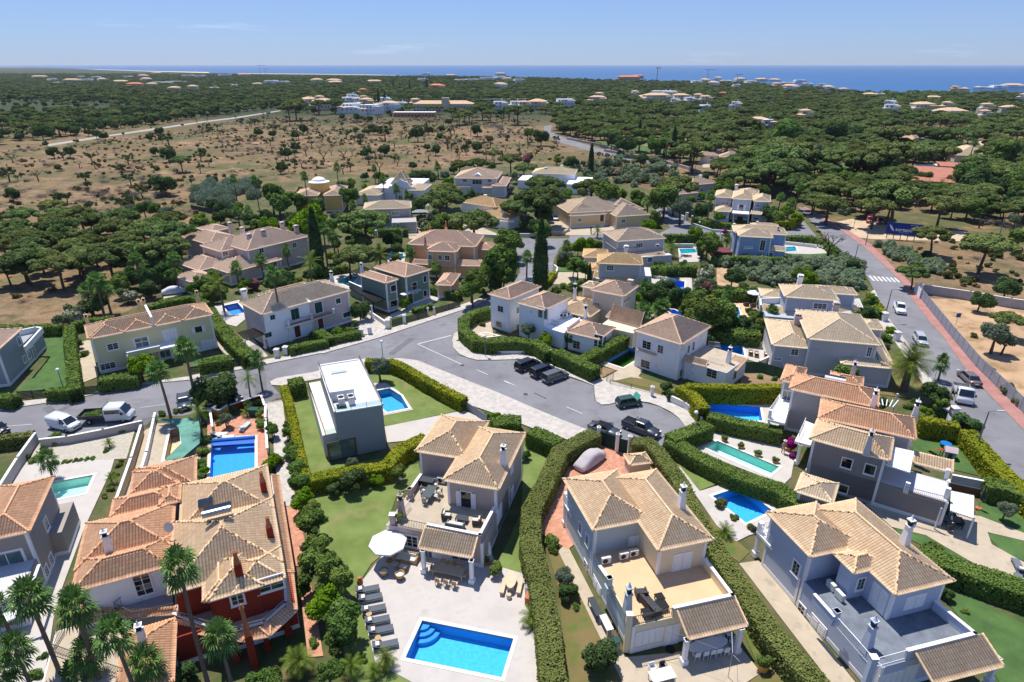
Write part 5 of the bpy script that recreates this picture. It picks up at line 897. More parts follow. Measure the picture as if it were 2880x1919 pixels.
# --- grey house at the left edge
L2=House('grey_house','blue-grey house with enclosed roof terrace beside the bright lawn at the left edge','house',st('stucco_blue_grey','9a9da1'),T_PINK,('E','75,775 335,500',.1),('E',75,775,.1)); L2.turn(L2.a-math.pi/2)
q=L2.rect('E','75,775 335,500',.1); u1=q[1]; v0=q[2]; v1=q[3]; vm=L2.rect('E','150,365 0,495',6.)[3]; L2.block('E','0,0',6.,R4=(u1-9,u1+.42,v0-.4,min(v1-2,vm)),corner=True); L2.walls(u1-7,u1-.01,v0+2,v1,.1,3.7,corner=False)
L2.par('E','175,490 295,358 250,352 130,378',4.6,3.7,.2,m=WHITE); 
for x,y,w2,h2 in ((133,455,.8,1.1),(173,583,.7,.9),(207,555,.7,.9),(242,535,.7,1.8)): L2.win('E',x,y,w2,h2,'win')
# --- right hand houses
D1=House('grey_house','broad grey house with cream hip roof and lower side wing, left of the avenue','house',S_LGREY,T_PALE,('H','735,440 1265,490',6),('H',735,440,6)); D1.block('H','700,310 735,440 1265,490 1110,270',6.,sl=.36); D1.block('H','455,295 480,485 710,492 730,320',4.3,sl=.3); D1.lean('H','1370,660 1265,450',3.,'1280,600 1180,470',3.9)
q=D1.rect('H','970,610 1330,650',3.); D1.block('H','965,600 1170,585 1372,658 1240,480',3.3,sl=.2); D1.block('H','1100,295 1240,305 1275,380 1060,290',4.4,sl=.3); D1.chim('H',655,345,4.8,2.2,'box',m=S_PINK); D1.chim('H',925,270,5.,2.4,'box',m=S_PINK); D1.win('H',645,533,.9,.9,'win'); D1.win('H',522,580,1.,.3,'win'); D1.win('H',1175,530,.5,1.4,'win'); D1.win('H',1075,690,.7,1.,'win')
D2=House('grey_house','pale blue-grey house with enclosed roof deck and barbecue, beyond the curved pool','house',st('stucco_pale_grey_blue','aab0bd'),T_PALE,('H','570,142 970,172',6),('H',570,142,6)); D2.block('H','545,70 570,142 970,172 860,75',6.,sl=.38); D2.block('H','730,58 1075,130 1060,80',5.6,sl=.35); D2.block('H','395,85 405,140 560,140 555,90',3.6,sl=.25)
q=D2.rect('H','405,245 530,290 760,300 1070,245 960,190',3.2); D2.lean('H','405,245 760,300',2.9,'480,205 800,235',3.6); D2.lean('H','760,300 1070,240',2.9,'800,235 990,170',3.6); D2.walls(q[0]+.6,q[1]-.4,q[2]+.9,q[3]+2,.1,3.,corner=False); D2.par('H','405,195 400,150 550,145',4.1,3.,.2,m=WHITE); D2.chim('H',675,60,5.6,2.2,'box',m=S_WHITE)
D2.win('H',825,205,2.,.9,'wide'); slatroof(D2,'H','1045,160 1060,215 1130,220 1100,155',2.7,6,WHITE)
D3=House('grey_house','grey house with orange roof, solar heater and white balcony beside the wide blue pool','house',S_GREY,T_OR,('H','600,795 1170,920',6),('H',600,795,6)); D3.block('H','600,795 1170,920 1250,805',6.); D3.block('H','540,730 700,770 720,650 600,625',5.6); D3.block('H','890,735 1120,780 1140,720 900,670',5.,sl=.35); D3.chim('H',1055,700,5.,2.4,'thin',m=S_LGREY); D3.chim('H',1195,930,5.8,2.8,'thin')
p=D3.P('H','940,735',7.)[0]; so_=MB(); so_.tube([(p.x-1.3,p.y,7.1),(p.x+1.,p.y,7.1)],.3,14); so_.box(p.x-1.2,p.x+1,p.y+.3,p.y+2.,6.75,6.8,1); so_.build('solar_water_heater',[mat('white_tank','d8d8da',.4,.03),GLASS],D3.root)
def balc(h,k,quad,zf=3.,posts=(),rail=None,m=WHITE):
    P=h.P(k,quad,zf); h.slab('balcony_slab',m,P,zf-.3,zf)
    for x,y in posts: h.post(k,x,y,.1,zf-.3,.28)
    if rail: h.par(k,rail,zf+.95,zf,kind='rail')
balc(D3,'H','455,1010 575,1040 620,880 540,835',3.,((455,1060),),'540,830 465,940 575,965'); D3.post('H',465,1000,3.,1.1,.35,name='balcony_pier',cap=False); D3.win('H',590,860,1.2,2.,'sliding'); slatroof(D3,'H','1225,870 1250,910 1340,930 1380,880',2.9,4,WHITE,((1340,960),))
D4=House('grey_house','grey house with long orange hip roof, right of the house with the solar heater','house',S_GREY,T_OR,('H','840,1010 1475,1150',6),('H',840,1010,6)); D4.block('H','810,985 840,1010 1475,1150 1500,1020 870,870',6.); D4.chim('H',1485,1020,5.2,3.,'thin')
D5=House('grey_house','big grey house with white balcony, roof terrace and white awnings below the playground','house',st('stucco_warm_grey','8c8583'),T_BUFF,('H','745,1150 1320,1310',6),('H',745,1150,6)); r=D5.block('H','745,1150 1320,1310 1355,1150',6.); q=D5.rect('D','1225,180 1740,300',3.); D5.walls(r[0]+.5,q[1],r[2]+.42,r[3]-.4,.1,3.,corner=True); D5.slab('terrace_floor',mat('pale_terrace','c3c0c0'),[Vector((r[1]-.5,r[2]+.6,0)),Vector((q[1]-.1,r[2]+.6,0)),Vector((q[1]-.1,r[3]-.6,0)),Vector((r[1]-.5,r[3]-.6,0))],3.,3.03)
D5.chim('H',1160,1235,6.3,2.8,'thin',m=S_LGREY); 
for k,x,y,w2,h2 in (('H',1015,1322,.9,1.1),('H',1180,1368,.9,1.1),('D',992,190,.8,.9)): D5.win(k,x,y,w2,h2,'black')
D5.par('D','1440,175 1715,245',3.95,3.,kind='rail',m=STEEL); D5.post('D',1435,215,3.,1.2,.4,cap=False,name='balcony_pier'); D5.post('D',1720,255,3.,1.2,.4,cap=False,name='balcony_pier'); D5.post('D',1720,120,3.,1.2,.4,cap=False,name='balcony_pier')
def awn(h,k,quad,z,posts=()):
    P=h.P(k,quad,z); mb=MB().prism(P,z-.12,z); a,b,c,d=P
    for i in range(10): t=(i+.5)/10; u=a.lerp(d,t); v=b.lerp(c,t); mb.tube([(u.x,u.y,z+.02),(v.x,v.y,z+.02)],.045,4)
    for x,y in posts: p=h.P(k,f'{x},{y}',.1)[0]; mb.box(p.x-.07,p.x+.07,p.y-.07,p.y+.07,.1,z)
    return mb.build('awning',mat('white_awning','e2e2e4',.5,.03,2),h.root)
awn(D5,'H','1340,1205 1295,1335 1465,1390 1495,1240',5.2); awn(D5,'D','1760,205 1755,345 1920,400 1925,240',2.75,((1870,545),(1640,480))); D5.lean('H','1490,1325 1770,1395',3.9,'1500,1235 1770,1300',4.5); 
balc(D5,'H','645,1165 755,1195 820,1060 720,1020',3.,((655,1330),(735,1395)),'725,1000 680,1100 745,1120'); D5.block('D','655,170 895,290 965,155 700,75',2.9,sl=.3,tile=T_PALE)
# --- middle distance houses
K1=House('villa','long pinkish villa with square chimneys in a row along its roof, left middle distance','house',S_PINK,T_PINK,('J','590,795 870,730',6),('J',590,795,6)); K1.block('J','590,795 870,745 1115,712 940,640 660,690',6.,sl=.38); K1.block('J','350,785 390,805 590,795 620,700',5.6,sl=.36); K1.block('J','235,720 300,750 480,745 560,690 400,650',4.8,sl=.34,tile=T_PINK); K1.block('J','280,640 480,645 500,620 330,620',4.6,sl=.3)
K1.block('J','100,900 230,960 440,940 380,840',3.,sl=.3); K1.block('J','440,970 600,960 930,890 850,850 600,860',3.,sl=.3); K1.block('J','180,1055 260,1060 380,1000 260,970',3.,sl=.3)
for x,y,s_ in((542,660,1.4),(640,695,1.2),(698,765,1.6),(812,745,2.),(960,665,1.6),(1072,700,1.8)): K1.chim('J',x,y,5.9,s_+1.,'box',m=S_PINK)
for x,y,w2,h2,t2 in ((492,835,1.2,1.,'win'),(783,805,1.,1.3,'win'),(1050,770,1.,1.,'win'),(880,930,1.8,1.8,'sliding')): K1.win('J',x,y,w2,h2,t2)
K2=House('villa','peach coloured villa with ornate chimneys and a roof window, centre middle distance','house',S_PEACH,T_PEACH,('K','270,930 525,940',6),('K',270,930,6)); K2.block('K','130,875 680,900 695,850 600,800 230,798',6.2,sl=.42); K2.block('K','270,932 525,942 540,880',6.,sl=.42); q=K2.rect('K','170,1030 700,1060 640,1000 180,990',3.); K2.lean('K','170,1035 520,1055',2.9,'270,1000 530,1010',3.6); K2.lean('K','530,1050 720,1055',2.9,'530,995 700,1000',3.6); K2.walls(q[0]+.6,q[1]-.6,q[2]+.9,q[3]+1.5,.1,2.95,corner=False)
K2.block('K','680,890 830,925 840,890 740,865',4.4,sl=.3); K2.block('K','360,1190 480,1210 535,1150 440,1110',2.9,sl=.35); 
for x,y,w2,h2 in ((313,980,.7,1.),(392,982,.7,1.),(450,985,1.,1.),(540,950,.7,1.2)): K2.win('K',x,y,w2,h2,'win')
for x,y,h_ in((277,910,2.6),(442,790,3.),(315,790,1.8)): K2.chim('K',x,y,6.4,h_,'pot',m=S_PEACH)
K2.chim('K',508,1060,1.5,3.2,'box',m=S_GREY)
K3=House('villa','cream villa with worn stepped roof and curved front, right of the side street junction','house',S_LGREY,T_GREY,('K','1885,850 2195,830',6),('K',1885,850,6)); K3.block('K','1720,800 1885,852 2195,832 2110,775 1890,765',6.,sl=.36); K3.lean('K','1905,970 2200,970',2.9,'1930,925 2180,905',3.6); q=K3.rect('K','1905,970 2200,970 2180,905 1930,925',3.); K3.walls(q[0],q[1]-.5,q[2]+.7,q[3]+1,.1,2.9,corner=False); K3.win('K',1990,885,1.5,1.,'wide'); K3.win('K',2075,1000,1.,1.,'win'); K3.ac('K',2135,900,4.5); K3.block('K','1785,905 1860,915 1900,860 1850,850',4.2,sl=.4)
K4=House('villa','grey villa with pale yellow tiled roofs, right of the tall cypress','house',S_LGREY,T_YEL,('K','1645,1030 2000,1045',6),('K',1645,1030,6)); K4.block('K','1650,1012 1660,1030 1995,1045 2015,990 1690,955',6.,sl=.38); K4.lean('K','1620,1145 1985,1175',2.9,'1660,1100 1960,1120',3.6); q=K4.rect('K','1620,1145 1985,1175 1960,1120 1660,1100',3.); K4.walls(q[0]+.6,q[1]-.3,q[2]+.8,q[3]+1,.1,2.95,corner=False); K4.block('K','1535,960 1640,985 1740,940 1580,915',3.6,sl=.3); K4.walls(q[1]-.5,q[1]+2.5,q[2]+1.,q[3]+2,.1,3.9,corner=False); K4.win('K',1757,1065,1.3,1.,'wide'); K4.win('K',1690,1190,1.4,1.1,'win'); K4.chim('K',1880,970,5.,2.4,'box'); K4.block('K','1580,1085 1650,1090 1700,1030 1620,1025',3.,sl=.3)
K5=House('bungalow','peach bungalow with a porch and two gabled front wings, beyond the side street','house',st('stucco_sandy_peach','dcbf93'),T_GREY,('K','1430,645 1605,635',3.8),('K',1430,645,3.8)); K5.block('K','1430,652 1605,642 1600,560 1440,570',3.6,sl=.4); K5.block('K','1790,650 1950,648 1920,560 1800,565',3.6,sl=.4); K5.block('K','1360,590 1940,600 1900,530 1390,530',4.2,sl=.3); K5.block('K','1640,625 1745,628 1740,590 1650,590',3.2,sl=.45); K5.block('K','1505,560 1600,562 1590,520 1520,520',5.2,sl=.4); K5.block('K','1790,562 1880,562 1870,520 1800,520',5.2,sl=.4)
K5.chim('K',1735,535,4.6,2.2,'pot',m=S_PEACH); K5.chim('K',1487,560,4.,2.,'pot',m=S_PEACH); K5.chim('K',1390,510,4.,1.8,'pot',m=S_PEACH)
for x,y,w2,h2,t2 in ((1513,682,1.,.9,'win'),(1862,690,1.,.9,'win'),(1690,665,1.1,1.9,'wood'),(1400,675,.4,.9,'win')): K5.win('K',x,y,w2,h2,t2)
K6=House('villa','lavender-grey villa with a balcony over the door and stepped roofs, beside the avenue','house',st('stucco_lavender','b7bacb'),T_PALE,('L','1030,510 1185,520',6),('L',1030,510,6)); K6.block('L','1020,512 1190,522 1180,460 1040,455',6.2,sl=.4); K6.block('L','880,495 1025,508 1040,455 930,448',5.9,sl=.4); K6.block('L','1190,525 1335,540 1330,490 1200,480',5.9,sl=.4); K6.block('L','1080,460 1240,475 1220,445 1090,435',6.3,sl=.35); K6.block('L','880,610 1015,618 1010,580 900,580',3.1,sl=.35); K6.lean('L','1170,632 1260,640',3.,'1170,605 1250,612',3.5)
for x,y,w2,h2,t2 in ((948,545,.7,.8,'win'),(980,547,.7,.8,'win'),(1097,585,1.2,1.9,'french'),(1228,568,.7,.8,'win'),(955,657,1.3,1.,'french'),(1085,680,1.6,2.,'wood'),(1215,678,1.3,1.,'french')): K6.win('L',x,y,w2,h2,t2)
balc(K6,'L','1025,625 1160,635 1160,610 1030,602',3.,((1030,700),(1150,705)),'1030,590 1155,600'); K6.chim('L',1053,450,6.,2.2,'box')
K7=House('villa','sky blue two storey villa with tall grid window, behind the long green hedge','house',st('stucco_sky_blue','93a6c4'),T_PALE,('L','1080,810 1345,825',6),('L',1080,810,6)); K7.block('L','1070,808 1345,828 1330,775 1090,765',6.,sl=.38); K7.block('L','1035,775 1460,805 1440,750 1060,740',5.8,sl=.36); K7.block('L','1180,735 1410,750 1390,720 1200,715',5.6,sl=.34); K7.lean('L','1310,925 1450,938',3.,'1320,880 1440,895',3.8); q=K7.rect('L','1310,925 1450,938 1440,895 1320,880',3.); K7.walls(q[0],q[1]-.4,q[2]+.5,q[3]+2,.1,2.95,corner=False)
K7.win('L',1268,885,1.,2.4,'grille'); 
for x in(1130,1155,1180): K7.win('L',x,903,.35,.35,'win')
K7.win('L',1325,960,1.3,.9,'win'); K7.ac('L',1400,870,3.6); K7.chim('L',1220,735,6.,1.5,'thin'); K7.chim('L',1388,780,6.,1.6,'thin',m=S_PINK)
K8=House('mansion','white mansion with a pedimented centre and clipped ball shrubs, in front of the dry field','house',st('stucco_off_white','c8c5c8'),T_PINK,('K','530,345 850,350',6),('K',530,345,6)); K8.block('K','528,345 855,352 850,300 560,290',6.,sl=.34); K8.block('K','840,400 925,412 930,345 850,340',4.,sl=.3); K8.block('K','550,412 640,418 640,385 560,382',3.2,sl=.3,tile=T_PEACH); K8.block('K','740,420 845,425 850,390 750,388',3.2,sl=.3,tile=T_PEACH)
for x,y,w2,h2 in ((590,365,1.5,1.),(790,368,1.5,1.),(690,378,3.4,1.6)): K8.win('K',x,y,w2,h2,'wide')
q=K8.P('K','630,340 760,342',6.); mb=MB(); mb.add([(q[0].x,q[0].y-.6,5.9),(q[1].x,q[1].y-.6,5.9),((q[0].x+q[1].x)/2,q[0].y-.6,7.5),(q[0].x,q[0].y+4,5.9),(q[1].x,q[1].y+4,5.9),((q[0].x+q[1].x)/2,q[0].y+4,7.5)],[(0,1,2),(0,2,5,3),(1,4,5,2),(3,5,4)]); mb.build('pediment',[S_WHITE],K8.root)
for x in(640,668,715,750): K8.post('K',x,465,.1,2.6,.25)
K9=House('villa','white and orange villa with a pergola porch, half hidden between two umbrella pines','house',S_WHITE,T_YEL,('K','640,560 840,590',5.),('K',840,590,5.)); K9.block('K','630,545 840,582 845,535 700,500',5.,sl=.35); K9.block('K','825,660 970,670 965,600 850,580',3.2,sl=.3); K9.chim('K',755,520,5.2,1.6,'box'); K9.chim('K',903,650,3.3,2.,'box'); slatroof(K9,'K','870,695 985,700 990,670 880,668',2.7,10,WHITE); q=K9.rect('K','880,735 990,740 985,690 880,690',.1); K9.walls(*q,.1,1.4,corner=False)
K10=House('domed_house','ochre house with a round white domed tower at the edge of the dry field','house',S_OCH,T_PINK,('J','1150,440 1240,430',.1),('J',1150,470,.1)); K10.turn(R(8)); K10.block('J','1075,345 1150,375 1250,360 1200,320',5.4,sl=.3); K10.block('J','1330,300 1435,340 1440,370 1300,340',5.2,sl=.35); q=K10.rect('J','1150,475 1440,460 1400,400 1160,420',.1); K10.walls(*q,.1,3.,corner=False)
c_=K10.P('J','1262,390',3.)[0]; tw=MB(); tw.lathe((c_.x,c_.y,.1),[(3.1,0),(3.1,7.9)],28); tw.lathe((c_.x,c_.y,8.),[(3.3,0),(3.3,.2),(2.1,.5),(2.0,.9),(1.5,1.3),(.8,1.6),(.05,1.7)],28,1); tw.build('round_tower',[S_OCH,WHITE],K10.root,False)
for x in(1240,1275,1330,1380): K10.post('J',x,470,.1,2.8,.3,m=S_OCH,cap=False)
K11=House('white_villa','white villa with a pointed pyramid roof and curved gable, edge of the dry field','house',S_WHITE,T_PALE,('J','1800,400 2040,400',.1),('J',1800,420,.1)); K11.turn(R(-6)); q=K11.rect('J','1780,420 2035,420 2000,350 1800,350',.1); K11.walls(q[0],q[1],q[2],q[3]+4,.1,4.6,corner=False); q2=K11.rect('J','1790,262 1935,255',7.2); cx=(q2[0]+q2[1])/2; cy=q[2]+5.; f=Roof(); f.hip(cx-3.2,cx+3.2,cy-3.2,cy+3.2,5.6,1.25,4); ob('roof',f.mesh('roof',T_PALE),K11.root); K11.walls(cx-2.8,cx+2.8,cy-2.8,cy+2.8,.1,5.6,corner=False)
mb=MB(); gx=[(-4.5,3.),(-4.2,5.2),(-3.,5.4),(-2.4,6.6),(-1.2,7.),(0,7.7),(1.2,7.),(2.4,6.6),(3.,5.4),(5.,5.),(5.4,3.)]; V=[(cx+1+a,q[2]-.1,b) for a,b in gx]+[(cx+1+a,q[2]+.2,b) for a,b in gx]; n_=len(gx); mb.add(V,[tuple(range(n_)),tuple(range(2*n_-1,n_-1,-1))]+[(i,i+n_,i+n_+1,i+1) for i in range(n_-1)]); mb.build('curved_gable',[S_WHITE],K11.root); K11.block('J','1565,345 1650,370 1750,360 1700,300',3.4,sl=.28); K11.block('J','1960,330 2130,300 2060,280 1940,300',4.2,sl=.22); K11.chim('J',1967,290,5.,2.6,'thin')
K11.win('J',1902,395,1.6,1.8,'sliding')
K12=House('grey_house','small grey villa with pale hip roof beside the grey canopies','house',S_GREY,T_PALE,('J','1835,470 1985,465',6.),('J',1835,475,6.)); K12.block('J','1610,440 1830,478 1990,468 1960,420',5.6,sl=.3); K12.block('J','1830,580 1960,585 2025,550 1900,550',3.1,roof='flat'); 
for x,y in((1845,517),(1873,517)): K12.win('J',x,y,.9,1.,'win')
K12.win('J',1880,610,.6,1.,'win'); K12.post('J',1995,600,.1,2.9,.25)
K13=House('white_villa','white villa with two small lantern chimneys, behind the row of umbrella pines','house',S_WHITE,T_PALE,('K','1130,300 1470,310',6.),('K',1130,305,6.)); K13.block('K','1125,305 1475,318 1440,278 1180,272',5.6,sl=.28); K13.walls(*K13.rect('K','1060,380 1130,380 1130,335 1060,335',2.5),.1,3.3,corner=False); K13.walls(*K13.rect('K','1440,470 1590,480 1570,420 1440,410',.1),.1,3.6,corner=False); K13.chim('K',1240,290,5.9,1.5,'box'); K13.chim('K',1367,280,5.9,1.8,'box'); K13.win('K',1505,465,.8,1.1,'win')
K14=House('villa','villa with a white pergola and domed gazebo roof, half hidden behind a spreading pine','house',S_LGREY,T_PINK,('L','700,400 880,385',5.),('L',700,400,5.)); K14.block('L','620,385 720,400 880,388 800,355',5.,sl=.3); K14.block('L','480,460 560,470 730,465 660,435',3.,sl=.3); K14.chim('L',768,360,5.3,1.8,'box'); slatroof(K14,'L','390,470 400,490 540,488 520,465',2.7,14,WHITE,((470,570),)); K14.win('L',780,440,1.,1.,'win')
K15=House('villa','cream villa with salmon roof in a paved court, among the tall pines','house',st('stucco_light_cream','d6ccb4'),T_PINK,('L','800,150 1040,160',5.),('L',800,150,5.)); K15.block('L','770,150 915,165 920,120 800,112',4.,sl=.35); K15.block('L','920,170 1060,180 1040,135 930,130',4.,sl=.35); 
for x,y in((860,185),(1040,195)): K15.win('L',x,y,1.6,1.,'wide')
for x in(925,950,985): K15.post('L',x,225,.1,2.6,.3)
K16=House('clubhouse','long low building with terracotta roof, white parasols behind it, among trees','building',st('stucco_sand','b9a184'),mat('red_flat_roof','a8705c',.9,.1,.4),('M','1395,545 1650,560',3.),('M',1395,560,3.)); q=K16.rect('M','1390,600 1650,605 1690,500 1345,500',3.); K16.walls(q[0],q[1],q[2],q[3],.1,3.2,corner=False); MB().box(q[0]-.5,q[1]+.5,q[2]-.5,q[3]+.5,3.2,3.45).build('roof',K16.tile,K16.root); K16.walls(*K16.rect('M','1620,490 1785,490 1780,460 1620,455',3.),.1,3.5,corner=False)
MB().box(*K16.rect('M','1610,480 1790,480 1785,455 1620,450',3.5),3.5,3.7).build('roof',K16.tile,K16.root)
K17=House('guest_house','low tan hipped roof among trees beyond the white corner villa, right edge of the wood','house',S_CREAM,T_PALE,('M','1720,390 1945,395',3.),('M',1720,390,3.)); K17.block('M','1710,385 1945,395 1930,350 1760,342',3.2,sl=.3)
# ------------------------------------------------------------------ hedges, fences, lamps
H_DK=leafmat('hedge_leaf','4c682e','84994e',hue=.03); H_OL=leafmat('hedge_leaf_olive','65703a','929658',hue=.03); H_YE=leafmat('hedge_leaf_yellow_green','667c22','b0ac36',hue=.03); H_FL=leafmat('hedge_leaf_white_flowers','4c682e','84994e','cfcabb',.93,hue=.03)
for row in '''clipped yellow-green hedge edging the paved lane beside the flat roofed house|F|250,765 300,960 350,1200 405,1420|1|1.5|Y
thick dark end block of hedge beside the glass railing of the flat roofed house|F|288,752 388,730|2.4|2.2|D
clipped hedge along the shaded lawn in front of the flat roofed house|F|405,1432 640,1385 975,1335 1080,1215 1255,1125|1.6|1.8|Y
long yellow-topped hedge between the pool lawn and the cobbled pavement|F|830,588 1010,592 1100,628 1280,735 1530,865|1.3|1.9|Y
short dark hedge behind the slatted grey driveway gate|F|1735,1030 1830,1010 1930,1015|2.2|1.8|D
short thick hedge at the cul-de-sac meeting the long olive hedge|G|235,1082 440,1172|2.|2.1|D
very long olive-green hedge between the beige villa and the pale yellow villa|G|695,1098 560,1165 440,1235 330,1480 C:240,330 232,560 292,800 350,1100 400,1568 430,1800|1.9|2.1|O
very long hedge between the pale yellow villa and the light blue villa|G|950,1160 1070,1165 1140,1230 1300,1450 C:1400,370 1530,560 1620,720 1750,900 1950,1200 2130,1400 2280,1568 2420,1740|1.7|2.|O
short broad hedge below the ball lamp at the end of the cul-de-sac|G|1500,1040 1380,1085 1225,1140|1.9|2.1|D
long dark green hedge between the narrow turquoise pool and the blue pool with pots|G|1225,1150 1400,1255 1700,1400 1990,1490 D:700,290 1050,430|2.0|1.8|D
dark hedge dotted with white flowers in front of the wide blue pool|G|1500,975 1700,1020 2020,1085|1.6|2.|F
curved yellow-green hedge at the entrance of the wide blue pool garden|G|1292,772 1400,840 1470,930|1.5|2.3|Y
straight yellow-topped hedge behind the wide blue pool|G|1345,768 1700,778 2010,772|1.3|2.6|Y
curved dark hedge wrapping the garden of the white corner house|F|1720,215 1590,250 1528,295 1530,370 1615,440 1720,452 1900,442 2050,462 2140,525|1.8|2.1|D
dark hedge beside the parked cars and the small pavilion|G|415,520 560,585 700,650|1.9|2.1|D
dark hedge in an L shape between the pavilion and the half empty pool|G|845,378 910,412 760,492 600,578|1.7|2.1|D
hedge between the bright lawn and the lemon semi detached pair|E|490,340 495,500 515,640 525,800|1.5|2.|D
dark hedge behind the lemon semi detached pair|E|505,325 650,300 800,282|1.5|1.8|D
long low hedge at the edge of the dry field behind the grey house|E|-100,345 200,350 430,340|1.5|1.8|D
broad hedge between the lemon pair and the pink pair of houses|E|1480,215 1560,340 1680,470 1780,560|2.1|2.|D
curved hedge around the yard of the long pinkish villa|E|1060,205 1250,160 1370,135 1470,180|1.4|1.6|D
trimmed hedge at the street in front of the lemon house left half|E|705,722 980,690|1.9|1.9|D
trimmed hedge at the street in front of the lemon house right half|E|1412,605 1640,570|2.|1.9|D
bushy hedge next to the dark gate at the left edge|E|-60,840 110,850|1.6|1.7|D
low hedge beside the orange barrier on the pavement|E|335,800 520,795|1.4|1.7|D
rough hedge behind the parked white van at the left edge|E|-100,1150 225,1112|1.3|1.6|O
front hedge of the pink semi detached pair|F|285,500 420,470 555,445|1.4|1.4|D
oblique hedge between the two porches of the pink pair|F|480,372 585,435|1.5|1.5|D
front hedge right of the white shell wall of the pink pair|F|600,420 785,382|1.4|1.4|D
dark hedge behind the sage green house|F|1285,65 1400,90 1500,115|1.5|1.6|D
wide hedge between the light blue villa and the curved paved terrace|D|1540,610 1700,690 1900,765 2100,830 2280,890 2450,950|2.2|1.9|D
long yellow-green hedge along the avenue beside the playground|H|1870,1085 2000,1230 2150,1400 2276,1500 2420,1640|1.9|2.|Y
dark hedge behind the outdoor kitchen at the right edge|D|2000,140 2140,160 2290,215 2400,280|2.|2.|D
block of dark hedge above the playground lawn|H|1540,1005 1680,1025 1815,1050|1.3|2.4|Y
narrow yellow hedge along the avenue behind the pale blue-grey house|L|2130,1265 2240,1420|1.2|1.7|Y
curved clipped hedge on the white wall below the lavender villa|L|715,660 850,695 1010,712|1.6|2.|D
long straight hedge between the sky blue villa and the scrub plot|L|868,975 1100,978 1440,985|1.8|2.|D
straight trimmed hedge along the side street beside a turquoise pool|L|480,800 620,798 760,798|1.5|2.|D
curved dark hedge around the raised white terrace near the avenue|L|1455,815 1650,810 1790,860 1880,935|1.6|1.8|D
stepped yellow-green hedge corner beside the lavender villa|L|1370,690 1480,690 1560,650|2.|2.4|Y
clipped hedge in front of the mansion with the pediment|K|570,480 690,478 810,482|1.4|1.5|D
dark block hedge beside the parked covers and white posts|J|1722,645 1840,640 1950,640|1.8|2.|D
curved dark hedge on a white wall under the round pine|J|1440,610 1520,625 1600,660|1.5|1.8|D
dark hedge right of the junction beside small palms|K|1335,985 1430,990 1520,995|1.7|1.7|D
narrow bright green hedge along the lane right of the cypress|K|1305,1095 1265,1150 1215,1195|1.2|1.2|Y
hedge behind the blue pool and tall palm of the pink pair|J|-40,1225 280,1170 480,1130|1.6|1.6|D
dark hedge behind the pale turquoise pool of the sage green house|J|1190,970 1330,950 1470,930|1.5|1.7|D
low hedge inside the fence of the sage green house|F|1170,230 1250,205 1310,190|1.0|.9|D
dark hedge beyond the cross street beside the bungalow drive|K|0,748 120,742|1.6|1.8|D
line of dense shrubs behind the deep blue pool in white paving|L|370,1060 560,1050 730,1050|2.4|2.2|D
dense shrub belt below the deep blue pool|L|300,1260 480,1310 640,1320 760,1320|2.|1.3|D
dense garden shrub belt left of the pale blue-grey house|L|880,1250 1050,1250 1220,1240|2.4|2.|D
tall dark shrub belt behind the loungers and bright blue pool|H|20,360 150,380 300,390 400,400|2.4|2.2|D'''.split('\n'):
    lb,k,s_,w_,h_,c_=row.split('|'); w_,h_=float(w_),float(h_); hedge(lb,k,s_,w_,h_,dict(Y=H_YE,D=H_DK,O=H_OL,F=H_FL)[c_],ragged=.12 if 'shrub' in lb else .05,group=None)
def slope(k,s_,h): return pts(k,s_,h)
GREYW=mat('grey_render_wall','a8a4a0',.9,.06,.6,world=True); WWALL=mat('white_garden_wall','dad8d4',.85,.05,.5,world=True); DKF=mat('dark_fence_panel','2f3a38',.6,.08,2); GRF=mat('green_fence_mesh','3d5c45',.9,.15,1.2); SLF=mat('grey_metal_slats','8d929b',.5,.08,2); PINKW=mat('pinkish_wall','a39086',.9,.1,.3)
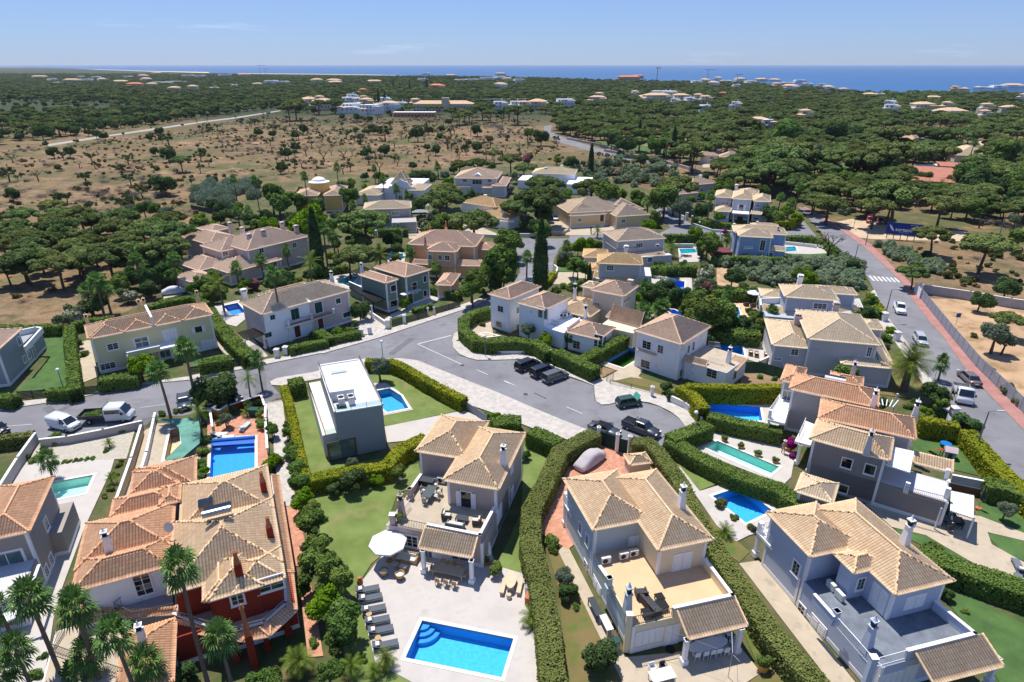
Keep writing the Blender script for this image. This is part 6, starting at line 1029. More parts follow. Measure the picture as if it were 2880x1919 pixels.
for lb,k,s_,h_,kw in (('grey rendered wall between the gravel garden and the street with parked vans','E','285,1150 470,1130 730,1080 1000,1020',1.2,dict(m=GREYW)),('long grey wall running down from the street at the left edge','E','-20,1500 120,1280 245,1108',1.5,dict(m=GREYW)),('beige wall with brown coping beside the gravel strip','E','1000,1052 930,1280 830,1560',1.4,dict(m=mat('tan_wall','b59f80'))),
 ('orange-red low wall around the street corner of the red pool garden','E','1640,905 1855,835 1880,905',1.,dict(m=S_RED)),('white stepped wall beside the terracotta pool terrace','E','1888,905 1885,1000 1900,1210',.9,dict(m=WWALL)),('ochre wall curling behind the sun beds of the terracotta terrace','E','1610,910 1560,945 1490,930 1510,1060',1.4,dict(m=mat('ochre_wall','c39a5c'))),('pale wall and drape frame left of the netted empty pool','E','1100,965 1040,1240 990,1400',1.,dict(m=WWALL)),
 ('dark slatted fence of the sage green house left of the white post','F','1120,278 1200,255 1265,235',1.3,dict(kind='slat',m=DKF,name='fence',cat='fence')),('dark slatted fence of the sage green house right of the white posts','F','1330,215 1420,190 1500,165',1.3,dict(kind='slat',m=DKF,name='fence',cat='fence')),('dark sliding gate between white piers of the sage green house','F','1018,300 1095,280',1.3,dict(kind='slat',m=DKF,name='gate',cat='gate')),
 ('white low wall under the curved hedge of the corner house','F','1525,430 1560,480 1640,515 1800,525 1960,525',.6,dict(m=WWALL)),('dark sliding gate at the street beside the bright lawn','E','120,815 315,795',1.3,dict(kind='slat',m=DKF,name='gate',cat='gate')),('dark arched green gate left of the lemon pair','E','525,785 690,768',1.3,dict(kind='slat',m=mat('dark_green_gate','1f3a33'),name='gate',cat='gate')),('dark green gate at the end of the broad hedge','E','1655,585 1790,568',1.3,dict(kind='slat',m=mat('dark_green_gate','1f3a33'),name='gate',cat='gate')),('small dark gate in the middle of the lemon pair front','E','1350,640 1415,632',1.,dict(kind='slat',m=DKF,name='gate',cat='gate')),
 ('wide dark green double gate between the two long hedges','G','718,1092 838,1130',2.,dict(kind='mesh',m=mat('dark_green_gate','1f3a33'),name='gate',cat='gate')),('narrow dark green gate right of the white gate pier','G','858,1142 925,1158',2.,dict(kind='mesh',m=mat('dark_green_gate','1f3a33'),name='gate',cat='gate')),('grey slatted driveway gate of the flat roofed house','F','1552,882 1692,975',1.4,dict(kind='slat',m=SLF,name='gate',cat='gate')),
 ('thin rusty fence in front of the stained white house lawn','G','800,728 950,760 1170,812',.8,dict(kind='bars',m=mat('rusty_iron','5c4a3c'),name='fence',cat='fence')),('open ironwork gate beside the stained white house path','G','778,690 822,682',1.3,dict(kind='bars',m=IRON,name='gate',cat='gate')),('wrought gate closing the soil bed next to the dark hedge','G','700,640 742,630',1.3,dict(kind='bars',m=IRON,name='gate',cat='gate')),('curved white wall around the cul-de-sac end','G','1240,845 1330,885 1400,935 1450,995',1.1,dict(m=WWALL)),
 ('green mesh fence beside the brown garden of the stained white house','H','275,600 400,600 592,655',1.8,dict(kind='mesh',m=GRF,name='fence',cat='fence')),('long grey slatted metal fence along the red pavement','H','1560,92 1760,330 1960,560 2276,855 2500,1080',2.,dict(kind='slat',m=SLF,name='fence',cat='fence')),('short white slatted gate at the top end of the metal fence','H','1510,40 1548,88',2.,dict(kind='slat',m=WHITE,name='gate',cat='gate')),('grey concrete wall behind the orange building plot','H','1545,48 1900,100 2190,150 2500,190',1.9,dict(m=mat('concrete_wall','a3a3a3'))),
 ('white fence wall along the side street below the pergola villa','L','480,560 530,600 640,650',1.1,dict(m=WWALL)),('white wall below the clipped hedge of the lavender villa','L','705,705 860,755 1030,768',.7,dict(m=WWALL)),('pinkish garden wall along the far back road','L','0,112 430,192 600,232 770,285',1.4,dict(m=PINKW)),('pinkish wall along the farther back road bend','O','1700,505 1900,545 2096,600',1.4,dict(m=PINKW)),
 ('peach low wall with sloping end in front of the bungalow','K','1290,772 1370,775 1430,745',.9,dict(m=S_PEACH)),('white low wall beyond the big pine on the cross street','K','680,790 850,800 1020,790 1160,790',.8,dict(m=WWALL)),('white wall behind the deep blue pool in white paving','K','2100,1125 2281,1150',.7,dict(m=WWALL)),('pale stone wall beside the turquoise pool of the side street','L','560,872 710,872',1.2,dict(m=GREYW)),('curved white wall around the small turquoise pool and raised terrace','L','1425,850 1600,868 1700,880',.9,dict(m=WWALL)),
 ('grey wall behind the outdoor kitchen','D','1780,90 1985,130',2.,dict(m=S_GREY)),('white gate and pier beside the avenue at the palm garden','H','1738,975 1790,1035',1.3,dict(kind='slat',m=WHITE,name='gate',cat='gate')),('white garden wall left of the stained white house side fence','H','400,590 500,545 580,640',1.2,dict(m=S_PINK)),('pale low wall in front of the white house at the lane, by the cypress','K','1310,1040 1335,1060 1320,1110',1.,dict(m=WWALL)),('dark fence beneath the tall grey reeds at the field edge','J','215,445 400,480 560,520',1.6,dict(kind='mesh',m=DKF,name='fence',cat='fence')),
 ('iron gate at the street end of the paved lane','E','1870,850 2010,825',1.1,dict(kind='bars',m=IRON,name='gate',cat='gate')),('iron gate of the beige drive next to the gravel garden','E','1005,1010 1100,995',1.1,dict(kind='bars',m=IRON,name='gate',cat='gate')),('green net fence around the palm corner of the bungalow','K','1985,690 2080,688 2180,690',1.1,dict(kind='mesh',m=GRF,name='fence',cat='fence')),('dark railings left of the peach villa drive','J','1960,665 2080,665',1.1,dict(kind='bars',m=IRON,name='fence',cat='fence')),('white railing wall beside the cactus bed of the sage house drive','F','840,228 985,322',.9,dict(m=WWALL))):
    gwall(lb,k,s_,h_,**kw)
def pier(lb,k,x,y,w_=.5,h_=1.5,m=WWALL,ball=False,z=.12):
    p=g(k,x,y,z); mb=MB().box(-w_/2,w_/2,-w_/2,w_/2,-z,h_-.12); mb.box(-w_/2-.06,w_/2+.06,-w_/2-.06,w_/2+.06,h_-.12,h_); mb.tbox(0,0,h_,h_+.22,w_/2,w_/2,.05,.05)
    if ball: mb.lathe((0,0,h_+.2),[(.05,0),(.15,.08),(.18,.18),(.12,.3),(.03,.36)],10)
    o=mb.build('gate_pier',m); o.location=p; return tag(o,lb,'gate pier','white gate piers along the street')
for a in (('tall white pier left of the wide dark green double gate','G',712,1190,.35,2.5),('tall white pier between the two dark green gates','G',845,1240,.35,2.5),('tall white pier right of the narrow dark green gate','G',932,1245,.35,2.3),('white pier left of the sage green house sliding gate','F',990,362,.7,1.6),('white pier right of the sage green house sliding gate','F',1107,328,.5,1.6),('left white mailbox pier in front of the pink pair','F',203,568,.7,1.4),('right white mailbox pier in front of the pink pair','F',266,550,.7,1.4),
 ('left white pier beside the pink pair driveway gate','F',803,418,.6,1.3),('right white pier beside the pink pair driveway gate','F',862,403,.6,1.3),('white scrolled pier of the stained white house front garden','G',1095,845,.4,1.5),('white pier with statue at the cul-de-sac wall end','G',1466,1010,.5,1.6),('thin white pier ending the curved hedge beside the dark car','G',374,595,.4,1.8),('small white post of the sage green fence, left of two','F',1275,272,.25,1.5),('small white post of the sage green fence, right of two','F',1318,265,.25,1.5),('white pier at the avenue beside the top hedge','H',1278,310,.9,1.6),('white pier at the avenue nearer the date palm','H',1365,450,.8,1.6),('beige pier at the top of the metal fence','H',1530,120,.6,2.1),('white pier at the avenue beside the palm garden gate','H',1765,1000,.8,1.6),('white pier left of the lavender villa dark gate','L',657,672,.7,1.9),('white pier right of the lavender villa dark gate','L',700,700,.4,1.9),('white ball-topped pier at the end of the side street','L',432,565,.6,1.8),('white gate pier below the lavender villa door','L',1035,765,.6,1.9),('white pier beside the sky blue villa garden','L',935,850,.4,2.),('left white pier of the dark hedge block by the covers','J',1915,700,.5,1.7),('white pier far left of the dark hedge block','J',1705,700,.5,1.7),('white pier at the corner of the avenue scrub plot','L',1930,990,.9,1.5)): pier(*a)
def avlamp(lb,k,x,y,h=8.,dx=1.9):
    p=g(k,x,y,h); o=empty('street_lamp',(p.x,p.y,0),0,lb,'street lamp','grey street lamps along the avenue')
    MB().tube([(0,0,0),(0,0,h*.5),(0,0,h)],[.11,.09,.06],8).tube([(0,0,h-.02),(dx,.05,h+.05)],.035,6).build('pole',mat('lamp_grey','6f7377',.5,.05),o); MB().box(dx-.1,dx+.85,-.1,.2,h,h+.09).build('lamp_head',mat('lamp_head_grey','a4a7aa',.4,.04),o); return o
def balllamp(lb,k,x,y,h=3.4):
    p=g(k,x,y,.12); o=empty('ball_lamp',p,0,lb,'street lamp','white ball lamps on low posts'); MB().tube([(0,0,-.1),(0,0,h-.2)],[.06,.045],8).build('pole',mat('lamp_grey','6f7377',.5,.05),o); MB().lathe((0,0,h-.25),[(.06,0),(.18,.06),(.25,.2),(.25,.3),(.17,.43),(.02,.5)],14).build('globe',mat('milky_globe','dfe2e4',.3,.02),o)
balllamp('ball lamp on the pavement by the curved hedge of the white corner house','F',1682,562,3.5); balllamp('ball lamp behind the orange barrier at the left','E',460,815,3.5); balllamp('ball lamp above the hedge at the end of the cul-de-sac','G',1388,1135,3.5); balllamp('ball lamp below the clipped hedge of the lavender villa','L',752,795,3.3); balllamp('ball lamp behind the olive tree','F',955,590,3.2); balllamp('small garden ball lamp beside the pale yellow villa canopy','C',1790,1200,1.3); balllamp('small garden ball lamp in the bush near the lemon trees','B',1088,160,.9)
for lb,x,y,k in (('grey street lamp at the avenue rising behind the yellow-green playground hedge',2028,955,'H'),('grey street lamp at the avenue near the white pickup',1337,88,'H'),('grey street lamp at the avenue beside the scrub plot corner',2035,880,'L'),('street lamp at the far back road below the pinkish wall',733,226,'L'),('street lamp in the dry ground far right beyond the umbrella pine',2140,855,'M'),('slim lamp post in front of the dark blue billboard',1052,930,'M'),('tall slim lamp post among the pines above the red vans',918,640,'M')): avlamp(lb,k,x,y,6.,1.)
# ------------------------------------------------------------------ vehicles
TYRE=mat('tyre','17181a',.9,.1,5); RIM=mat('wheel_rim','a9acb0',.4,.05,metal=.5); LAMPW=mat('headlight_lens','dfe3e6',.15,.03); LAMPR=mat('tail_light_lens','7d1414',.3,.05); PLATE=mat('number_plate','d8d8d2',.6,.03)
def paint(n,c): return mat('paint_'+n,c,.35,.03,.5,spec=.5,coat=.6)
def loft(S,n=None):      # sections: (x, [(y,z)...]) -> closed shell
    mb=MB(); V=[];F=[]; n=len(S[0][1])
    for x,pr in S: V+=[(x,y,z) for y,z in pr]
    for i in range(len(S)-1):
        for j in range(n): F.append((i*n+j,i*n+(j+1)%n,(i+1)*n+(j+1)%n,(i+1)*n+j))
    F+=[tuple(range(n-1,-1,-1)),tuple((len(S)-1)*n+j for j in range(n))]; return V,F
def sec(w,z0,z1,t=.86):
    h=[(w*.9,z0),(w,z0+.18),(w,z0+(z1-z0)*.62),(w*t,z1)]; return h+[(-y,z) for y,z in h[::-1]]
def wheels(o,L,W,r=.33,fx=.3,rx=-.3):
    for x in(L*fx,L*rx):
        for s in(1,-1):
            w=MB(); w.lathe((0,0,0),[(r*.55,-.1),(r*.92,-.11),(r,-.05),(r,.05),(r*.92,.11),(r*.55,.1)],16); t=w.build('wheel',TYRE,o); t.location=(x,s*(W/2-.1),r); t.rotation_euler=(math.pi/2,0,0)
            q=MB(); q.lathe((0,0,0),[(r*.56,-.1),(r*.2,-.13),(r*.56,.1),(r*.2,.13)],10); q.build('rim',RIM,t)
def carroot(k,x,y,x2,y2,lab,cat,nm,z=.06,z2=None):
    a=g(k,x,y,z);b=g(k,x2,y2,z); return empty(nm,a,math.atan2(b.y-a.y,b.x-a.x),lab,cat)
def car(k,x,y,x2,y2,kind,col,lab,cat='car',nm='parked_car',hood=None):
    o=carroot(k,x,y,x2,y2,lab,cat,nm); P=paint(*col)
    D=dict(suv=(4.55,1.84,1.66,.98,[-.5,-.45,.12,.30],1.0),hatch=(3.8,1.68,1.5,.92,[-.49,-.4,.12,.28],.9),sedan=(4.8,1.84,1.45,.93,[-.36,-.22,.12,.27],.98),conv=(4.4,1.8,1.36,.88,[-.34,-.2,.08,.22],.86),pickup=(5.3,1.86,1.78,1.08,[-.14,-.10,.13,.24],1.05),estate=(4.6,1.8,1.52,.93,[-.49,-.42,.1,.27],.95),van=(4.4,1.84,1.84,1.1,[-.5,-.49,.18,.36],1.15))
    L,W,H,bz,cx,hz=D[kind]; w=W/2; z0=.22
    S=[(-.5,.86,.62*bz+.1),(-.485,.94,bz*.92),(-.42,1,bz),(-.1,1,bz),(.15,1,bz),(.3,.99,hz*.98),(.42,.95,hz*.9),(.48,.88,hz*.76),(.5,.8,hz*.6)]
    V,F=loft([(x_*L,sec(w*f,z0 if abs(x_)<.47 else .3,zt)) for x_,f,zt in S]); MB().add(V,F).build('body',P,o,True)
    a,b,c,d=[q*L for q in cx]; cw=w*.86; tw=w*.68; gl=MB(); V=[(a,-cw,bz-.02),(d,-cw,bz-.04),(d,cw,bz-.04),(a,cw,bz-.02),(b,-tw,H-.04),(c,-tw,H-.04),(c,tw,H-.04),(b,tw,H-.04)]; gl.add(V,[(0,1,5,4),(1,2,6,5),(2,3,7,6),(3,0,4,7)])
    gl.build('windows',GLASS,o); rf=MB(); rf.tbox((b+c)/2,0,H-.06,H,(c-b)/2+.05,tw+.04,(c-b)/2-.12,tw-.1)
    for u,v in ((0,4),(1,5),(2,6),(3,7)): rf.tube([V[u],V[v]],.045,4)
    m1=[(V[0][i]*.52+V[1][i]*.48) for i in range(3)]; m2=[(V[4][i]*.5+V[5][i]*.5) for i in range(3)]
    for s in(1,-1): rf.tube([(m1[0],s*cw,bz),(m2[0],s*tw,H-.04)],.04,4)
    rf.build('roof',P if kind!='conv' else mat('black_soft_top','1c1c1f',.9,.1,4),o)
    if kind=='van':
        V,F=loft([(x_*L,sec(w*.97,.9,zt,.84)) for x_,zt in ((-.503,1.75),(-.48,1.89),(.0,1.89),(.06,1.86))]); MB().add(V,F).build('cargo_body',P,o,True)
    if kind=='pickup':
        q=MB(); q.box(-.485*L,-.17*L,-w*.8,w*.8,bz+.01,bz+.015,0); q.box(-.49*L,-.46*L,-w*.9,w*.9,bz-.05,bz+.1,1); 
        for s in(1,-1): q.box(-.49*L,-.15*L,s*w*.84-.06,s*w*.84+.06,bz-.05,bz+.1,1)
        q.tube([(-.17*L,-w*.7,bz),(-.17*L,-w*.6,H),(-.17*L,w*.6,H),(-.17*L,w*.7,bz)],.04,5,0); q.build('load_bed',[BLACK,P],o)
    for s in(1,-1):
        MB().box(.455*L,.492*L,s*w*.62-.18,s*w*.62+.18,hz*.66,hz*.82).build('headlight',LAMPW,o); MB().box(-.503*L,-.47*L,s*w*.7-.13,s*w*.7+.13,bz*.72,bz*.95).build('tail_light',LAMPR,o); MB().box(d-.35,d-.15,s*(cw+.02),s*(cw+.2),bz,bz+.14).build('wing_mirror',P,o)
    MB().box(.497*L,.508*L,-.26,.26,.42,.54).box(-.508*L,-.497*L,-.26,.26,.55,.67).build('number_plate',PLATE,o); MB().box(.49*L,.502*L,-.45,.45,.5,.68).build('grille',BLACK,o); wheels(o,L,W,.34 if kind in('suv','pickup') else .31); o.scale=(.94,.94,.94)
    if hood: h=MB().box(0,.9,-.7,.7,0,.04).build('open_bonnet',mat('teal_hood','4f9c8c',.5,.05),o); h.location=(.27*L,0,bz); h.rotation_euler=(0,R(-60),0)
    return o
for a in (('G',212,645,285,617,'suv',('black','15171b'),'black people carrier, leftmost of the three cars parked by the hedge'),('G',322,690,408,658,'suv',('navy','191c2c'),'dark navy car, middle of the three parked by the hedge'),('G',408,728,497,696,'suv',('grey','55585c'),'grey sport utility car, rightmost of the three parked by the hedge'),('G',757,1105,860,1140,'conv',('slate','3c4450'),'slate grey convertible with black soft top behind the green gate'),('G',1018,1100,1145,1150,'pickup',('dark_grey','34383f'),'dark grey double cab pickup in the cul-de-sac'),
 ('E',467,1072,580,1098,'van',('white','dcdee0'),'white delivery van parked in front of the flatbed truck'),('E',1313,905,1318,945,'sedan',('dark_blue_grey','39424a'),'dark blue-grey car seen between the two fan palm trunks'),('E',1622,880,1675,890,'suv',('dark_black','1d2024'),'black car hidden under the dark tree by the red garden'),('E',1452,890,1470,895,'hatch',('pale','b9c4cc'),'pale blue hatchback hidden behind the round shrub'),('E',-15,1100,15,1112,'hatch',('darkedge','1b1c20'),'dark car cut off at the left edge of the street'),
 ('H',1388,240,1408,290,'pickup',('white2','e1e3e5'),'white pickup coming down the avenue, farthest of the avenue vehicles'),('H',1535,465,1562,510,'estate',('silver','a9adb2'),'silver estate car on the avenue beside the date palm'),('H',1878,738,1815,680,'sedan',('bronze','6a5f60'),'bronze-grey saloon driving away beside the red pavement'),('K',1320,680,1322,695,'hatch',('white3','e1e3e5'),'white car parked left of the peach bungalow'),
 ('O',1625,500,1632,505,'hatch',('white4','e1e3e5'),'white car at the bend of the back road'),('O',1850,556,1860,562,'sedan',('dark4','25282c'),'dark car on the back road right of the bend'),('L',575,242,590,248,'sedan',('dark5','25282c'),'dark car by the wall where the back road ends'),('M',1040,928,1040,940,'van',('red','a5262a'),'red and white van, left of two under the pines'),('M',1120,935,1120,947,'van',('red','a5262a'),'red and white van, right of two under the pines')): car(*a)
car('G',930,910,1000,898,'hatch',('bottle_green','2c4a3f'),'old green hatchback with its bonnet open in the cul-de-sac',hood=True)
def truck(k,x,y,x2,y2,lab,L=6.2,load=True,bedc='4a4a48',crew=True):
    o=carroot(k,x,y,x2,y2,lab,'truck','flatbed_truck'); P=paint('white','dcdee0'); cw=.98; c0=.02*L if crew else .18*L
    V,F=loft([(x_,sec(cw,.35,z,.84)) for x_,z in ((c0,2.15),(c0+.1,2.25),(.33*L,2.25),(.35*L,2.15),(.44*L,1.25),(.49*L,1.05),(.5*L,.7))]); MB().add(V,F).build('cab',P,o,True)
    gl=MB(); gl.add([(.352*L,-.78,2.1),(.352*L,.78,2.1),(.442*L,.88,1.28),(.442*L,-.88,1.28)],[(0,3,2,1)]); 
    q=[(gl.v[i][0]+.03,gl.v[i][1],gl.v[i][2]+.03) for i in range(4)]; gl.v=q
    for s in(1,-1): gl.box(c0+.15,.34*L,s*.955-.03,s*.955+.03,1.4,1.95)
    gl.build('windows',GLASS,o); b=MB(); b.box(-.5*L,c0-.1,-1.02,1.02,.85,.95)
    for s in(1,-1): b.box(-.5*L,c0-.1,s*1.02-.03,s*1.02+.03,.95,1.35)
    b.box(-.5*L,-.5*L+.05,-1.02,1.02,.95,1.35); b.tube([(c0-.12,-.95,.9),(c0-.12,-.95,2.3),(c0-.12,.95,2.3),(c0-.12,.95,.9)],.035,4); b.build('load_bed',mat('bed_'+bedc,bedc,.7,.1,3),o); MB().box(-.45*L,.4*L,-.4,.4,.45,.8).build('chassis',BLACK,o)
    if load: V,F,t=blob([(rnd.uniform(-2.3,-.4),rnd.uniform(-.6,.6),1.05,.5,.5,.3) for _ in range(9)],900,.16,.3,.5); ob('cuttings',npmesh('cuttings',V,F,BROAD(),tone=t),o)
    for s in(1,-1): MB().box(.47*L,.5*L+.01,s*.72-.16,s*.72+.16,.75,.95).build('headlight',LAMPW,o); MB().box(.36*L,.4*L,s*1.02,s*1.2,1.3,1.6).build('wing_mirror',BLACK,o)
    wheels(o,L,1.9,.36,.36,-.3)
truck('E',772,1018,942,1008,'white crew cab truck with dark flatbed full of green cuttings, door open'); truck('H',1828,862,1842,900,'small white flatbed truck with side frame coming towards the viewer on the avenue',4.6,False,'9a9a98',False)
def covered(k,x,y,x2,y2,c,lab):
    o=carroot(k,x,y,x2,y2,lab,'covered car','covered_car',.14); V,F=loft([(x_*4.6,[(w_*1.0,0.02),(w_,.5),(w_*.93,zt*.62),(w_*.72,zt*.96),(w_*.3,zt),(-w_*.3,zt),(-w_*.72,zt*.96),(-w_*.93,zt*.62),(-w_,.5),(-w_,.02)]) for x_,w_,zt in ((-.5,.7,.7),(-.47,.86,.98),(-.33,.95,1.12),(-.22,.96,1.5),(-.02,.97,1.6),(.12,.96,1.5),(.26,.95,1.08),(.42,.88,.92),(.49,.74,.65))])
    m=MB().add(V,F).build('cloth_cover',mat('car_cover_'+c,c,.85,.08,1.5,bump=.6,bscale=4),o,True); md=m.modifiers.new('s','SUBSURF'); md.levels=md.render_levels=2
covered('G',652,1325,562,1388,'b0a9ab','car under a grey fitted cloth cover on the terracotta yard'); covered('I',1400,1385,1440,1380,'c4c6cc','small car under a pale cover in the yard below the long pinkish villa')
# ------------------------------------------------------------------ billboard, barrier, signs
a=g('M',1175,1060,0);b=g('M',1395,1082,0); o=empty('billboard',a,math.atan2(b.y-a.y,b.x-a.x),'dark blue billboard with white lettering on thin posts beside the sandy yard','billboard'); Wd=(b-a).length
zb=1.6; MB().box(-.4,Wd+1.2,-.06,.06,zb,zb+2.9).build('panel',mat('billboard_blue','1d3a8c',.5,.04,.4),o); MB().box(-.5,-.4,-.08,.08,zb-.08,zb+2.98).box(Wd+1.2,Wd+1.3,-.08,.08,zb-.08,zb+2.98).box(-.4,Wd+1.2,-.08,.08,zb-.08,zb).build('frame',mat('blue_frame','2b4796',.5),o)
for i in range(5): MB().box(i*Wd/4-.09,i*Wd/4+.09,.08,.2,0,zb+2.8).build('post',IRON,o)
def text(s,size,x,z,par,m,y=-.09,bold=0.):
    c=bpy.data.curves.new('lettering','FONT'); c.body=s; c.size=size; c.extrude=.02; c.offset=bold; t=bpy.data.objects.new('lettering',c); C.link(t); t.parent=par; t.location=(x,y,z); t.rotation_euler=(math.pi/2,0,0); c.materials.append(m); bpy.context.view_layer.update(); me=bpy.data.meshes.new_from_object(t); C.unlink(t); bpy.data.objects.remove(t); t=ob('lettering',me,par,(x,y,z)); t.rotation_euler=(math.pi/2,0,0); return t
WL=mat('white_lettering','e8e8ea',.6,.02); t=text('sortami l',1.25,Wd*.25,zb+.75,o,WL,bold=.03); text('289 463 620',.34,Wd*.75,zb+2.4,o,WL); text('mediação imobiliária',.28,Wd*.4,zb+.35,o,WL)
lg=MB(); 
for dx,dz,fl in ((0,0,1),(.75,-.55,-1)):
    ps=[]; 
    for i in range(13): u=i/12; ps.append((.1+dx*.5-.38*math.sin((u-.5)*2.6),-.09,zb+.85+dz*.5+u*1.5))
    lg.tube([(x_+.4,y_,z_) for x_,y_,z_ in ps],[.06+.13*math.sin(math.pi*i/12) for i in range(13)],6)
lg.build('emblem',WL,o)
o=empty('street_barrier',g('E',385,868,.12),math.atan2(.1,1)+R(22),'orange plastic work barrier on the pavement below the ball lamp','barrier'); bm_=MB(); OR=mat('orange_plastic','c8502a',.5,.05); bm_.box(0,2.6,-.03,.03,.75,1.); bm_.box(0,2.6,-.03,.03,.25,.35)
for i in range(14): bm_.box(i*.2-.02,i*.2+.03,-.025,.025,.3,.8)
bm_.build('panel',OR,o); MB().box(.2,.28,-.3,.3,0,.1).box(2.3,2.38,-.3,.3,0,.1).build('foot',OR,o)
def sign(k,x,y,h,lab,c='2a55a8',w=.6,shape='sq'):
    p=g(k,x,y,0); o=empty('road_sign',p,0,lab,'road sign'); MB().tube([(0,0,0),(0,0,h)],.035,6).build('post',STEEL,o); MB().box(-w/2,w/2,-.05,-.03,h-w,h).build('sign_plate',mat('sign_'+c,c,.5,.03),o); return o
s_=sign('M',1385,1420,2.6,'blue square pedestrian crossing sign beside the wall start'); MB().add([(-.2,-.06,2.1),(.2,-.06,2.1),(0,-.06,2.5)],[(0,1,2)]).build('sign_symbol',WL,s_); sign('H',1788,345,2.4,'small blue information sign mounted above the slatted fence','26479c',.8); sign('H',1635,735,2.4,'grey back of a round sign beside the young fan palm','9a9c9e',.6)
o=empty('notice_board',g('M',910,985,0),R(60),'brown wooden notice board at the edge of the sandy yard','sign'); MB().box(-.05,.05,-.05,.05,0,2.6).build('post',BARK,o); MB().box(-.5,.5,-.06,0,1.7,2.6).build('board',BARK,o)
# ------------------------------------------------------------------ garden furniture
def at(k,x,y,z=.13): return g(k,x,y,z)
def F(nm,p,rz,lab,cat,grp,parts_):
    o=empty(nm,p,rz,lab,cat,grp)
    for n_,mb,m in parts_: mb.build(n_,m,o)
    return o
def table(p,rz,w,d,h,m,lab,leg=None,rnd_=False):
    t=MB(); l_=MB()
    if rnd_: t.lathe((0,0,h-.05),[(w/2,0),(w/2,.05)],18); l_.lathe((0,0,0),[(w*.28,0),(.06,.05),(.05,h-.05)],10)
    else:
        t.box(-w/2,w/2,-d/2,d/2,h-.05,h)
        for a in(-1,1):
            for b in(-1,1): l_.box(a*(w/2-.08)-.035,a*(w/2-.08)+.035,b*(d/2-.08)-.035,b*(d/2-.08)+.035,0,h-.05)
    return F('table',p,rz,lab,'table',None,[('tabletop',t,m),('legs',l_,leg or m)])
def chair(p,rz,m,seat,lab,grp,arm=False):
    s=MB().box(-.23,.23,-.23,.23,.4,.46); b=MB().box(-.22,.22,.2,.25,.46,.88); l_=MB()
    for a in(-.2,.2):
        for c in(-.2,.2): l_.box(a-.02,a+.02,c-.02,c+.02,0,.4)
    if arm: l_.box(-.27,-.23,-.2,.24,.6,.64).box(.23,.27,-.2,.24,.6,.64).box(-.27,-.23,-.2,-.16,.4,.6).box(.23,.27,-.2,-.16,.4,.6)
    return F('chair',p,rz,lab,'chair',grp,[('seat',s,seat),('backrest',b,m),('legs',l_,m)])
def sofa(p,rz,w,m,cu,lab,cat='sofa',nm='sofa'):
    b=MB().box(-w/2,w/2,-.4,.4,.08,.34).box(-w/2,w/2,.3,.42,.34,.78).box(-w/2,-w/2+.13,-.4,.3,.34,.6).box(w/2-.13,w/2,-.4,.3,.34,.6); c=MB(); n=max(1,round((w-.3)/.65))
    for i in range(n): x0=-w/2+.15+i*(w-.3)/n; c.box(x0+.01,x0+(w-.3)/n-.01,-.38,.28,.34,.47); c.box(x0+.02,x0+(w-.3)/n-.02,.15,.3,.47,.75)
    return F(nm,p,rz,lab,cat,None,[('frame',b,m),('cushions',c,cu)])
def lounger(p,rz,m,cu,lab,grp):
    f=MB().box(-1.,1.,-.33,.33,.24,.29)
    for a in(-.85,.85):
        for b in(-.28,.28): f.box(a-.03,a+.03,b-.03,b+.03,0,.24)
    c=MB().box(-.25,1.,-.31,.31,.29,.38); c.add([(-.25,-.31,.29),(-.25,.31,.29),(-.25,.31,.38),(-.25,-.31,.38),(-1.,-.31,.62),(-1.,.31,.62),(-1.,.31,.71),(-1.,-.31,.71)],[(0,4,5,1),(3,2,6,7),(0,3,7,4),(1,5,6,2),(4,7,6,5)]); t=MB().box(-.75,-.45,-.2,.2,.6,.66)
    return F('sun_lounger',p,rz,lab,'sun lounger',grp,[('frame',f,m),('mattress',c,cu),('rolled_towel',t,CUSH)])
def pot(k,x,y,kd,r,lab,z=.13,m=None,h=.45,w=.25,s=.8):
    p=g(k,x,y,z); F('plant_pot',p,0,'plant pot, '+lab,'plant pot',None,[('pot',MB().lathe((0,0,0),[(w*.7,0),(w,h),(w*.85,h),(w*.8,h-.05)],12),m or TERRA)]); plant(kd,(p.x,p.y,z+h-.08),s,label='small green plant growing in the pot, '+lab)
rb=R(-15.5); rc=R(15.3)
table(at('B',1287,250,3.05),rb+R(90),1.9,1.,.74,mat('slate_tabletop','4b5356',.5,.08),'dark grey dining table on the roof terrace of the beige villa')
for i,(x,y,r) in enumerate(((1243,225,90),(1252,262,90),(1330,178,0),(1360,235,-90),(1338,262,-90),(1258,300,180))): chair(at('B',x,y,3.05),rb+R(r),mat('pale_grey_frame','9a9a98'),CUSH,'pale chair at the roof terrace dining table, '+('left side far','left side near','head end','right side far','right side near','near end')[i],'roof terrace dining chairs',True)
F('barbecue_box',at('B',1268,165,3.05),rb,'black rattan storage box in the roof terrace corner','storage box',None,[('box',MB().box(-.8,.8,-.4,.4,0,.7),BLACK),('lid',MB().box(-.83,.83,-.43,.43,.7,.76),DGREY)])
RD_=mat('dark_rattan','4a443f',.85,.2,9)
sofa(at('B',1408,400,3.05),rb+R(100),.85,RD_,CUSH,'dark rattan armchair left of the black coffee table','armchair','armchair'); sofa(at('B',1625,438,3.05),rb+R(-80),.85,RD_,CUSH,'dark rattan armchair right of the black coffee table','armchair','armchair'); sofa(at('B',1470,472,3.05),rb+R(180),1.7,mat('blue_grey_rattan','5b6a70',.8),CUSH,'low blue-grey sofa against the front parapet of the beige villa'); table(at('B',1518,420,3.05),rb,1.2,.7,.42,DGREY,'black rattan coffee table on the beige villa terrace')
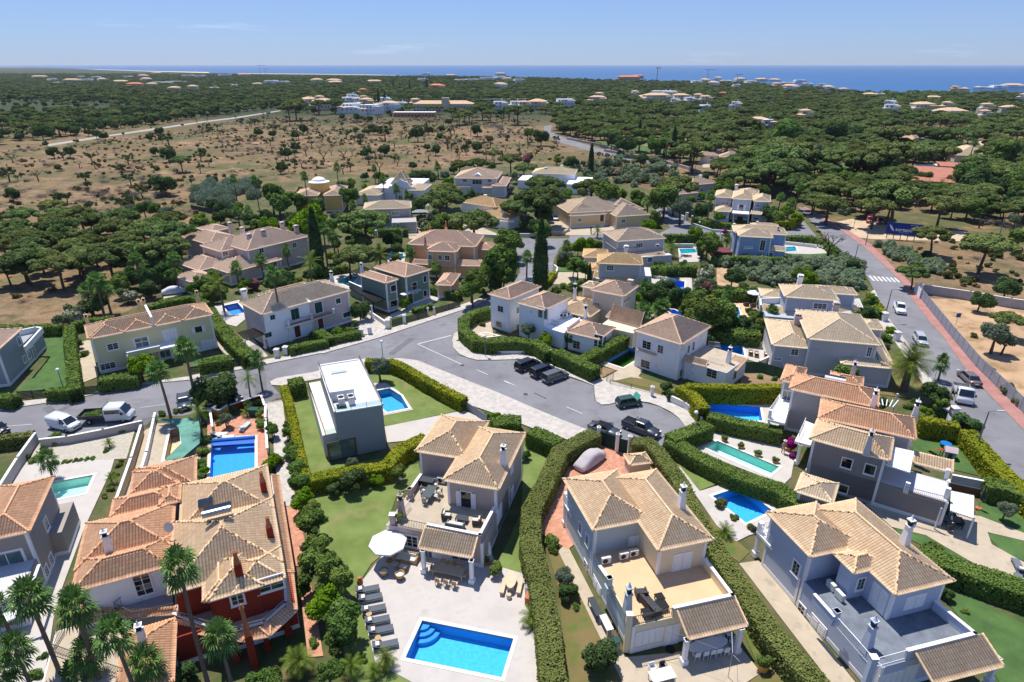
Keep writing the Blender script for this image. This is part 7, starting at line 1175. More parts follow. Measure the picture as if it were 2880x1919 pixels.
def parasol(k,x,y,h,r,lab,m=None,open_=True):
    p=at(k,x,y); c=MB(); n=8; V=[(0,0,h)]+[(r*math.cos(2*math.pi*i/n),r*math.sin(2*math.pi*i/n),h-.55) for i in range(n)]+[(r*math.cos(2*math.pi*i/n),r*math.sin(2*math.pi*i/n),h-.7) for i in range(n)]
    if open_: c.add(V,[(0,1+i,1+(i+1)%n) for i in range(n)]+[(1+i,9+i,9+(i+1)%n,1+(i+1)%n) for i in range(n)])
    else: c.lathe((0,0,h-1.5),[(.12,0),(.2,.3),(.12,1.),(.03,1.5)],8)
    q=MB(); q.tube([(0,0,0),(0,0,h)],.03,6); F('parasol',p,.3,lab,'parasol',None,[('canopy',c,m or mat('white_canvas','d2d2d6',.8,.02)),('pole',q,STEEL),('base',MB().lathe((0,0,0),[(.32,0),(.3,.1),(.05,.12)],14),TERRA)])
parasol('B',1003,703,2.75,1.75,'large open white parasol over the round seats beside the lawn'); parasol('B',1716,720,2.5,.1,'closed white parasol right of the canopy column',open_=False)
parasol('L',1215,1395,2.6,.1,'closed grey parasol beside the orange paved pool',mat('grey_canvas','8c8f96'),False); parasol('L',1190,1345,2.6,1.4,'open white parasol beside the enclosed roof deck',None); parasol('L',1723,880,2.3,.1,'closed pale parasol on the raised white terrace',None,False); parasol('D',1955,330,2.6,.1,'closed dark blue parasol beside the outdoor kitchen',mat('navy_canvas','2c3350'),False); parasol('E',1625,1060,1.8,.1,'small closed white parasol among pots on the terracotta terrace',None,False)
for i,x in enumerate((1430,1500,1560,1620)): parasol('M',x,520,3.2,1.8,'white parasol behind the clubhouse roof, '+('leftmost','second from left','third from left','rightmost')[i])
sofa(at('B',1125,700),rb+R(2),2.2,RATTAN,CUSH,'pale three seat rattan sofa with blue cushions under the parasol')
for x,y,r,lb in ((965,805,60,'round rattan armchair with pale cushion, left of three'),(1078,830,180,'round rattan armchair with pale cushion, nearest of three'),(1098,770,-70,'round rattan armchair with pale cushion, right of three')): F('armchair',at('B',x,y),rb+R(r),lb,'armchair',None,[('shell',MB().lathe((0,0,.2),[(.3,0),(.42,.3),(.44,.45),(.38,.45),(.3,.15)],14),RATTAN),('cushion',MB().lathe((0,0,.36),[(.33,0),(.33,.12)],14),CUSH),('legs',MB().box(-.25,-.2,-.25,-.2,0,.25).box(.2,.25,-.25,-.2,0,.25).box(-.25,-.2,.2,.25,0,.25).box(.2,.25,.2,.25,0,.25),BARK)])
table(at('B',1050,755),0,.6,.6,.5,mat('stone_top','b8b0a4'),'small round side table between the rattan armchairs',rnd_=True)
TB=mat('sand_tabletop','b8a68c',.6,.06); table(at('B',1425,810),rb,2.9,1.05,.75,TB,'long sand coloured dining table under the tiled canopy')
for i,(x,y,r) in enumerate(((1350,870,180),(1410,880,180),(1468,893,180),(1383,752,0),(1435,765,0),(1495,775,0),(1318,790,90),(1535,830,-90))): chair(at('B',x,y),rb+R(r),RATTAN,CUSH,'rattan dining chair under the canopy, '+('near side left','near side middle','near side right','far side left','far side middle','far side right','left end','right end')[i],'canopy dining chairs',True)
for i,(x,y) in enumerate(((848,925),(868,985),(892,1065),(918,1145),(942,1215),(975,1320))): lounger(at('B',x,y),R(15),STEEL,mat('charcoal_mattress','5a6068',.85,.05),'charcoal sun lounger in the row by the pool, '+('farthest','second farthest','third farthest','fourth farthest','second nearest','nearest')[i],'row of charcoal sun loungers')
for x,y,lb in ((858,1105,'between the third and fourth loungers'),(922,1275,'between the two nearest loungers')): table(at('B',x,y),0,.5,.5,.4,mat('rope_table','b89a6a'),'small round rope side table '+lb,rnd_=True)
ST=mat('travertine','c9b79a',.8,.1,3); F('table',at('B',1868,880),rb+R(100),'pale oval stone table at the right edge of the pool terrace','table',None,[('tabletop',MB().prism([(1.05*math.cos(t/20*6.283),.48*math.sin(t/20*6.283)) for t in range(20)],.7,.78),ST),('pedestal',MB().box(-.6,-.35,-.3,.3,0,.7).box(.35,.6,-.3,.3,0,.7),ST)])
for x,y,lb in ((1812,905,'stone bench left of the oval stone table'),(1930,905,'stone bench right of the oval stone table')): F('bench',at('B',x,y),rb+R(95),lb,'bench',None,[('seat',MB().box(-.85,.85,-.2,.2,.38,.46),ST),('legs',MB().box(-.7,-.5,-.17,.17,0,.38).box(.5,.7,-.17,.17,0,.38),ST)])
F('stool',at('B',1853,970),0,'round stone stool at the near end of the oval table','stool',None,[('body',MB().lathe((0,0,0),[(.2,0),(.24,.2),(.2,.45)],12),ST)])
for x,y,m_,lb,hh in ((1998,880,BLACK,'black gas grill on the side ledge of the pool terrace',.9),(1998,925,STEEL,'pale stone counter behind the grill',.75),(1998,995,TERRA,'brown wooden counter nearest on the terrace edge',.7)): F('garden_counter',at('B',x,y),rb+R(90),lb,'counter',None,[('cabinet',MB().box(-.42,.42,-.3,.3,0,hh),WHITE if m_ is STEEL else m_),('top',MB().box(-.46,.46,-.34,.34,hh,hh+.08),m_)])
pot('B',2012,1155,'cycad',0,'low stone one beside the pool terrace edge',s=1.,m=mat('stone_pot','a59d92'),w=.32); pot('B',980,1460,'cycad',0,'grey square one at the end of the loungers',s=.9,m=mat('stone_pot','a59d92'),w=.35,h=.6); pot('B',1762,800,'shrub',0,'pale round one right of the tiled canopy',s=.7,m=ST,w=.35); pot('B',1070,420,'shrub',0,'at the roof terrace corner rail',s=.4,z=3.05); pot('B',1685,735,'shrub',0,'dark red one by the closed parasol',s=.4); pot('C',1885,1478,'shrub',0,'big ochre painted one on the paving',s=.55,w=.5,h=.7,m=mat('ochre_pot','c59445'))
F('storage_jar',at('B',795,885),0,'tall terracotta amphora at the top of the lounger row','jar',None,[('jar',MB().lathe((0,0,0),[(.15,0),(.28,.4),(.25,.8),(.12,.95),(.17,1.05)],12),TERRA)])
for i,(x,y) in enumerate(((143,1165),(262,1215),(380,1270),(505,1318))): pot('H',x,y,'shrub',0,'brown one beside the narrow turquoise pool, '+('leftmost','second','third','rightmost')[i],s=.42,w=.4,h=.35)
pot('H',605,1235,'bougain',0,'terracotta box with magenta flowers by the corner',s=.45,w=.4,h=.5)
# pale yellow villa terrace
sofa(at('C',1020,955,3.05),rc+R(170),.95,RD_,DGREY,'dark armchair with an orange cushion on the orange terrace','armchair','armchair'); sofa(at('C',1085,1035,3.05),rc+R(100),2.,RD_,DGREY,'dark rattan sofa in the middle of the orange terrace')
for x,y,w_,lb in ((1060,1095,.8,'black square table in front of the dark sofa'),(1165,1040,.9,'black round-edged table right of the dark sofa'),(1150,985,.7,'black stool table behind the dark sofa')): table(at('C',x,y,3.05),rc,w_,w_,.45,BLACK,lb)
WP=mat('white_plastic','dedede',.4,.02); F('table',at('C',1490,1345),rc,'long white oval table under the tiled canopy of the pale yellow villa','table',None,[('tabletop',MB().prism([(1.7*math.copysign(abs(math.cos(t/24*6.283))**.6,math.cos(t/24*6.283)),.55*math.sin(t/24*6.283)) for t in range(24)],.7,.75),WP),('legs',MB().box(-1.2,-1.1,-.3,.3,0,.7).box(1.1,1.2,-.3,.3,0,.7),WP)])
for i,(x,y,r) in enumerate(((1410,1400,180),(1470,1390,180),(1520,1380,180),(1562,1372,180),(1618,1365,180),(1640,1250,0),(1580,1262,0),(1520,1272,0),(1672,1310,-90))): chair(at('C',x,y),rc+R(r),WP,WP,'white plastic chair at the oval table, '+('near side first from left','near side second from left','near side third from left','near side fourth from left','near side fifth from left','far side right','far side middle','far side left','right end')[i],'white plastic chairs at the oval table',True)
table(at('C',1165,1560),rc,1.9,1.,.74,WP,'white rectangular table at the bottom edge of the paving'); chair(at('C',1100,1500),rc,WP,WP,'white chair left behind the bottom white table',None,True); chair(at('C',1175,1490),rc,DGREY,DGREY,'grey folding chair behind the bottom white table',None,True)
table(at('C',690,1075),rc+R(90),2.,.6,.8,DGREY,'long dark workbench with pans along the blue-green wall'); table(at('C',770,1190),rc+R(90),1.6,.6,.8,WP,'white work table beyond the dark workbench')
F('water_butt',at('C',838,1330),0,'green lidded barrel at the house corner beside the round bush','barrel',None,[('barrel',MB().lathe((0,0,0),[(.3,0),(.36,.5),(.33,.95)],14),mat('grey_barrel','8a8f8c')),('lid',MB().lathe((0,0,.95),[(.36,0),(.34,.06)],14),GREENSH)])
F('fire_pit',at('C',1230,1335),0,'dark round mat on the paving by the canopy','mat',None,[('disc',MB().lathe((0,0,0),[(.4,0),(.4,.03)],18),BLACK)])
o=House('garden_shed','small tan garden shed with hipped tile roof on the terracotta yard','shed',mat('shed_wall','cfb68f',.9,.05),T_BUFF,('G','905,1330 1095,1310',1.3),('G',905,1330,1.3)); o.block('G','890,1265 960,1340 1095,1310 1050,1245',1.6,inset=.2,corner=False,sl=.45)
o=House('garden_shed','maroon roofed garden hut left of the sky blue villa','shed',mat('hut_wall','5c2e2c',.9,.05),mat('maroon_roof','6e3638',.7,.1,3),0.,('L',880,950,2.2)); q=o.rect('L','880,940 985,945 985,905 885,905',2.2); o.walls(q[0]+.1,q[1]-.1,q[2]+.1,q[3],.1,2.1,corner=False); MB().box(q[0],q[1],q[2],q[3],2.1,2.3).build('roof',o.tile,o.root)
# clothes line pole
o=empty('clothes_airer',at('C',1640,1530),0,'tall thin rotary clothes line pole with cords at the canopy corner','clothes line'); MB().tube([(0,0,0),(0,0,2.6)],.03,6).build('pole',STEEL,o); ln=MB(); ln.tube([(0,0,2.4),(-4.9,2.3,2.6)],.012,3).tube([(0,0,2.4),(.9,3.2,2.7)],.012,3).tube([(0,0,2.4),(.5,-.3,2.0)],.012,3); ln.build('line',WHITE,o)
# playground, slide and little house
o=F('slide',at('H',1645,1262),R(-75),'small red plastic slide on the playground lawn','slide',None,[('chute',MB().add([(-.9,-.25,.05),(-.9,.25,.05),(.3,.25,1.),(.3,-.25,1.)],[(0,3,2,1)]).box(.3,.6,-.25,.25,.98,1.02),mat('red_plastic','c8202c',.4)),('ladder',MB().box(.6,.7,-.25,-.2,0,1.).box(.6,.7,.2,.25,0,1.).box(.6,.65,-.2,.2,.3,.36).box(.6,.65,-.2,.2,.62,.68),mat('green_plastic','5c8c3a',.4))])
F('play_table',at('H',1715,1205),0,'round blue play table on the playground lawn','play table',None,[('tabletop',MB().lathe((0,0,.4),[(.62,0),(.62,.08)],18),mat('blue_plastic','1d72b8',.4)),('legs',MB().box(-.4,-.3,-.4,-.3,0,.4).box(.3,.4,-.4,-.3,0,.4).box(-.4,-.3,.3,.4,0,.4).box(.3,.4,.3,.4,0,.4),mat('blue_plastic','1d72b8'))])
F('playhouse',at('H',1740,1280),R(-25),'small grey playhouse with a pale pink roof','playhouse',None,[('wall',MB().box(-.55,.55,-.5,.5,0,1.),mat('grey_plastic','9c9f9a')),('roof',MB().add([(-.65,-.6,.95),(.65,-.6,.95),(.65,.6,.95),(-.65,.6,.95),(-.65,0,1.45),(.65,0,1.45)],[(0,1,5,4),(2,3,4,5),(1,2,5),(3,0,4)]),mat('pink_plastic','c9b4b4')),('door',MB().box(-.2,.2,-.53,-.5,0,.75),GREENSH)])
# outdoor kitchen and terrace sets at the right edge
F('kitchen_counter',at('D',1840,205),R(-24),'white outdoor kitchen counter with brown cupboards','counter',None,[('cupboard',MB().box(-1.6,1.6,-.3,.3,0,.85),mat('brown_cupboard','7a5236')),('worktop',MB().box(-1.7,1.7,-.35,.35,.85,.92),WHITE)]); F('barbecue',at('D',1945,215),R(-24),'black lidded gas barbecue at the end of the kitchen counter','barbecue',None,[('body',MB().box(-.4,.4,-.3,.3,0,.85),BLACK),('lid',MB().lathe((0,0,.85),[(.42,0),(.36,.25),(.1,.35)],12),DGREY)])
table(at('D',1755,445),R(-15),2.,1.,.74,mat('slate_tabletop','4b5356'),'dark table with chairs under the white awning of the big grey house')
for i,(x,y,r) in enumerate(((1700,440,90),(1810,470,-90),(1745,495,180),(1720,395,0),(1775,405,0))): chair(at('D',x,y),R(r-15),DGREY,DGREY,'dark chair around the table under the awning, '+('left','right','near side','far side left','far side right')[i],'dark chairs under the awning',True)
GF=mat('grey_sling','6c7078',.6)
for x,y,r,lb in ((2235,760,70,'grey slatted garden lounge seat at the right edge, farther'),(2225,860,50,'grey slatted garden lounge seat at the right edge, nearer')): lounger(at('D',x,y),R(r),GF,GF,lb,None)
for i,(x,y) in enumerate(((330,545),(372,555),(440,560))): lounger(at('H',x,y),R(70),RATTAN,mat('brown_sling','7a6e62'),'brown lounge chair right of the bright blue pool, '+('leftmost','middle','rightmost')[i],None)
for i,(x,y) in enumerate(((100,445),(150,452),(190,462))): lounger(at('H',x,y),R(-10),WHITE,CUSH,'white lounger behind the bright blue pool, '+('leftmost','middle','rightmost')[i],None)
for i,(x,y) in enumerate(((1560,1130),(1610,1150))): lounger(at('E',x,y),R(5),DGREY,CUSH,'dark framed lounger by the square pool, '+('left','right')[i],None)
lounger(at('E',1745,1075),R(80),WHITE,mat('pale_blue_cloth','b4c6d0'),'pale blue lounger on the terracotta terrace',None)
o=F('pool_cover_roll',at('E',1655,1160,.2),0,'blue rolled pool cover across the far end of the square pool','pool cover',None,[]); p0=g('E',1505,1165,.3)-o.location;p1=g('E',1812,1140,.3)-o.location; MB().tube([p0,p1],.28,10).build('roll',mat('pool_cover_blue','1a63b8',.6,.08,3),o); p2=g('E',1505,1200,.1)-o.location; p3=g('E',1812,1180,.1)-o.location; MB().add([p0,p1,p3,p2],[(0,1,2,3)]).build('sheet',mat('pool_cover_blue','1a63b8'),o)
NET=mat('green_netting','5f8f80',.9,.25,.6,bump=.8,bscale=2); P_=[g('E',x,y,.9) for x,y in ((1110,1010),(1430,1000),(1420,1180),(1290,1290),(1170,1300),(1290,1180),(1270,1070),(1230,1035))]; c0=P_[0].copy(); MB().prism([(v.x-c0.x,v.y-c0.y) for v in P_],.85,.9).build('green_netting',NET).location=(c0.x,c0.y,0); tag(bpy.data.objects['green_netting'],'green shade netting draped beside the empty pool basin','netting')
F('wheelie_bin',at('E',1810,985),0,'dark green waste container between the red wall and the pots','bin',None,[('body',MB().tbox(0,0,0,1.,.5,.35,.6,.42),GREENSH),('lid',MB().box(-.62,.62,-.45,.45,1.,1.08),GREENSH)])
for i,(x,y,kd) in enumerate(((1600,1010,'lime'),(1850,1000,'shrub'),(1860,1060,'shrub'),(1855,1090,'shrub'))): pot('E',x,y,'shrub',0,'on the terracotta terrace, '+('left round tree','right first','right second','right third')[i],s=.6)
for i,(k,x,y,r) in enumerate((('L',1690,905,10),('L',1720,905,10),('L',1745,912,10))): chair(at(k,x,y),R(r),WHITE,WHITE,'white chair on the raised terrace near the avenue, '+('left','middle','right')[i],None,True)
for i,(x,y) in enumerate(((640,975),(665,978))): lounger(at('L',x,y),R(5),WHITE,DGREY,'lounger below the turquoise pool of the side street, '+('left','right')[i],None)
for i,(x,y) in enumerate(((1135,1370),(1190,1380),(1150,1415))): sofa(at('L',x,y),R(180),.9,RD_,DGREY,'dark armchair beside the orange paved pool, '+('left','right','nearest')[i],'armchair','armchair')
for i,(x,y) in enumerate(((1830,895),(1860,898),(1885,898))): lounger(at('J',x,y),R(80),DGREY,mat('navy_cloth','28304e'),'navy lounger at the small turquoise pool, '+('left','middle','right')[i],None)
for x,y,lb in ((2070,505,'grey fabric canopy on posts right of the small grey villa, farther'),(2060,560,'grey fabric canopy over parked things, nearer')): o=empty('carport',at('J',x,y),.1,lb,'carport'); MB().add([(-2.4,-1.6,2.3),(2.4,-1.6,2.3),(2.4,1.6,2.3),(-2.4,1.6,2.3),(0,0,2.9)],[(0,1,4),(1,2,4),(2,3,4),(3,0,4),(3,2,1,0)]).build('canopy',mat('grey_canvas','8c8f96'),o); MB().box(-2.3,-2.2,-1.5,-1.4,0,2.3).box(2.2,2.3,-1.5,-1.4,0,2.3).box(-2.3,-2.2,1.4,1.5,0,2.3).box(2.2,2.3,1.4,1.5,0,2.3).build('posts',STEEL,o)
# ------------------------------------------------------------------ the one person in view: beige overall, pale hat, standing on the pool terrace
def person(p,rz,lab):
    o=empty('person',p,rz,lab,'person')
    def skin(nm,Vs,Es,rs,m,par=o):
        me=bpy.data.meshes.new(nm); me.from_pydata(Vs,Es,[]); me.materials.append(m); b=ob(nm,me,par); md=b.modifiers.new('skin','SKIN')
        for v,r_ in zip(me.skin_vertices[0].data if me.skin_vertices else [],rs): v.radius=(r_,r_*.8)
        return b,me
    SK=mat('skin','b98a6b',.6,.05); CL=mat('beige_overall','b39a72',.9,.1,4)
    Vs=[(0,0,.95),(0,0,1.15),(0,-.01,1.38),(0,0,1.5),(0,-.02,1.62),(0,-.03,1.7),(.1,0,.9),(.13,-.05,.5),(.15,0,.08),(.15,-.14,.04),(-.1,0,.9),(-.13,.03,.5),(-.15,.06,.08),(-.15,-.08,.04),(.19,0,1.4),(.27,-.03,1.14),(.22,-.2,.98),(.2,-.28,.95),(-.19,0,1.4),(-.28,-.02,1.14),(-.24,-.17,.97),(-.22,-.25,.94)]
    Es=[(0,1),(1,2),(2,3),(3,4),(4,5),(0,6),(6,7),(7,8),(8,9),(0,10),(10,11),(11,12),(12,13),(2,14),(14,15),(15,16),(16,17),(2,18),(18,19),(19,20),(20,21)]
    rs=[.15,.14,.16,.06,.1,.08,.1,.075,.05,.045,.1,.075,.05,.045,.075,.055,.04,.035,.075,.055,.04,.035]
    for nm,m,sc_,ids in (('body',SK,1.,range(22)),('overall',CL,1.22,[0,1,2,6,7,8,10,11,12,14,15,16,18,19,20])):
        ids=list(ids); mp_={v:i for i,v in enumerate(ids)}; me=bpy.data.meshes.new(nm); me.from_pydata([Vs[i] for i in ids],[(mp_[a],mp_[b]) for a,b in Es if a in mp_ and b in mp_],[]); me.materials.append(m)
        b=ob(nm,me,o); b.modifiers.new('skin','SKIN')
        if not me.skin_vertices: me.skin_vertices  # layer is created with the modifier
        bpy.context.view_layer.update()
        if len(me.skin_vertices)==0:
            bm=bmesh_new(me)
        for j,i in enumerate(ids):
            if len(me.skin_vertices): me.skin_vertices[0].data[j].radius=(rs[i]*sc_,rs[i]*sc_*.85); 
        if len(me.skin_vertices): me.skin_vertices[0].data[0].use_root=True
        sb=b.modifiers.new('sub','SUBSURF'); sb.levels=sb.render_levels=2
    MB().lathe((0,-.02,1.72),[(.2,0),(.21,.02),(.11,.04),(.1,.13),(.03,.16)],14).build('hat',mat('pale_hat','d9d2c4',.9),o)
    hd_=MB()
    for s in(1,-1):
        for i in range(4): hd_.tube([(s*.215+(i-1.5)*.018,-.27,.95),(s*.215+(i-1.5)*.019,-.31,.93),(s*.215+(i-1.5)*.018,-.325,.9)],[.011,.01,.008],5)
        hd_.tube([(s*.19,-.25,.95),(s*.17,-.28,.93)],[.012,.009],5)
        hd_.lathe((s*.035,-.125,1.64),[(.008,0),(.008,.012)],6,1)
    hd_.tube([(0,-.11,1.66),(0,-.14,1.62)],[.012,.018],5); hd_.tube([(-.03,-.118,1.58),(.03,-.118,1.58)],.008,5,1)
    hd_.build('fingers_and_face',[SK,mat('dark_features','3a2a22')],o)
def bmesh_new(me):
    import bmesh; b=bmesh.new(); b.from_mesh(me); b.verts.layers.skin.verify(); b.to_mesh(me); b.free(); me.update()
person(at('H',560,1250),R(20),'person in beige overall and pale hat standing beside the narrow turquoise pool')
# ------------------------------------------------------------------ trees and plants placed one by one
CZ=dict(reed=1.5,pine=6.9,tree=4.1,lime=3.8,darktree=3.6,olive=3.1,shrub=.7,greyscrub=.9,olivescrub=.7,cypress=5,bare=2.8,carob=3,palm9=9,palm7=7,palm11=11.5,palm5=4.5,palm3=2.6,datepalm=4.9,featherpalm=2.5,cycad=.7,tallfeather=4.8,oleander=1.4,pinkbush=1.4,bougain=1.4,brush=.5)
R0=dict(reed=1.5,pine=4.5,tree=2.5,lime=2.9,darktree=3.1,olive=2.0,shrub=1.15,greyscrub=1.5,olivescrub=1.15,cypress=.9,bare=2.9,carob=2.6,palm9=2.85,palm7=2.85,palm11=2.85,palm5=2.7,palm3=2.5,datepalm=3.,featherpalm=2.1,cycad=1.2,tallfeather=2.1,oleander=1.7,pinkbush=1.7,bougain=1.7,brush=1.9)
PLANTS=[]
def tree_at(kd,k,x,y,r,label=None,group=None,fix=False,zb=.05):     # crown centre and crown radius as measured
    s=1.; 
    for _ in range(3):
        z=CZ[kd]*(1 if kd.startswith('palm') else s)+zb; p=g(k,x,y,z); d=p.y*CP-(p.z-CAMH)*SP; s_=r/T[k][2]/FPX*d/R0[kd]; s=s_ if not kd.startswith(('palm','tallf')) else max(.55,min(1.3,s_))
    o=plant(kd,(p.x,p.y,zb-.05),s,label=label,group=group,sz=1/s if kd.startswith('palm') else 1.); PLANTS.append((o,kd,scr((p.x,p.y,0)),(p.x,p.y))); return o
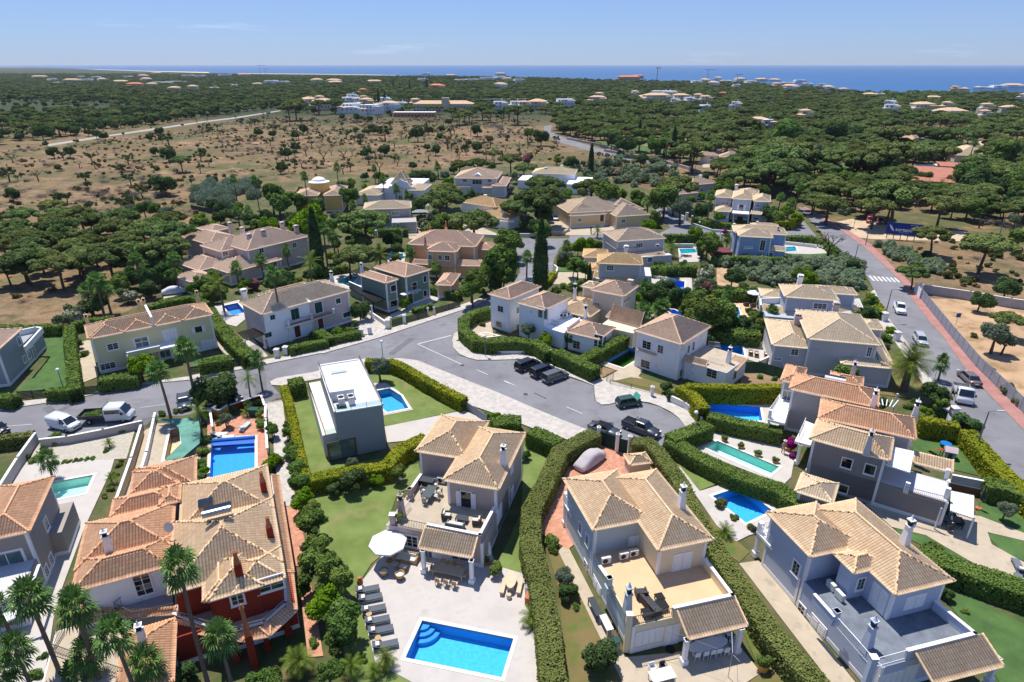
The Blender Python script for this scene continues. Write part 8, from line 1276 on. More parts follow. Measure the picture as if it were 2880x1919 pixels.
for row in '''A|palm9 215,990,200;palm9 520,1060,190;palm9 820,1220,185;palm5 1050,1430,170;palm11 1250,760,190;palm7 1570,1280,170;palm5 110,1350,130;palm5 620,1370,110;palm3 0,1060,120;darktree 1310,1500,90;featherpalm 2130,1390,120;palm3 560,1540,90;tree 1850,1540,130;shrub 250,1520,60;shrub 60,1500,50;shrub 440,1560,60;shrub 2030,460,45;shrub 300,1380,40;palm3 30,1500,70;shrub 520,1500,45
B|lime 400,245,95;tree 360,120,75;tree 455,415,110;tree 480,570,90;tree 500,740,150;tree 600,820,130;lime 560,980,140;tree 640,1130,150;tree 660,1260,110;tree 560,1460,100;featherpalm 310,1410,110;featherpalm 720,1430,100;featherpalm 880,1480,70;shrub 130,1520,90;tree 380,900,60;shrub 470,1270,50;shrub 790,1390,60;lime 100,1560,90;darktree 615,180,55;darktree 760,115,100;lime 910,110,55;tree 1075,60,60;tree 340,40,60;tree 300,-60,55;shrub 210,-20,45;tree 430,330,70;shrub 540,640,60
C|olive 480,800,85;darktree 510,920,75;shrub 380,570,70;shrub 390,610,50;darktree 720,1350,125;shrub 1400,20,30;shrub 2120,560,30;cycad 1625,480,85;olivescrub 1590,280,60;olivescrub 1690,390,40;olivescrub 1805,460,45;shrub 560,1020,40
D|shrub 1650,590,55;shrub 1690,610,40;olive 2155,330,75;darktree 1730,930,60;shrub 1860,1060,30
E|palm9 1310,520,125;palm7 1130,665,115;palm5 1830,600,50;tallfeather 1755,715,85;tallfeather 1400,955,95;tallfeather 1540,790,80;darktree 1520,780,150;darktree 1620,800,90;shrub 1500,870,45;darktree 960,620,40;darktree 540,470,45;shrub 590,540,40;shrub 480,380,40;darktree 520,500,35;olive 1600,1000,55;shrub 1570,1030,35;shrub 1250,945,30;shrub 1150,960,35;shrub 1290,940,30;featherpalm 1750,950,45;shrub 1640,1080,1;palm3 330,1300,55;featherpalm 770,1170,45;shrub 760,1225,30;featherpalm 785,1420,50;shrub 840,1330,28;shrub 815,1395,30;shrub 785,1500,30;shrub 745,1550,28;shrub 860,1300,20;shrub 830,1090,35;shrub 770,1105,35;shrub 870,1085,30;shrub 400,1165,40;shrub 320,1170,40;shrub 450,1160,35;shrub 1900,1330,60;lime 1930,1290,60;shrub 1890,1400,45;tree 1940,1060,55;tree 2050,1100,45;tree 2080,1230,50;shrub 2090,1330,45;shrub 2060,1030,35;lime 2150,1400,50;shrub 1460,1150,50;shrub 1450,1230,50;shrub 1440,1320,45;lime 1455,1370,40;shrub 1420,1420,40;lime 1410,1310,30;darktree 1780,900,40;shrub 1650,925,40;shrub 1760,900,40;shrub 1830,890,40;palm3 1500,1560,1;oleander 520,270,80;oleander 440,300,60;olivescrub 190,1270,40;shrub 250,1290,45;palm3 1200,590,1
F|olive 925,625,88;darktree 785,225,75;lime 1120,175,50;olive 1990,370,65;lime 2120,425,62;tree 2275,430,55;olive 730,1310,50;darktree 1980,1260,45;olivescrub 1665,330,30;shrub 640,385,50;lime 640,375,35;shrub 710,370,40;tree 280,1040,40;tree 300,1200,55;tree 290,1110,40;tree 345,1340,60;tree 360,1450,70;lime 150,1330,55;shrub 120,1380,50;tree 160,1080,50;tree 1590,70,95;tree 1760,130,1;darktree 750,330,40;shrub 450,400,30;tree 480,830,1;lime 1690,980,35;lime 1760,985,45
G|darktree 485,435,48;darktree 580,462,42;lime 675,655,48;darktree 1208,775,48;darktree 1215,830,45;palm5 1040,240,85;palm5 1170,215,80;tree 1480,240,150;tree 1390,230,110;tree 1580,250,120;tree 1650,215,80;darktree 1600,330,80;darktree 1750,320,80;tree 1830,290,50;tree 1440,140,90;darktree 1100,90,90;darktree 1310,120,90;darktree 1210,60,70;tree 1900,330,60;cycad 2240,180,30;darktree 1640,390,60;tree 1060,60,60;shrub 1710,310,50
H|datepalm 1480,590,150;palm3 1700,620,60;darktree 1640,820,115;tree 1700,900,60;lime 1585,950,48;shrub 1680,970,45;darktree 1500,880,40;shrub 1460,910,40;shrub 1810,1010,1;darktree 1975,150,85;darktree 2160,60,85;pine 2170,270,110;olive 2090,390,110;olive 2150,440,80;olivescrub 2030,640,50;olivescrub 2180,800,70;olivescrub 2250,880,60;shrub 1290,420,50;lime 1320,370,45;shrub 1200,250,70;shrub 1150,180,60;shrub 1290,480,45;lime 1190,180,30;bougain 613,1165,35;bougain 630,1270,25;tree 480,250,60;tree 370,270,50;darktree 350,360,60;tree 130,230,110;tree 50,270,90;darktree 430,330,50;olivescrub 1920,410,30;shrub 400,700,30;shrub 500,715,30;palm3 470,260,40
I|pine 130,870,130;pine 80,960,110;pine 250,960,130;pine 140,1060,170;pine 540,880,110;pine 700,930,115;pine 850,1030,185;pine 440,1110,165;pine 300,1050,120;pine 610,1040,130;pine 650,1130,100;pine 570,970,120;pine 930,830,105;pine 1130,840,140;pine 1320,840,190;pine 1300,960,180;pine 1060,1000,140;pine 170,720,115;pine 415,650,100;pine 0,930,100;pine 30,1150,120;pine 1460,850,100;pine 390,930,100;pine 1180,1050,120;pine 1440,295,75;pine 740,1010,110;pine 1240,1100,110;pine 1000,1120,100;pine 200,1160,110;darktree 990,1250,90;darktree 1100,1220,110;darktree 1350,1200,110;darktree 1250,1230,110;darktree 1200,1330,80;tree 950,1290,80;darktree 1380,1080,80;palm7 1080,1110,85;palm7 760,1290,110;palm5 700,1370,90;palm5 840,1360,100;darktree 800,1440,110;darktree 720,1490,80;oleander 1030,1400,80;oleander 580,1540,80;palm7 1380,1110,80;darktree 1310,500,90;darktree 1250,480,60;darktree 1340,260,60;carob 1340,120,75;carob 50,400,80;bare 290,420,65;darktree 1620,235,35;darktree 1190,125,35;darktree 1240,235,40;olivescrub 1250,370,40;darktree 700,500,30;olivescrub 1480,760,30;darktree 90,580,60;olive 1340,740,80;tree 1150,690,70;tree 1230,700,60;tree 1060,760,60;tree 1600,820,70;brush 470,600,70;brush 780,590,80;brush 1290,590,70;brush 740,720,80;brush 880,710,60;brush 580,540,50;brush 400,350,60;brush 170,560,60;brush 330,600,60;brush 1000,650,70;brush 650,820,50
J|palm11 885,1000,95;tallfeather 440,1060,115;tallfeather 1165,900,115;palm9 1280,650,85;palm7 1360,700,75;palm5 780,890,75;palm5 580,960,75;palm5 985,820,50;palm11 1130,225,48;palm11 1385,150,48;palm9 560,240,50;palm9 730,250,45;palm5 1860,320,45;palm5 1950,370,35;palm7 1690,160,40;palm7 1755,255,50;palm5 590,500,60;palm5 680,500,60;palm5 930,460,65;featherpalm 1730,830,95;palm5 1970,830,65;pine 1610,525,200;lime 1200,560,180;pine 1560,800,150;pine 1480,840,130;pine 1580,700,110;tree 860,350,120;tree 920,430,100;tree 1060,400,80;cypress 1215,740,50;lime 300,560,80;lime 380,600,60;lime 850,590,90;tree 760,600,60;darktree 700,560,70;darktree 460,450,60;darktree 380,430,60;darktree 920,820,60;darktree 1060,810,60;pinkbush 720,1080,65;tree 850,1060,80;darktree 960,980,60;tree 380,1130,70;lime 230,1110,60;lime 700,990,40;tree 300,1050,80;shrub 1000,1020,50;shrub 1080,1040,50;tree 1030,560,60;darktree 530,510,60;tree 1490,360,80;darktree 1460,300,70;oleander 1490,400,60;palm5 1610,400,40;palm5 1520,450,50;darktree 1640,330,1;oleander 2100,610,60;oleander 2160,520,60;darktree 2060,220,80;darktree 1620,210,40;darktree 1880,790,60;tree 2200,620,110;tree 1430,540,50;tree 1350,600,60;darktree 1260,940,70;darktree 1150,1000,60;pinkbush 980,970,40;tree 60,1000,80;palm5 640,1350,1;shrub 130,1210,60;darktree 1100,830,1;tree 1240,430,60;palm3 1100,470,40
K|palm5 1088,985,75;palm5 2062,535,75;featherpalm 1655,760,55;tree 640,1150,130;tree 870,1000,160;tree 800,1080,120;tree 900,1120,110;darktree 800,1180,80;tree 940,820,120;tree 1000,850,80;pine 670,650,195;pine 390,490,185;pine 1090,540,140;pine 1180,470,190;pine 1000,540,130;pine 1290,450,130;pine 1230,360,150;pine 1610,380,145;pine 540,215,80;pine 690,205,95;pine 825,130,60;pine 960,170,95;pine 1060,240,85;pine 440,410,120;cypress 1200,1010,60;tree 1225,760,85;oleander 1000,340,60;oleander 940,420,60;darktree 290,330,80;palm5 375,260,50;darktree 500,270,35;olive 435,320,50;shrub 613,455,28;shrub 743,455,28;shrub 822,455,28;darktree 1080,690,80;darktree 1150,720,80;darktree 1210,600,90;darktree 1450,215,58;palm3 1330,190,40;darktree 1540,220,25;cypress 1605,190,22;tree 1720,470,120;tree 1840,480,70;darktree 1300,560,70;lime 1560,870,90;lime 1500,900,60;tree 1500,1040,80;tree 1560,1080,60;tree 1460,1050,60;palm3 1400,900,60;darktree 1640,880,60;tree 2110,640,60;shrub 2130,720,40;cypress 1590,1130,20;pine 690,60,45;darktree 690,90,45;darktree 580,860,1;tree 200,1080,1;oleander 330,620,60;tree 420,690,90;oleander 260,720,50;pinkbush 1090,190,50;tree 900,600,1;darktree 1970,550,60;tree 1960,480,70;tree 1310,1240,50;shrub 1380,1200,40;tree 2200,480,120;tree 1400,990,30;darktree 1480,1210,40
L|featherpalm 545,890,80;palm9 850,485,65;palm7 1490,545,65;palm7 1410,505,55;palm7 1560,420,60;palm5 330,1420,95;palm5 440,1380,80;palm3 1350,1440,55;pine 605,370,160;pine 1070,290,140;pine 1180,300,80;pine 1815,520,135;pine 1690,490,100;pine 1860,150,135;pine 1520,350,110;pine 1400,150,190;pine 1290,210,160;pine 1560,120,170;pine 1200,110,110;pine 900,60,100;pine 720,90,140;pine 1350,260,150;pine 1480,230,160;pine 1080,160,90;pine 1000,70,80;pine 2190,530,150;pine 2140,450,140;darktree 790,590,75;olive 620,570,100;olive 560,540,70;darktree 1330,610,85;tree 830,860,100;cypress 770,870,18;cypress 792,870,16;oleander 810,1110,85;oleander 830,1060,60;oleander 780,1180,70;pinkbush 840,1215,70;bougain 442,442,32;tree 850,1430,170;tree 700,1400,100;tree 950,1380,100;palm3 330,1220,60;tree 900,880,50;darktree 1290,640,40;tree 960,390,90;tree 940,440,80;darktree 1010,490,60;tree 1260,430,60;lime 1540,660,60;lime 1470,600,50;palm3 990,830,40;bougain 960,780,28;tree 1060,700,1;darktree 700,430,50;darktree 380,700,1;tree 420,640,45;shrub 415,720,40;lime 250,470,50;lime 250,520,45;tree 300,1000,1;darktree 430,1040,60;darktree 640,1040,60;darktree 560,1090,60;tree 460,1100,50;darktree 1720,230,60;darktree 1800,330,70;palm3 1850,350,70;palm3 1990,350,60;palm3 2130,350,80;palm3 1740,340,50;darktree 1840,430,80;tree 2050,430,60;palm3 2210,360,60;olive 1660,120,80;darktree 540,130,50;tree 420,70,70;cypress 558,50,22;cypress 283,-40,15;palm7 505,60,50;palm7 385,30,40;darktree 2200,140,90;pine 2130,170,130;pine 2060,110,120;darktree 160,60,90;darktree 60,30,80;darktree 800,330,40;tree 1680,600,1;olive 20,220,60;greyscrub 1930,600,60;oleander 400,130,45;tree 1280,1350,60;darktree 1180,1420,60;darktree 1100,1520,80;palm3 980,1290,40;darktree 1000,1240,60;darktree 1100,1230,60;darktree 900,1240,60;tree 2140,1310,60;darktree 2120,1400,60;darktree 1850,980,40;darktree 2000,1030,60
M|pine 730,740,135;pine 620,700,90;pine 1070,690,130;pine 1225,735,140;pine 1280,670,210;pine 1640,750,155;pine 1585,990,140;pine 2000,1060,195;pine 1420,1300,115;darktree 1720,800,90;pine 780,340,110;pine 1000,400,150;pine 1260,350,170;pine 1420,330,120;pine 1680,330,100;pine 1100,190,100;pine 1280,190,120;pine 1450,190,110;pine 1600,200,110;pine 1770,200,110;pine 1920,200,100;darktree 800,190,110;darktree 880,210,90;tree 350,200,110;lime 330,200,60;pine 350,290,140;pine 180,360,150;pine 420,360,130;pine 230,430,150;pine 60,470,110;pine 520,470,90;pine 60,110,90;darktree 1950,560,150;tree 1830,520,100;darktree 1760,560,90;tree 2160,360,115;lime 1880,420,80;darktree 2060,630,110;tree 2180,590,90;darktree 1900,650,100;tree 2250,650,90;olive 2020,780,60;darktree 2170,720,90;featherpalm 750,570,75;featherpalm 880,580,75;featherpalm 1030,580,85;featherpalm 1350,590,80;featherpalm 1500,630,70;featherpalm 1240,560,60;featherpalm 1700,650,60;featherpalm 650,600,60;featherpalm 1620,620,60;darktree 1240,500,90;darktree 1030,470,70;tree 880,640,60;darktree 990,640,60;olive 760,660,60;olive 1590,810,1;bare 735,1060,150;darktree 2150,1440,95;darktree 1480,560,60;bare 1940,900,80;bare 2220,830,90;darktree 2110,820,60;olive 2220,900,60;brush 1980,920,80;brush 2080,930,80;brush 2180,960,70;brush 880,780,60;brush 1450,760,60;brush 520,500,70;bare 510,510,90;tree 2260,1040,90;bare 1430,740,70;bare 900,770,60;olivescrub 1760,1350,40;olivescrub 1860,1380,40;darktree 1600,620,40;palm9 230,260,50;palm9 1880,290,45;darktree 500,250,80;darktree 560,210,60;tree 1330,520,60;pinkbush 1610,450,45
O|pine 60,310,70;pine 20,320,60;pine 200,295,50;pine 300,290,50;pine 1085,350,50;pine 1110,340,50;pine 1050,370,40;pine 1190,320,55;pine 1240,345,45;pine 1405,335,65;pine 1010,335,45;darktree 430,380,30;darktree 1780,300,30;darktree 1545,498,50;tree 1465,475,35;darktree 600,260,12;cypress 566,275,10;cypress 603,268,8;cypress 655,190,6;cypress 753,200,6;cypress 855,190,7;darktree 1345,500,18;darktree 1160,455,38;darktree 800,475,50;bare 1238,520,45;bare 1415,555,52;bare 1330,560,32;bare 1640,535,35;bare 1510,592,28;bare 980,530,50;bare 1105,530,38;bare 660,530,40;bare 865,605,45;darktree 858,560,25;bare 1052,600,27;bare 665,610,27;bare 840,500,25;bare 1470,440,1;darktree 1155,560,30;bare 355,590,50;bare 235,600,50;bare 125,570,48;bare 545,590,40;carob 600,460,60;darktree 560,455,30;bare 405,580,35;bare 20,600,35;bare 100,650,40;bare 280,585,30;bare 570,670,45;bare 60,520,30;carob 370,470,40;bare 440,500,35;bare 490,520,25;bare 190,450,30;bare 1000,450,50;bare 950,430,30;bare 720,430,30;darktree 930,495,22;darktree 950,450,25;bare 700,490,30;bare 1120,470,30;darktree 765,670,30;darktree 468,600,28;bare 780,550,22;bare 210,560,28;bare 610,580,25;tree 1975,550,1;darktree 1730,650,48;tree 1640,640,30;cypress 1845,640,16;darktree 110,450,35;bare 60,460,30;bare 300,440,30;darktree 520,440,22;brush 1288,445,45;brush 1300,485,30;brush 1260,430,30;bare 860,470,25;bare 500,400,25;bare 650,410,22;bare 1500,440,22;olive 455,500,30;olive 60,590,22'''.split('\n'):
    k,rest=row.split('|')
    for q in rest.split(';'):
        kd,c_=q.split(' '); x,y,r=map(float,c_.split(','))
        if r>2: tree_at(kd,k,x,y,r)
# rows of small shrubs in the gravel garden
for x in (370,405,455,490,535,575,618,658): tree_at('shrub','E',x,1320-(x-370)*.12,24)
NOTREE=[]   # keep roads and plots free of scattered trees
def near_road(p):
    for P in NOTREE:
        if inpoly(p[0],p[1],P): return True
    return False
NOTREE+=[[ (v.x,v.y) for v in pts(k,s_)] for k,s_ in (('N','280,700 320,655 700,590 1040,545 1350,500 1530,480 1850,435 1900,460 1550,520 1050,600 720,640 400,700'),('O','1530,460 1540,420 1640,410 1630,470 1720,505 1920,565 2353,650 2353,700 2030,650 1830,600 1640,545'),('P','2050,515 2353,540 2700,570 2700,630 2353,600 2070,565'),('P','1420,490 1930,490 1950,530 1450,530'))]
FAR=[]
FORBID=[]
exec_far='''O 405,350,110,w;O 425,292,80,w;O 495,322,70,t;O 525,362,90,w;O 603,308,64,w;O 700,322,70,w;O 790,322,50,t;O 240,330,115,t;O 150,320,60,t;O 215,300,50,t;O 635,345,100,w;O 475,250,44,o;O 918,222,84,o;O 832,182,52,w;O 1295,338,70,w;O 1390,335,60,w;O 1520,335,110,t;O 1685,320,95,w;O 1880,305,90,t;O 1892,278,46,t;O 2200,285,160,t;O 2270,262,120,w;O 1060,180,60,w;O 1130,178,70,w;O 1230,175,100,w;O 1290,170,60,w;O 1340,180,50,t;O 1410,185,60,w;O 1000,140,60,t;O 1300,132,60,t;O 850,130,50,w;O 540,188,90,t;O 300,188,80,t;O 200,185,60,t;O 1300,212,70,w;O 480,300,40,t;O 1440,340,60,t;O 570,355,50,w;O 1740,320,50,t
N 265,240,90,t;N 480,267,95,t;N 575,262,75,w;N 800,270,95,w;N 900,300,95,o;N 1080,277,130,w;N 1180,272,100,g;N 1250,230,120,w;N 1330,232,60,w;N 1490,225,110,w;N 1620,225,100,o;N 1800,280,85,w;N 1885,276,60,w;N 2100,275,75,t;N 2220,282,80,t;N 1160,330,70,t;N 1280,320,60,t;N 1420,316,50,w;N 350,258,50,w;N 680,260,50,w;N 950,232,60,t;N 850,238,50,w;N 540,238,40,w;N 2140,442,130,t;N 2050,415,80,t;N 2310,410,80,w;N 2310,460,110,w;N 2330,385,60,w;N 1710,290,50,t;N 1560,297,40,w;N 1010,300,60,t;N 380,278,50,w;N 640,242,50,w;N 970,258,60,w;N 1040,212,60,t
P 380,196,60,w;P 430,185,50,t;P 480,205,60,w;P 560,182,60,w;P 620,218,44,w;P 700,195,60,w;P 770,168,60,t;P 850,172,60,w;P 930,195,60,w;P 1000,185,60,w;P 940,226,90,w;P 1050,200,50,w;P 1170,232,60,w;P 1260,234,50,w;P 860,212,50,t;P 640,175,60,w;P 510,165,40,w;P 540,260,40,o;P 140,290,150,t;P 200,262,110,w;P 285,290,90,t;P 335,308,55,w;P 390,288,50,t;P 432,300,60,t;P 432,342,60,w;P 615,340,50,w;P 1545,360,70,w;P 1540,330,56,w;P 1730,356,115,t;P 1905,378,150,w;P 2115,357,60,t;P 2255,352,70,t;P 1420,268,70,t;P 1480,265,50,w;P 1800,288,80,t;P 2110,222,84,w;P 2190,222,70,w;P 2278,218,110,w;P 1990,232,40,t;P 1930,230,36,t;P 2340,285,40,w;P 1025,402,60,t;P 745,462,110,g;P 800,470,60,g;P 1130,214,46,w;P 250,318,50,w;P 1880,345,50,t;P 2100,405,50,t;P 10,265,40,w;P 30,150,60,o'''
FW=mat('far_white_wall','d9dadb',.9,.04,.2); FT=mat('far_cream_wall','cbbca2',.9,.05,.2); FO=mat('far_orange_wall','c98f6a',.9,.05,.2); FG=mat('far_grey_wall','8f9599',.9,.05,.2)
RT=mat('far_roof_tan','c9a98a',.9,.12,.5); RO=mat('far_roof_orange','c4805c',.9,.12,.5); RW=mat('far_white_terrace','dcdcdc',.9,.05,.5)
rr=random.Random(3)
def farvilla(k,x,y,wp,c,lab):
    p=g(k,x,y,1.); d=p.y*CP-(p.z-CAMH)*SP; W=max(6,wp/T[k][2]/FPX*d); W=min(W,42); D=W*rr.uniform(.5,.8); D=min(D,15); rz=math.atan2(-p.x,p.y)*.6+rr.uniform(-.5,.5)
    o=empty('far_villa' if W<26 else 'far_building',(p.x,p.y,hill(p.x,p.y)+2.2),rz,lab,'house','houses scattered in the far pine woods'); FORBID.append((p.x,p.y,W*.62+3)); q_=Vector((p.x,p.y)).normalized()
    for t_ in range(1,7): FORBID.append((p.x-q_.x*t_*d/110.,p.y-q_.y*t_*d/110.,W*.5+1))
    H=rr.choice((3.6,6.2,6.4)); mb=MB(); mb.box(-W/2,W/2,-D/2,D/2,-3,H); x1=W*rr.uniform(.1,.3); mb.box(-W/2-2.5,-x1,-D/2-2.2,D/2-1,-3,3.2,0); x2=W*rr.uniform(.05,.3); mb.box(x2,W/2+2,-D/2-1.5,D/2-2,-3,H*.8)
    wl={'w':FW,'t':FT,'o':FO,'g':FG}[c]; mb.build('wall',wl,o); wm=MB(); n=max(2,int(W/3.2))
    for z in ([1.6,4.6] if H>5 else [1.6]):
        for i in range(n):
            xx=-W/2+(i+.5)*W/n
            yy=-D/2-.05
            if xx<-x1: yy=-D/2-2.25
            if xx>x2: yy=-D/2-1.55
            if z>3 and (xx<-x1 or xx>x2): yy=-D/2-.05 if xx<-x1 else -D/2-1.55
            if z>3 and xx>x2 and H*.8<5.4: continue
            wm.box(xx-.6,xx+.6,yy-.02,yy,z-.6,z+.6)
    wm.build('windows',GLASS,o)
    rm=MB(); rf=RO if c=='o' else RT
    def hp(a,b,e,f,z):
        w=b-a;q=f-e;h=min(w,q)/2;t=h*.3
        if w>=q: A=(a+h,(e+f)/2,z+t);B=(b-h,(e+f)/2,z+t); rm.add([(a,e,z),(b,e,z),(b,f,z),(a,f,z),A,B],[(0,1,5,4),(1,2,5),(2,3,4,5),(3,0,4),(3,2,1,0)])
        else: A=((a+b)/2,e+h,z+t);B=((a+b)/2,f-h,z+t); rm.add([(a,e,z),(b,e,z),(b,f,z),(a,f,z),A,B],[(0,1,4),(1,2,5,4),(2,3,5),(3,0,4,5),(3,2,1,0)])
    if c in 'to' or rr.random()<.2: hp(-W/2-.4,W/2+.4,-D/2-.4,D/2+.4,H)
    else: rm.box(-W/2+.2,W/2-.2,-D/2+.2,D/2-.2,H-.05,H+.02,1)
    if rr.random()<(.3 if c=='w' else .6) and c!='g': hp(-W/2-2.9,-x1+.2,-D/2-2.6,D/2-1,3.2)
    else: rm.box(-W/2-2.5,-x1,-D/2-2.2,D/2-1,3.2,3.3,1)
    if H*.8>4 and rr.random()<.4: hp(x2-.2,W/2+2.3,-D/2-1.8,D/2-1.6,H*.8)
    rm.build('roof',[rf,RW],o); MB().box(W*.2-.35,W*.2+.35,-.3,.3,H,H+2.2).build('chimney',wl,o)
    return o
LM=[('the beige villa','F',1700,1300),('the pale yellow villa','C',900,500),('the light blue villa','D',1000,700),('the flat roofed house','F',720,900),('the stained white house','G',1180,600),('the white corner house','G',200,300),('the small pavilion','G',660,420),('the cream house','G',800,250),('the lemon semi detached pair','E',1050,500),('the pink semi detached pair','F',330,280),('the sage green house','J',1850,1150),('the taupe villa','A',150,500),('the red mansion','A',1300,600),('the blue-grey house','E',150,600),
 ('the broad grey house','H',950,550),('the pale blue-grey house','H',760,200),('the solar heater house','H',880,900),('the long orange roofed house','H',1150,1050),('the house by the playground','H',1050,1300),('the long pinkish villa','J',700,850),('the peach villa','K',400,950),('the stepped roof villa','K',1950,880),('the yellow roofed villa','K',1830,1080),('the peach bungalow','K',1650,640),('the lavender villa','L',1100,590),('the sky blue villa','L',1230,880),('the pediment mansion','K',690,370),('the domed ochre house','J',1260,380),('the pyramid roofed villa','J',1850,350),('the small grey villa','J',1850,520),('the lantern chimney villa','K',1300,320),('the pergola villa','L',650,430),('the salmon roofed villa','L',920,180),('the clubhouse','M',1500,540),('the dark blue billboard','M',1300,980),('the two red vans','M',1080,910),('the netted empty pool','E',1240,1160),('the red pool terrace','E',1680,1100),('the gravel garden','E',500,1250),('the far left track','N',900,600),('the bend of the back road','O',1650,480),('the brushwood heap','O',1290,460),('the orange building plot','H',2000,500)]
LMP=[(n_,g(k,x,y,1.)) for n_,k,x,y in LM]
def where(p,sp):
    best=min(LMP,key=lambda q:(q[1].x-p[0])**2+(q[1].y-p[1])**2); s=scr(best[1]); dx=sp[0]-s[0]; dy=s[1]-sp[1]; d=math.hypot(p[0]-best[1].x,p[1]-best[1].y)
    w_=('left of' if dx<0 else 'right of') if abs(dx)>abs(dy)*1.3 else ('behind' if dy>0 else 'in front of'); return ('far ' if d>60 else '')+w_,best[0]
KD=dict(pine='dark green umbrella pine',reed='tall grey-green reed clump',tree='leafy green tree',lime='lime green round tree',darktree='dense dark tree',olive='grey-green olive tree',shrub='leafy green garden shrub',greyscrub='grey-green scrub bush',olivescrub='low dusty green bush',cypress='slim dark cypress',bare='leafless grey tree',carob='half bare tree',datepalm='stout date palm with arching fronds',featherpalm='low feathery palm',cycad='small rosette palm plant',tallfeather='slim drooping palm',oleander='pale flowering oleander bush',pinkbush='pink flowering bush',bougain='magenta bougainvillea bush',brush='heap of dead branches',palm9='tall fan palm',palm7='medium tall fan palm',palm11='very tall thin fan palm',palm5='short trunked fan palm',palm3='low young fan palm')
# ------------------------------------------------------------------ labels for plants: where each stands, told by the nearest landmark
ORD=['','second ','third ','fourth ','fifth ','sixth ','seventh ','eighth ','ninth ','tenth ']
def name_all(L,GR):
    bk={}
    for o,kd,sp,p in L:
        if o.get('label'): continue
        bk.setdefault((kd,)+where(p,sp),[]).append((o,sp))
    for (kd,w_,lm),q in bk.items():
        q.sort(key=lambda t:-t[1][1]); rows=[q[i:i+10] for i in range(0,len(q),10)]
        for r_,qq in enumerate(rows):
            qq.sort(key=lambda t:t[1][0]); n=len(qq)
            for i,(o,sp) in enumerate(qq):
                b=f'{KD[kd]} {w_} {lm}'
                if len(rows)>1: b+=', '+(ORD[min(r_,9)] or 'first ')+'row'
                if n>1: b+=', '+('leftmost' if i==0 else 'rightmost' if i==n-1 else ORD[i]+'from left')
                o['label']=b; o['group']=GR.get(kd,KD[kd]+'s')
GR=dict(pine='umbrella pines',bare='bare trees of the dry field',brush='heaps of dead branches')
# scattered scrub and bare trees of the dry field
DRY=[(v.x,v.y) for v in pts('Z','-100,560 0,350 130,330 260,300 420,285 600,268 640,262 700,275 1000,262 1240,270 1240,300 1290,335 1480,375 1560,400 1500,425 1280,372 1040,378 900,392 700,410 430,510 420,600 200,720 0,750')]
SCR=[(v.x,v.y) for v in pts('L','930,1050 1000,1000 1500,1010 2060,1010 2090,1130 2040,1250 1700,1230 1300,1200 1150,1150')]
SC2=[(v.x,v.y) for v in pts('M','1000,1115 1380,1135 1400,1180 1700,1320 1560,1370 1300,1260 1240,1240 1060,1100')]
SC3=[(v.x,v.y) for v in pts('K','1480,250 1700,230 1850,150 2120,210 2281,250 2281,360 2100,420 1850,430 1700,400 1480,300')]
SC4=[(v.x,v.y) for v in pts('M','1420,1060 1800,1090 2281,1200 2281,1480 1700,1440 1500,1400')]
SC5=[(v.x,v.y) for v in pts('Z','-60,470 0,455 300,400 420,430 430,500 300,480 100,520 0,530')]
def scatter(P,n,kinds,smin,smax,clump=.0,r=random.Random(21)):
    xs=[p[0] for p in P];ys=[p[1] for p in P]; out=[];k=0; ph=r.uniform(0,9)
    while len(out)<n and k<n*60:
        k+=1; x=r.uniform(min(xs),max(xs));y=r.uniform(min(ys),max(ys))
        if not inpoly(x,y,P): continue
        if clump and math.sin(x*.05+ph)*math.sin(y*.031+ph*2)+.6*math.sin(x*.13+y*.09)<r.uniform(-.5,.7): continue
        if any((x-a[3][0])**2+(y-a[3][1])**2<4 for a in PLANTS[-400:]): continue
        kd=r.choice(kinds); o=(kd,x,y,r.uniform(smin,smax)); out.append(o)
    return out
def put(L):
    for kd,x,y,s in L: o=plant(kd,(x,y,0),s); PLANTS.append((o,kd,scr((x,y,0)),(x,y)))
put(scatter(DRY,75,['bare','bare','carob'],.8,1.3,.2)); put(scatter(DRY,150,['carob','olive','olivescrub','darktree'],.5,1.1,.3)); put(scatter(DRY,90,['olivescrub','carob'],.6,1.1,.3)); put(scatter(SCR,100,['greyscrub'],.85,1.45)); put(scatter(SC2,50,['greyscrub','greyscrub','shrub'],.7,1.3)); put(scatter(SC3,80,['greyscrub','greyscrub','olivescrub'],1.2,2.2)); put(scatter(SC4,30,['olivescrub'],.5,1.3)); put(scatter(SC5,30,['brush','brush','olivescrub','carob'],.8,1.4))
RD=[(v.x,v.y) for v in pts('J','200,440 260,330 400,290 560,300 740,280 760,400 620,430 500,500 350,470')]; put(scatter(RD,60,['reed'],1.,1.5))
HW=[]
for h_,u0,u1,v0,v1 in HRECT:
    c_,q_=math.cos(h_.a),math.sin(h_.a); HW.append([(h_.o.x+u*c_-v*q_,h_.o.y+u*q_+v*c_) for u,v in ((u0-.6,v0-.6),(u1+.6,v0-.6),(u1+.6,v1+.6),(u0-.6,v1+.6))])
GA=[(v.x,v.y) for v in pts('Z','0,905 170,780 330,715 430,650 440,560 480,500 620,445 700,440 900,410 1050,395 1290,400 1480,460 1640,460 1840,500 1960,600 1990,640 2353,1110 2353,1568 0,1568')]
TAKEN.append([(v.x,v.y) for v in pts('F','470,560 900,560 900,660 480,720')]); TAKEN.append([(v.x,v.y) for v in pts('L','300,1150 780,1140 780,1330 300,1330')])
def free(x,y): return not any(inpoly(x,y,P) for P in HW) and not any(inpoly(x,y,P) for P in TAKEN)
RG=random.Random(8); put([q for q in scatter(GA,900,['tree','darktree','lime','shrub','shrub','olive'],.45,.85) if free(q[1],q[2]) and math.hypot(q[1],q[2])>RG.uniform(60,120)][:190])
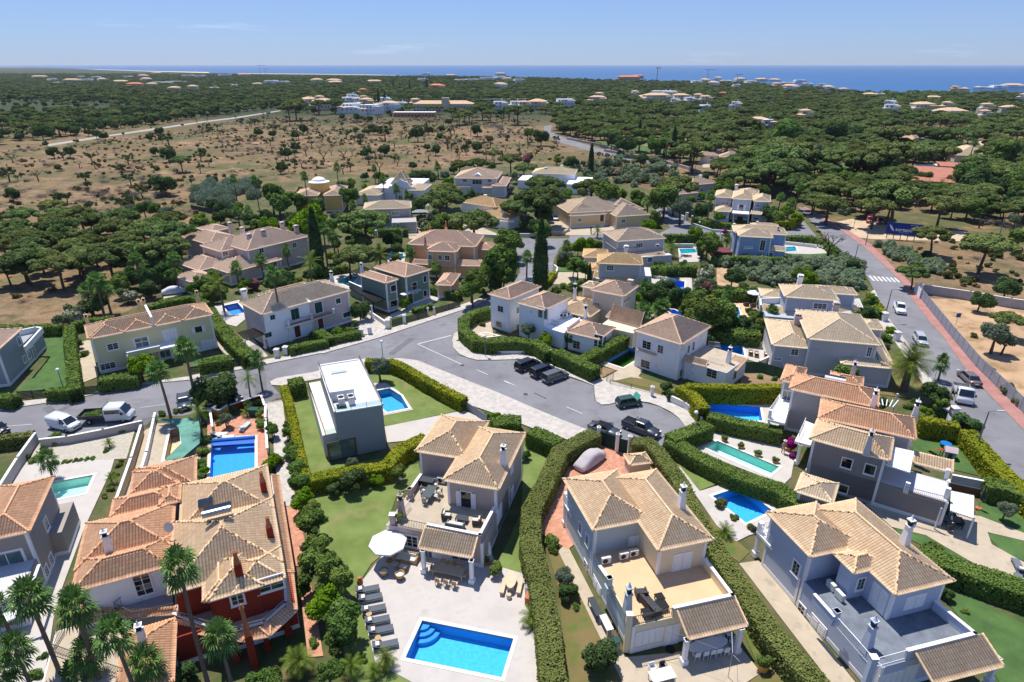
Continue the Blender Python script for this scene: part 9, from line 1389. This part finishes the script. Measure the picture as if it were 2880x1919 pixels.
PG=[(v.x,v.y) for v in pts('I','0,850 900,810 1500,830 1480,1000 1050,1060 800,1080 300,1120 0,1120',2)]; put(scatter(PG,26,['pine','pine','darktree'],.75,1.))
# ------------------------------------------------------------------ far villas, then the pine country
fl=[]
for row in exec_far.split('\n'):
    k,first=row.split(' ',1); 
    for q in row.split(';'):
        q=q.split(' ')[-1]; x,y,w_,c=q.split(','); o=farvilla(k,float(x),float(y),float(w_),c,None); fl.append((o,scr(o.location),c))
cn=dict(w='white flat roofed villa',t='cream villa with tan roof',o='orange roofed villa',g='grey roofed low house')
def zone(sp):
    a='far left' if sp[0]<700 else 'left of centre' if sp[0]<1200 else 'centre' if sp[0]<1700 else 'right of centre' if sp[0]<2250 else 'far right'
    b='near the shore' if sp[1]<228 else 'in the distant woods' if sp[1]<262 else 'in the nearer woods' if sp[1]<290 else 'beyond the dry field'; return a,b
bk={}
for o,sp,c in fl: bk.setdefault((c,)+zone(sp),[]).append((o,sp))
for (c,a,b),q in bk.items():
    q.sort(key=lambda t:t[1][0])
    for i,(o,sp) in enumerate(q): o['label']=f'{cn[c]} {b}, {a}'+('' if len(q)==1 else ', leftmost there' if i==0 else ', rightmost there' if i==len(q)-1 else f', {ORD[min(i,9)]}from left')
def bigblock(k,x,y,W,D,H,wall,roof,lab,name,rz=0.,cat='building',flat=True):
    p=g(k,x,y,1.); o=empty(name,(p.x,p.y,0),rz,lab,cat); mb=MB().box(-W/2,W/2,-D/2,D/2,0,H); mb.build('wall',wall,o); wm=MB(); FORBID.append((p.x,p.y,W*.55)); FORBID.append((p.x-W*.3,p.y-D,W*.35));FORBID.append((p.x+W*.3,p.y-D,W*.35));FORBID.append((p.x,p.y-D,W*.4))
    for f in range(int(H/3)):
        for i in range(int(W/3)): wm.box(-W/2+.8+i*3,-W/2+2.4+i*3,-D/2-.06,-D/2-.02,1+f*3,2.2+f*3)
    wm.build('windows',GLASS,o); rm=MB(); rm.box(-W/2-.5,W/2+.5,-D/2-.5,D/2+.5,H,H+.5) if flat else rm.add([(-W/2-.5,-D/2-.5,H),(W/2+.5,-D/2-.5,H),(W/2+.5,D/2+.5,H),(-W/2-.5,D/2+.5,H),(-W/2+D/2,0,H+D*.2),(W/2-D/2,0,H+D*.2)],[(0,1,5,4),(1,2,5),(2,3,4,5),(3,0,4)]); rm.build('roof',roof,o); return o
o=bigblock('O',960,345,58,14,7.5,FT,RT,'long pinkish hotel block with a square tower beyond the dry field','hotel_building',-.02,flat=False); MB().box(-1,6,-9,-3,0,13).build('tower',FT,o)
bigblock('O',785,375,36,10,3.6,FO,mat('white_corrugated','dedede'),'low brick red hall with white sheet roof beyond the dry field','hall',0,); bigblock('O',1310,300,60,12,5,mat('dark_glass_block','3b4046',.5),mat('dark_roof','5c6266'),'long dark glass building half behind trees at the wood edge','office_building',.25)
bigblock('O',2070,160,62,20,9,FO,RO,'large tan hotel at the shoreline near a crane','shore_hotel',0,flat=False); bigblock('M',1560,240,22,8,3,FW,RW,'white block behind the row of umbrella pines','white_block',0.1)
def crane(k,x,y,h,lab,a=0.):
    p=g(k,x,y,0); o=empty('tower_crane',(p.x,p.y,0),a,lab,'crane','tower cranes on the horizon'); m=mat('crane_steel','6b625a',.6); h*=.72; MB().box(-.35,.35,-.35,.35,0,h).build('mast',m,o); MB().box(-h*.35,h*.75,-.3,.3,h,h+.8).build('jib',m,o)
crane('N',1725,215,52,'tower crane at the shore left of centre, taller of two'); crane('N',1757,217,34,'smaller tower crane just right of the taller one',.8); crane('P',445,185,42,'tower crane among the white villas right of centre',.4); crane('P',135,262,52,'orange-brown crane mast above the near villas right of centre',1.2); crane('P',625,180,26,'low tower crane near the shore villas',.2)
FP=[(v.x,v.y) for v in pts('Z','0,172 500,173 850,180 960,182 1250,186 1420,192 1700,198 1850,208 1960,220 2353,222 2750,224 2750,600 2500,548 2353,535 2100,495 1960,492 1850,470 1690,428 1570,384 1482,354 1295,320 1264,292 1268,264 700,264 640,258 560,262 300,298 250,312 120,328 0,340 -400,385 -420,176')]
CLR=[(v.x,v.y) for v in pts('Z','-200,240 0,234 270,236 340,250 250,262 0,266 -200,270')]
CLR2=[[(v.x,v.y) for v in pts(k,s_)] for k,s_ in (('L','780,215 1060,190 1060,258 790,262'),('L','1830,240 2010,220 2100,300 1950,340'),('M','720,480 980,470 960,560 800,575'),('M','1300,470 1800,470 1800,740 1300,740'),('L','760,125 1100,125 1080,310 740,300'),('M','1680,330 1980,330 1980,480 1680,480'),('P','1420,470 1960,470 1960,560 1420,560'),('M','770,900 1500,900 1500,1080 900,1080'),('M','900,850 1500,840 1800,1000 1500,1080 900,1080'),('O','1850,530 2200,560 2353,600 2353,620 1950,560'))]
inv=np.random.RandomState(44); forest=[]; ys=[p[1] for p in FP]; y=min(ys)
mxx=lambda y_:1.05*y_+40
def ok(x,y):
    if not inpoly(x,y,FP) or near_road((x,y)): return False
    if abs(x)>mxx(y): return False
    for a,b,r in FORBID:
        if (x-a)**2+(y-b)**2<r*r: return False
    for P in CLR2:
        if inpoly(x,y,P): return False
    if inpoly(x,y,CLR) and inv.rand()<.85: return False
    return True
y=175.
while y<max(ys):
    sp_=7.2 if y<330 else 7.6+(y-330)*.0042; y+=sp_*.86
    xx=-mxx(y)
    while xx<mxx(y):
        xx+=sp_*inv.uniform(.75,1.25); yy=y+inv.uniform(-.4,.4)*sp_
        if inv.rand()<(.08 if y<600 else .12)+(.55 if y>330 and math.sin(xx*.021+2)*math.sin(y*.017+1)+.5*math.sin(xx*.05-y*.043)>.72 else 0)+(.3 if xx<-60 and 330<y<470 else 0): continue
        if ok(xx,yy):
            u=inv.rand(); left=xx<-20 and 330<y<900
            kd='pine' if u<(.66 if not left else .35) else 'darktree' if u<.86 else 'tree' if u<.95 else ('carob' if left else 'olive')
            forest.append((kd,xx,yy,inv.uniform(.6,1.2)*min(1.08,sp_/7.4)*(1 if yy<450 else .85)*(1. if kd=='pine' else 1.15)))
allp=[(a[2],a[3]) for a in [(0,0,0,0)]]
near=[q for q in PLANTS if q[1]=='pine']; keep=[]; cnt={}
forest.sort(key=lambda q:-q[3]/math.hypot(q[1],q[2])); rest=[]; lim=dict(pine=max(0,295-len(near)),darktree=60,tree=60,olive=30,carob=30)
for q in forest:
    if any((q[1]-a[3][0])**2+(q[2]-a[3][1])**2<16 for a in PLANTS if a[1] in('pine','darktree','tree','lime')) and q[2]<330: continue
    cnt[q[0]]=cnt.get(q[0],0)+1
    if cnt[q[0]]<=lim[q[0]]: keep.append(q)
    else: rest.append(q)
for kd,x,y,s in keep: o=plant(kd,(x,y,hill(x,y)-.1),s); PLANTS.append((o,kd,scr((x,y,0)),(x,y)))
name_all(PLANTS,GR)
def gnstuff(name,label,P,crowns,cat='trees'):      # countless far trees: one object, its points carry the tree meshes
    me=bpy.data.meshes.new(name); A=np.array([(x,y,hill(x,y)-.1) for _,x,y,_ in P],np.float32); me.vertices.add(len(A)); me.vertices.foreach_set('co',A.ravel())
    a=me.attributes.new('size','FLOAT','POINT'); a.data.foreach_set('value',np.array([s for *_,s in P],np.float32)); a=me.attributes.new('turn','FLOAT','POINT'); a.data.foreach_set('value',inv.rand(len(P)).astype(np.float32)*6.28)
    ng=bpy.data.node_groups.new(name,'GeometryNodeTree'); ng.interface.new_socket(name='Geometry',in_out='INPUT',socket_type='NodeSocketGeometry'); ng.interface.new_socket(name='Geometry',in_out='OUTPUT',socket_type='NodeSocketGeometry'); n=ng.nodes; l=ng.links
    i=n.new('NodeGroupInput'); o_=n.new('NodeGroupOutput'); jn=n.new('GeometryNodeJoinGeometry')
    m2p=n.new('GeometryNodeMeshToPoints'); l.new(i.outputs[0],m2p.inputs[0]); ip=n.new('GeometryNodeInstanceOnPoints'); l.new(m2p.outputs[0],ip.inputs['Points'])
    for oo in crowns:
        oi=n.new('GeometryNodeObjectInfo'); oi.inputs['Object'].default_value=oo; oi.transform_space='ORIGINAL'; l.new(oi.outputs['Geometry'],jn.inputs[0])
    l.new(jn.outputs[0],ip.inputs['Instance']); sz=n.new('GeometryNodeInputNamedAttribute'); sz.data_type='FLOAT'; sz.inputs['Name'].default_value='size'; tr=n.new('GeometryNodeInputNamedAttribute'); tr.data_type='FLOAT'; tr.inputs['Name'].default_value='turn'
    cx=n.new('ShaderNodeCombineXYZ'); l.new(tr.outputs['Attribute'],cx.inputs[2]); l.new(cx.outputs[0],ip.inputs['Rotation']); l.new(sz.outputs['Attribute'],ip.inputs['Scale']); l.new(ip.outputs[0],o_.inputs[0])
    o=bpy.data.objects.new(name,me); C.link(o); md=o.modifiers.new('trees','NODES'); md.node_group=ng; tag(o,label,cat,kind='stuff'); return o
src={}
for o,kd,*_ in PLANTS:
    src.setdefault(kd,[]); 
    if len(src[kd])<12 and all(o.children[-1].data!=c.children[-1].data for c in src[kd]): src[kd].append(o)
for kd,lab in (('pine','dark green pine wood stretching to the sea'),('darktree','darker rounded trees mixed through the far pine wood'),('tree','mid green broadleaf trees mixed through the far wood'),('olive','greyish trees mixed through the far wood'),('carob','thin half bare trees of the burnt wood at the left')):
    for v,so_ in enumerate(src.get(kd,[])[:3]):
        P=[q for j,q in enumerate(r_ for r_ in rest if r_[0]==kd) if j%min(3,len(src[kd]))==v]
        if P: gnstuff('far_wood',lab+('',', second mixture',', third mixture')[v],P,list(so_.children))
RB=random.Random(17); LOWB=KIND['shrub'](31)[1][1]; LOWB.materials[0]=leafmat('brown_scrub_leaf','5d4f36','8a7a50',hue=.15)
def cover(name,lab,polys,n,s0,s1,srcs,chk=None):
    L=[]
    for P in polys:
        A_=abs(sum(P[i][0]*P[(i+1)%len(P)][1]-P[(i+1)%len(P)][0]*P[i][1] for i in range(len(P))))/2; xs=[p[0] for p in P];ys=[p[1] for p in P]; k=int(n*A_/10000)
        for _ in range(k):
            x=RB.uniform(min(xs),max(xs));y=RB.uniform(min(ys),max(ys))
            if inpoly(x,y,P) and (chk is None or chk(x,y)) and math.sin(x*.09+1)*math.sin(y*.06)+.5*math.sin(x*.23-y*.17)>RB.uniform(-.7,.7): L.append(('',x,y,RB.uniform(s0,s1)))
    for i,so_ in enumerate(srcs):
        q=L[i::len(srcs)]
        if q: gnstuff(name,lab[i],q,[so_],'undergrowth')
fb=[next(o for o,kd,*_ in PLANTS if kd==z_).children[-1] for z_ in ('olivescrub','brush','greyscrub','shrub')]
bo=ob('brown_shrub_foliage',LOWB,loc=(*g('I',700,560).xy,0)); tag(bo,'brown dried shrub among the dead branches of the field','bush')
cover('field_undergrowth',('low green scrub strewn over the dry field','grey dead twigs strewn over the dry field','brown dried weeds strewn over the dry field'),[DRY,SC4,SC5,PG],1500,.25,1.,[fb[0],fb[1],bo],lambda x,y:not near_road((x,y)))
cover('scrub_undergrowth',('thick grey-green undergrowth of the empty plots',),[SCR,SC2,SC3],1500,.3,.7,[fb[2]],free)
cover('garden_groundcover',('leafy planting filling the garden beds',),[GA],2600,.25,.55,[fb[3]],free)
hm=bpy.data.materials.new('haze_air'); hm.use_nodes=True; n=hm.node_tree.nodes; n.remove(n['Principled BSDF']); pv=n.new('ShaderNodeVolumePrincipled'); pv.inputs['Density'].default_value=4e-5; pv.inputs['Color'].default_value=(.80,.88,1,1); pv.inputs['Anisotropy'].default_value=.2
hm.node_tree.links.new(pv.outputs[0],[q for q in n if q.type=='OUTPUT_MATERIAL'][0].inputs['Volume']); hz=MB().box(-200100,200100,-400,160100,-6,62).build('haze',hm); tag(hz,'thin bluish air between the viewer and the sea horizon','haze',kind='stuff')
print('forest',len(forest),'kept',len(keep),'rest',len(rest),'plants',len(PLANTS))
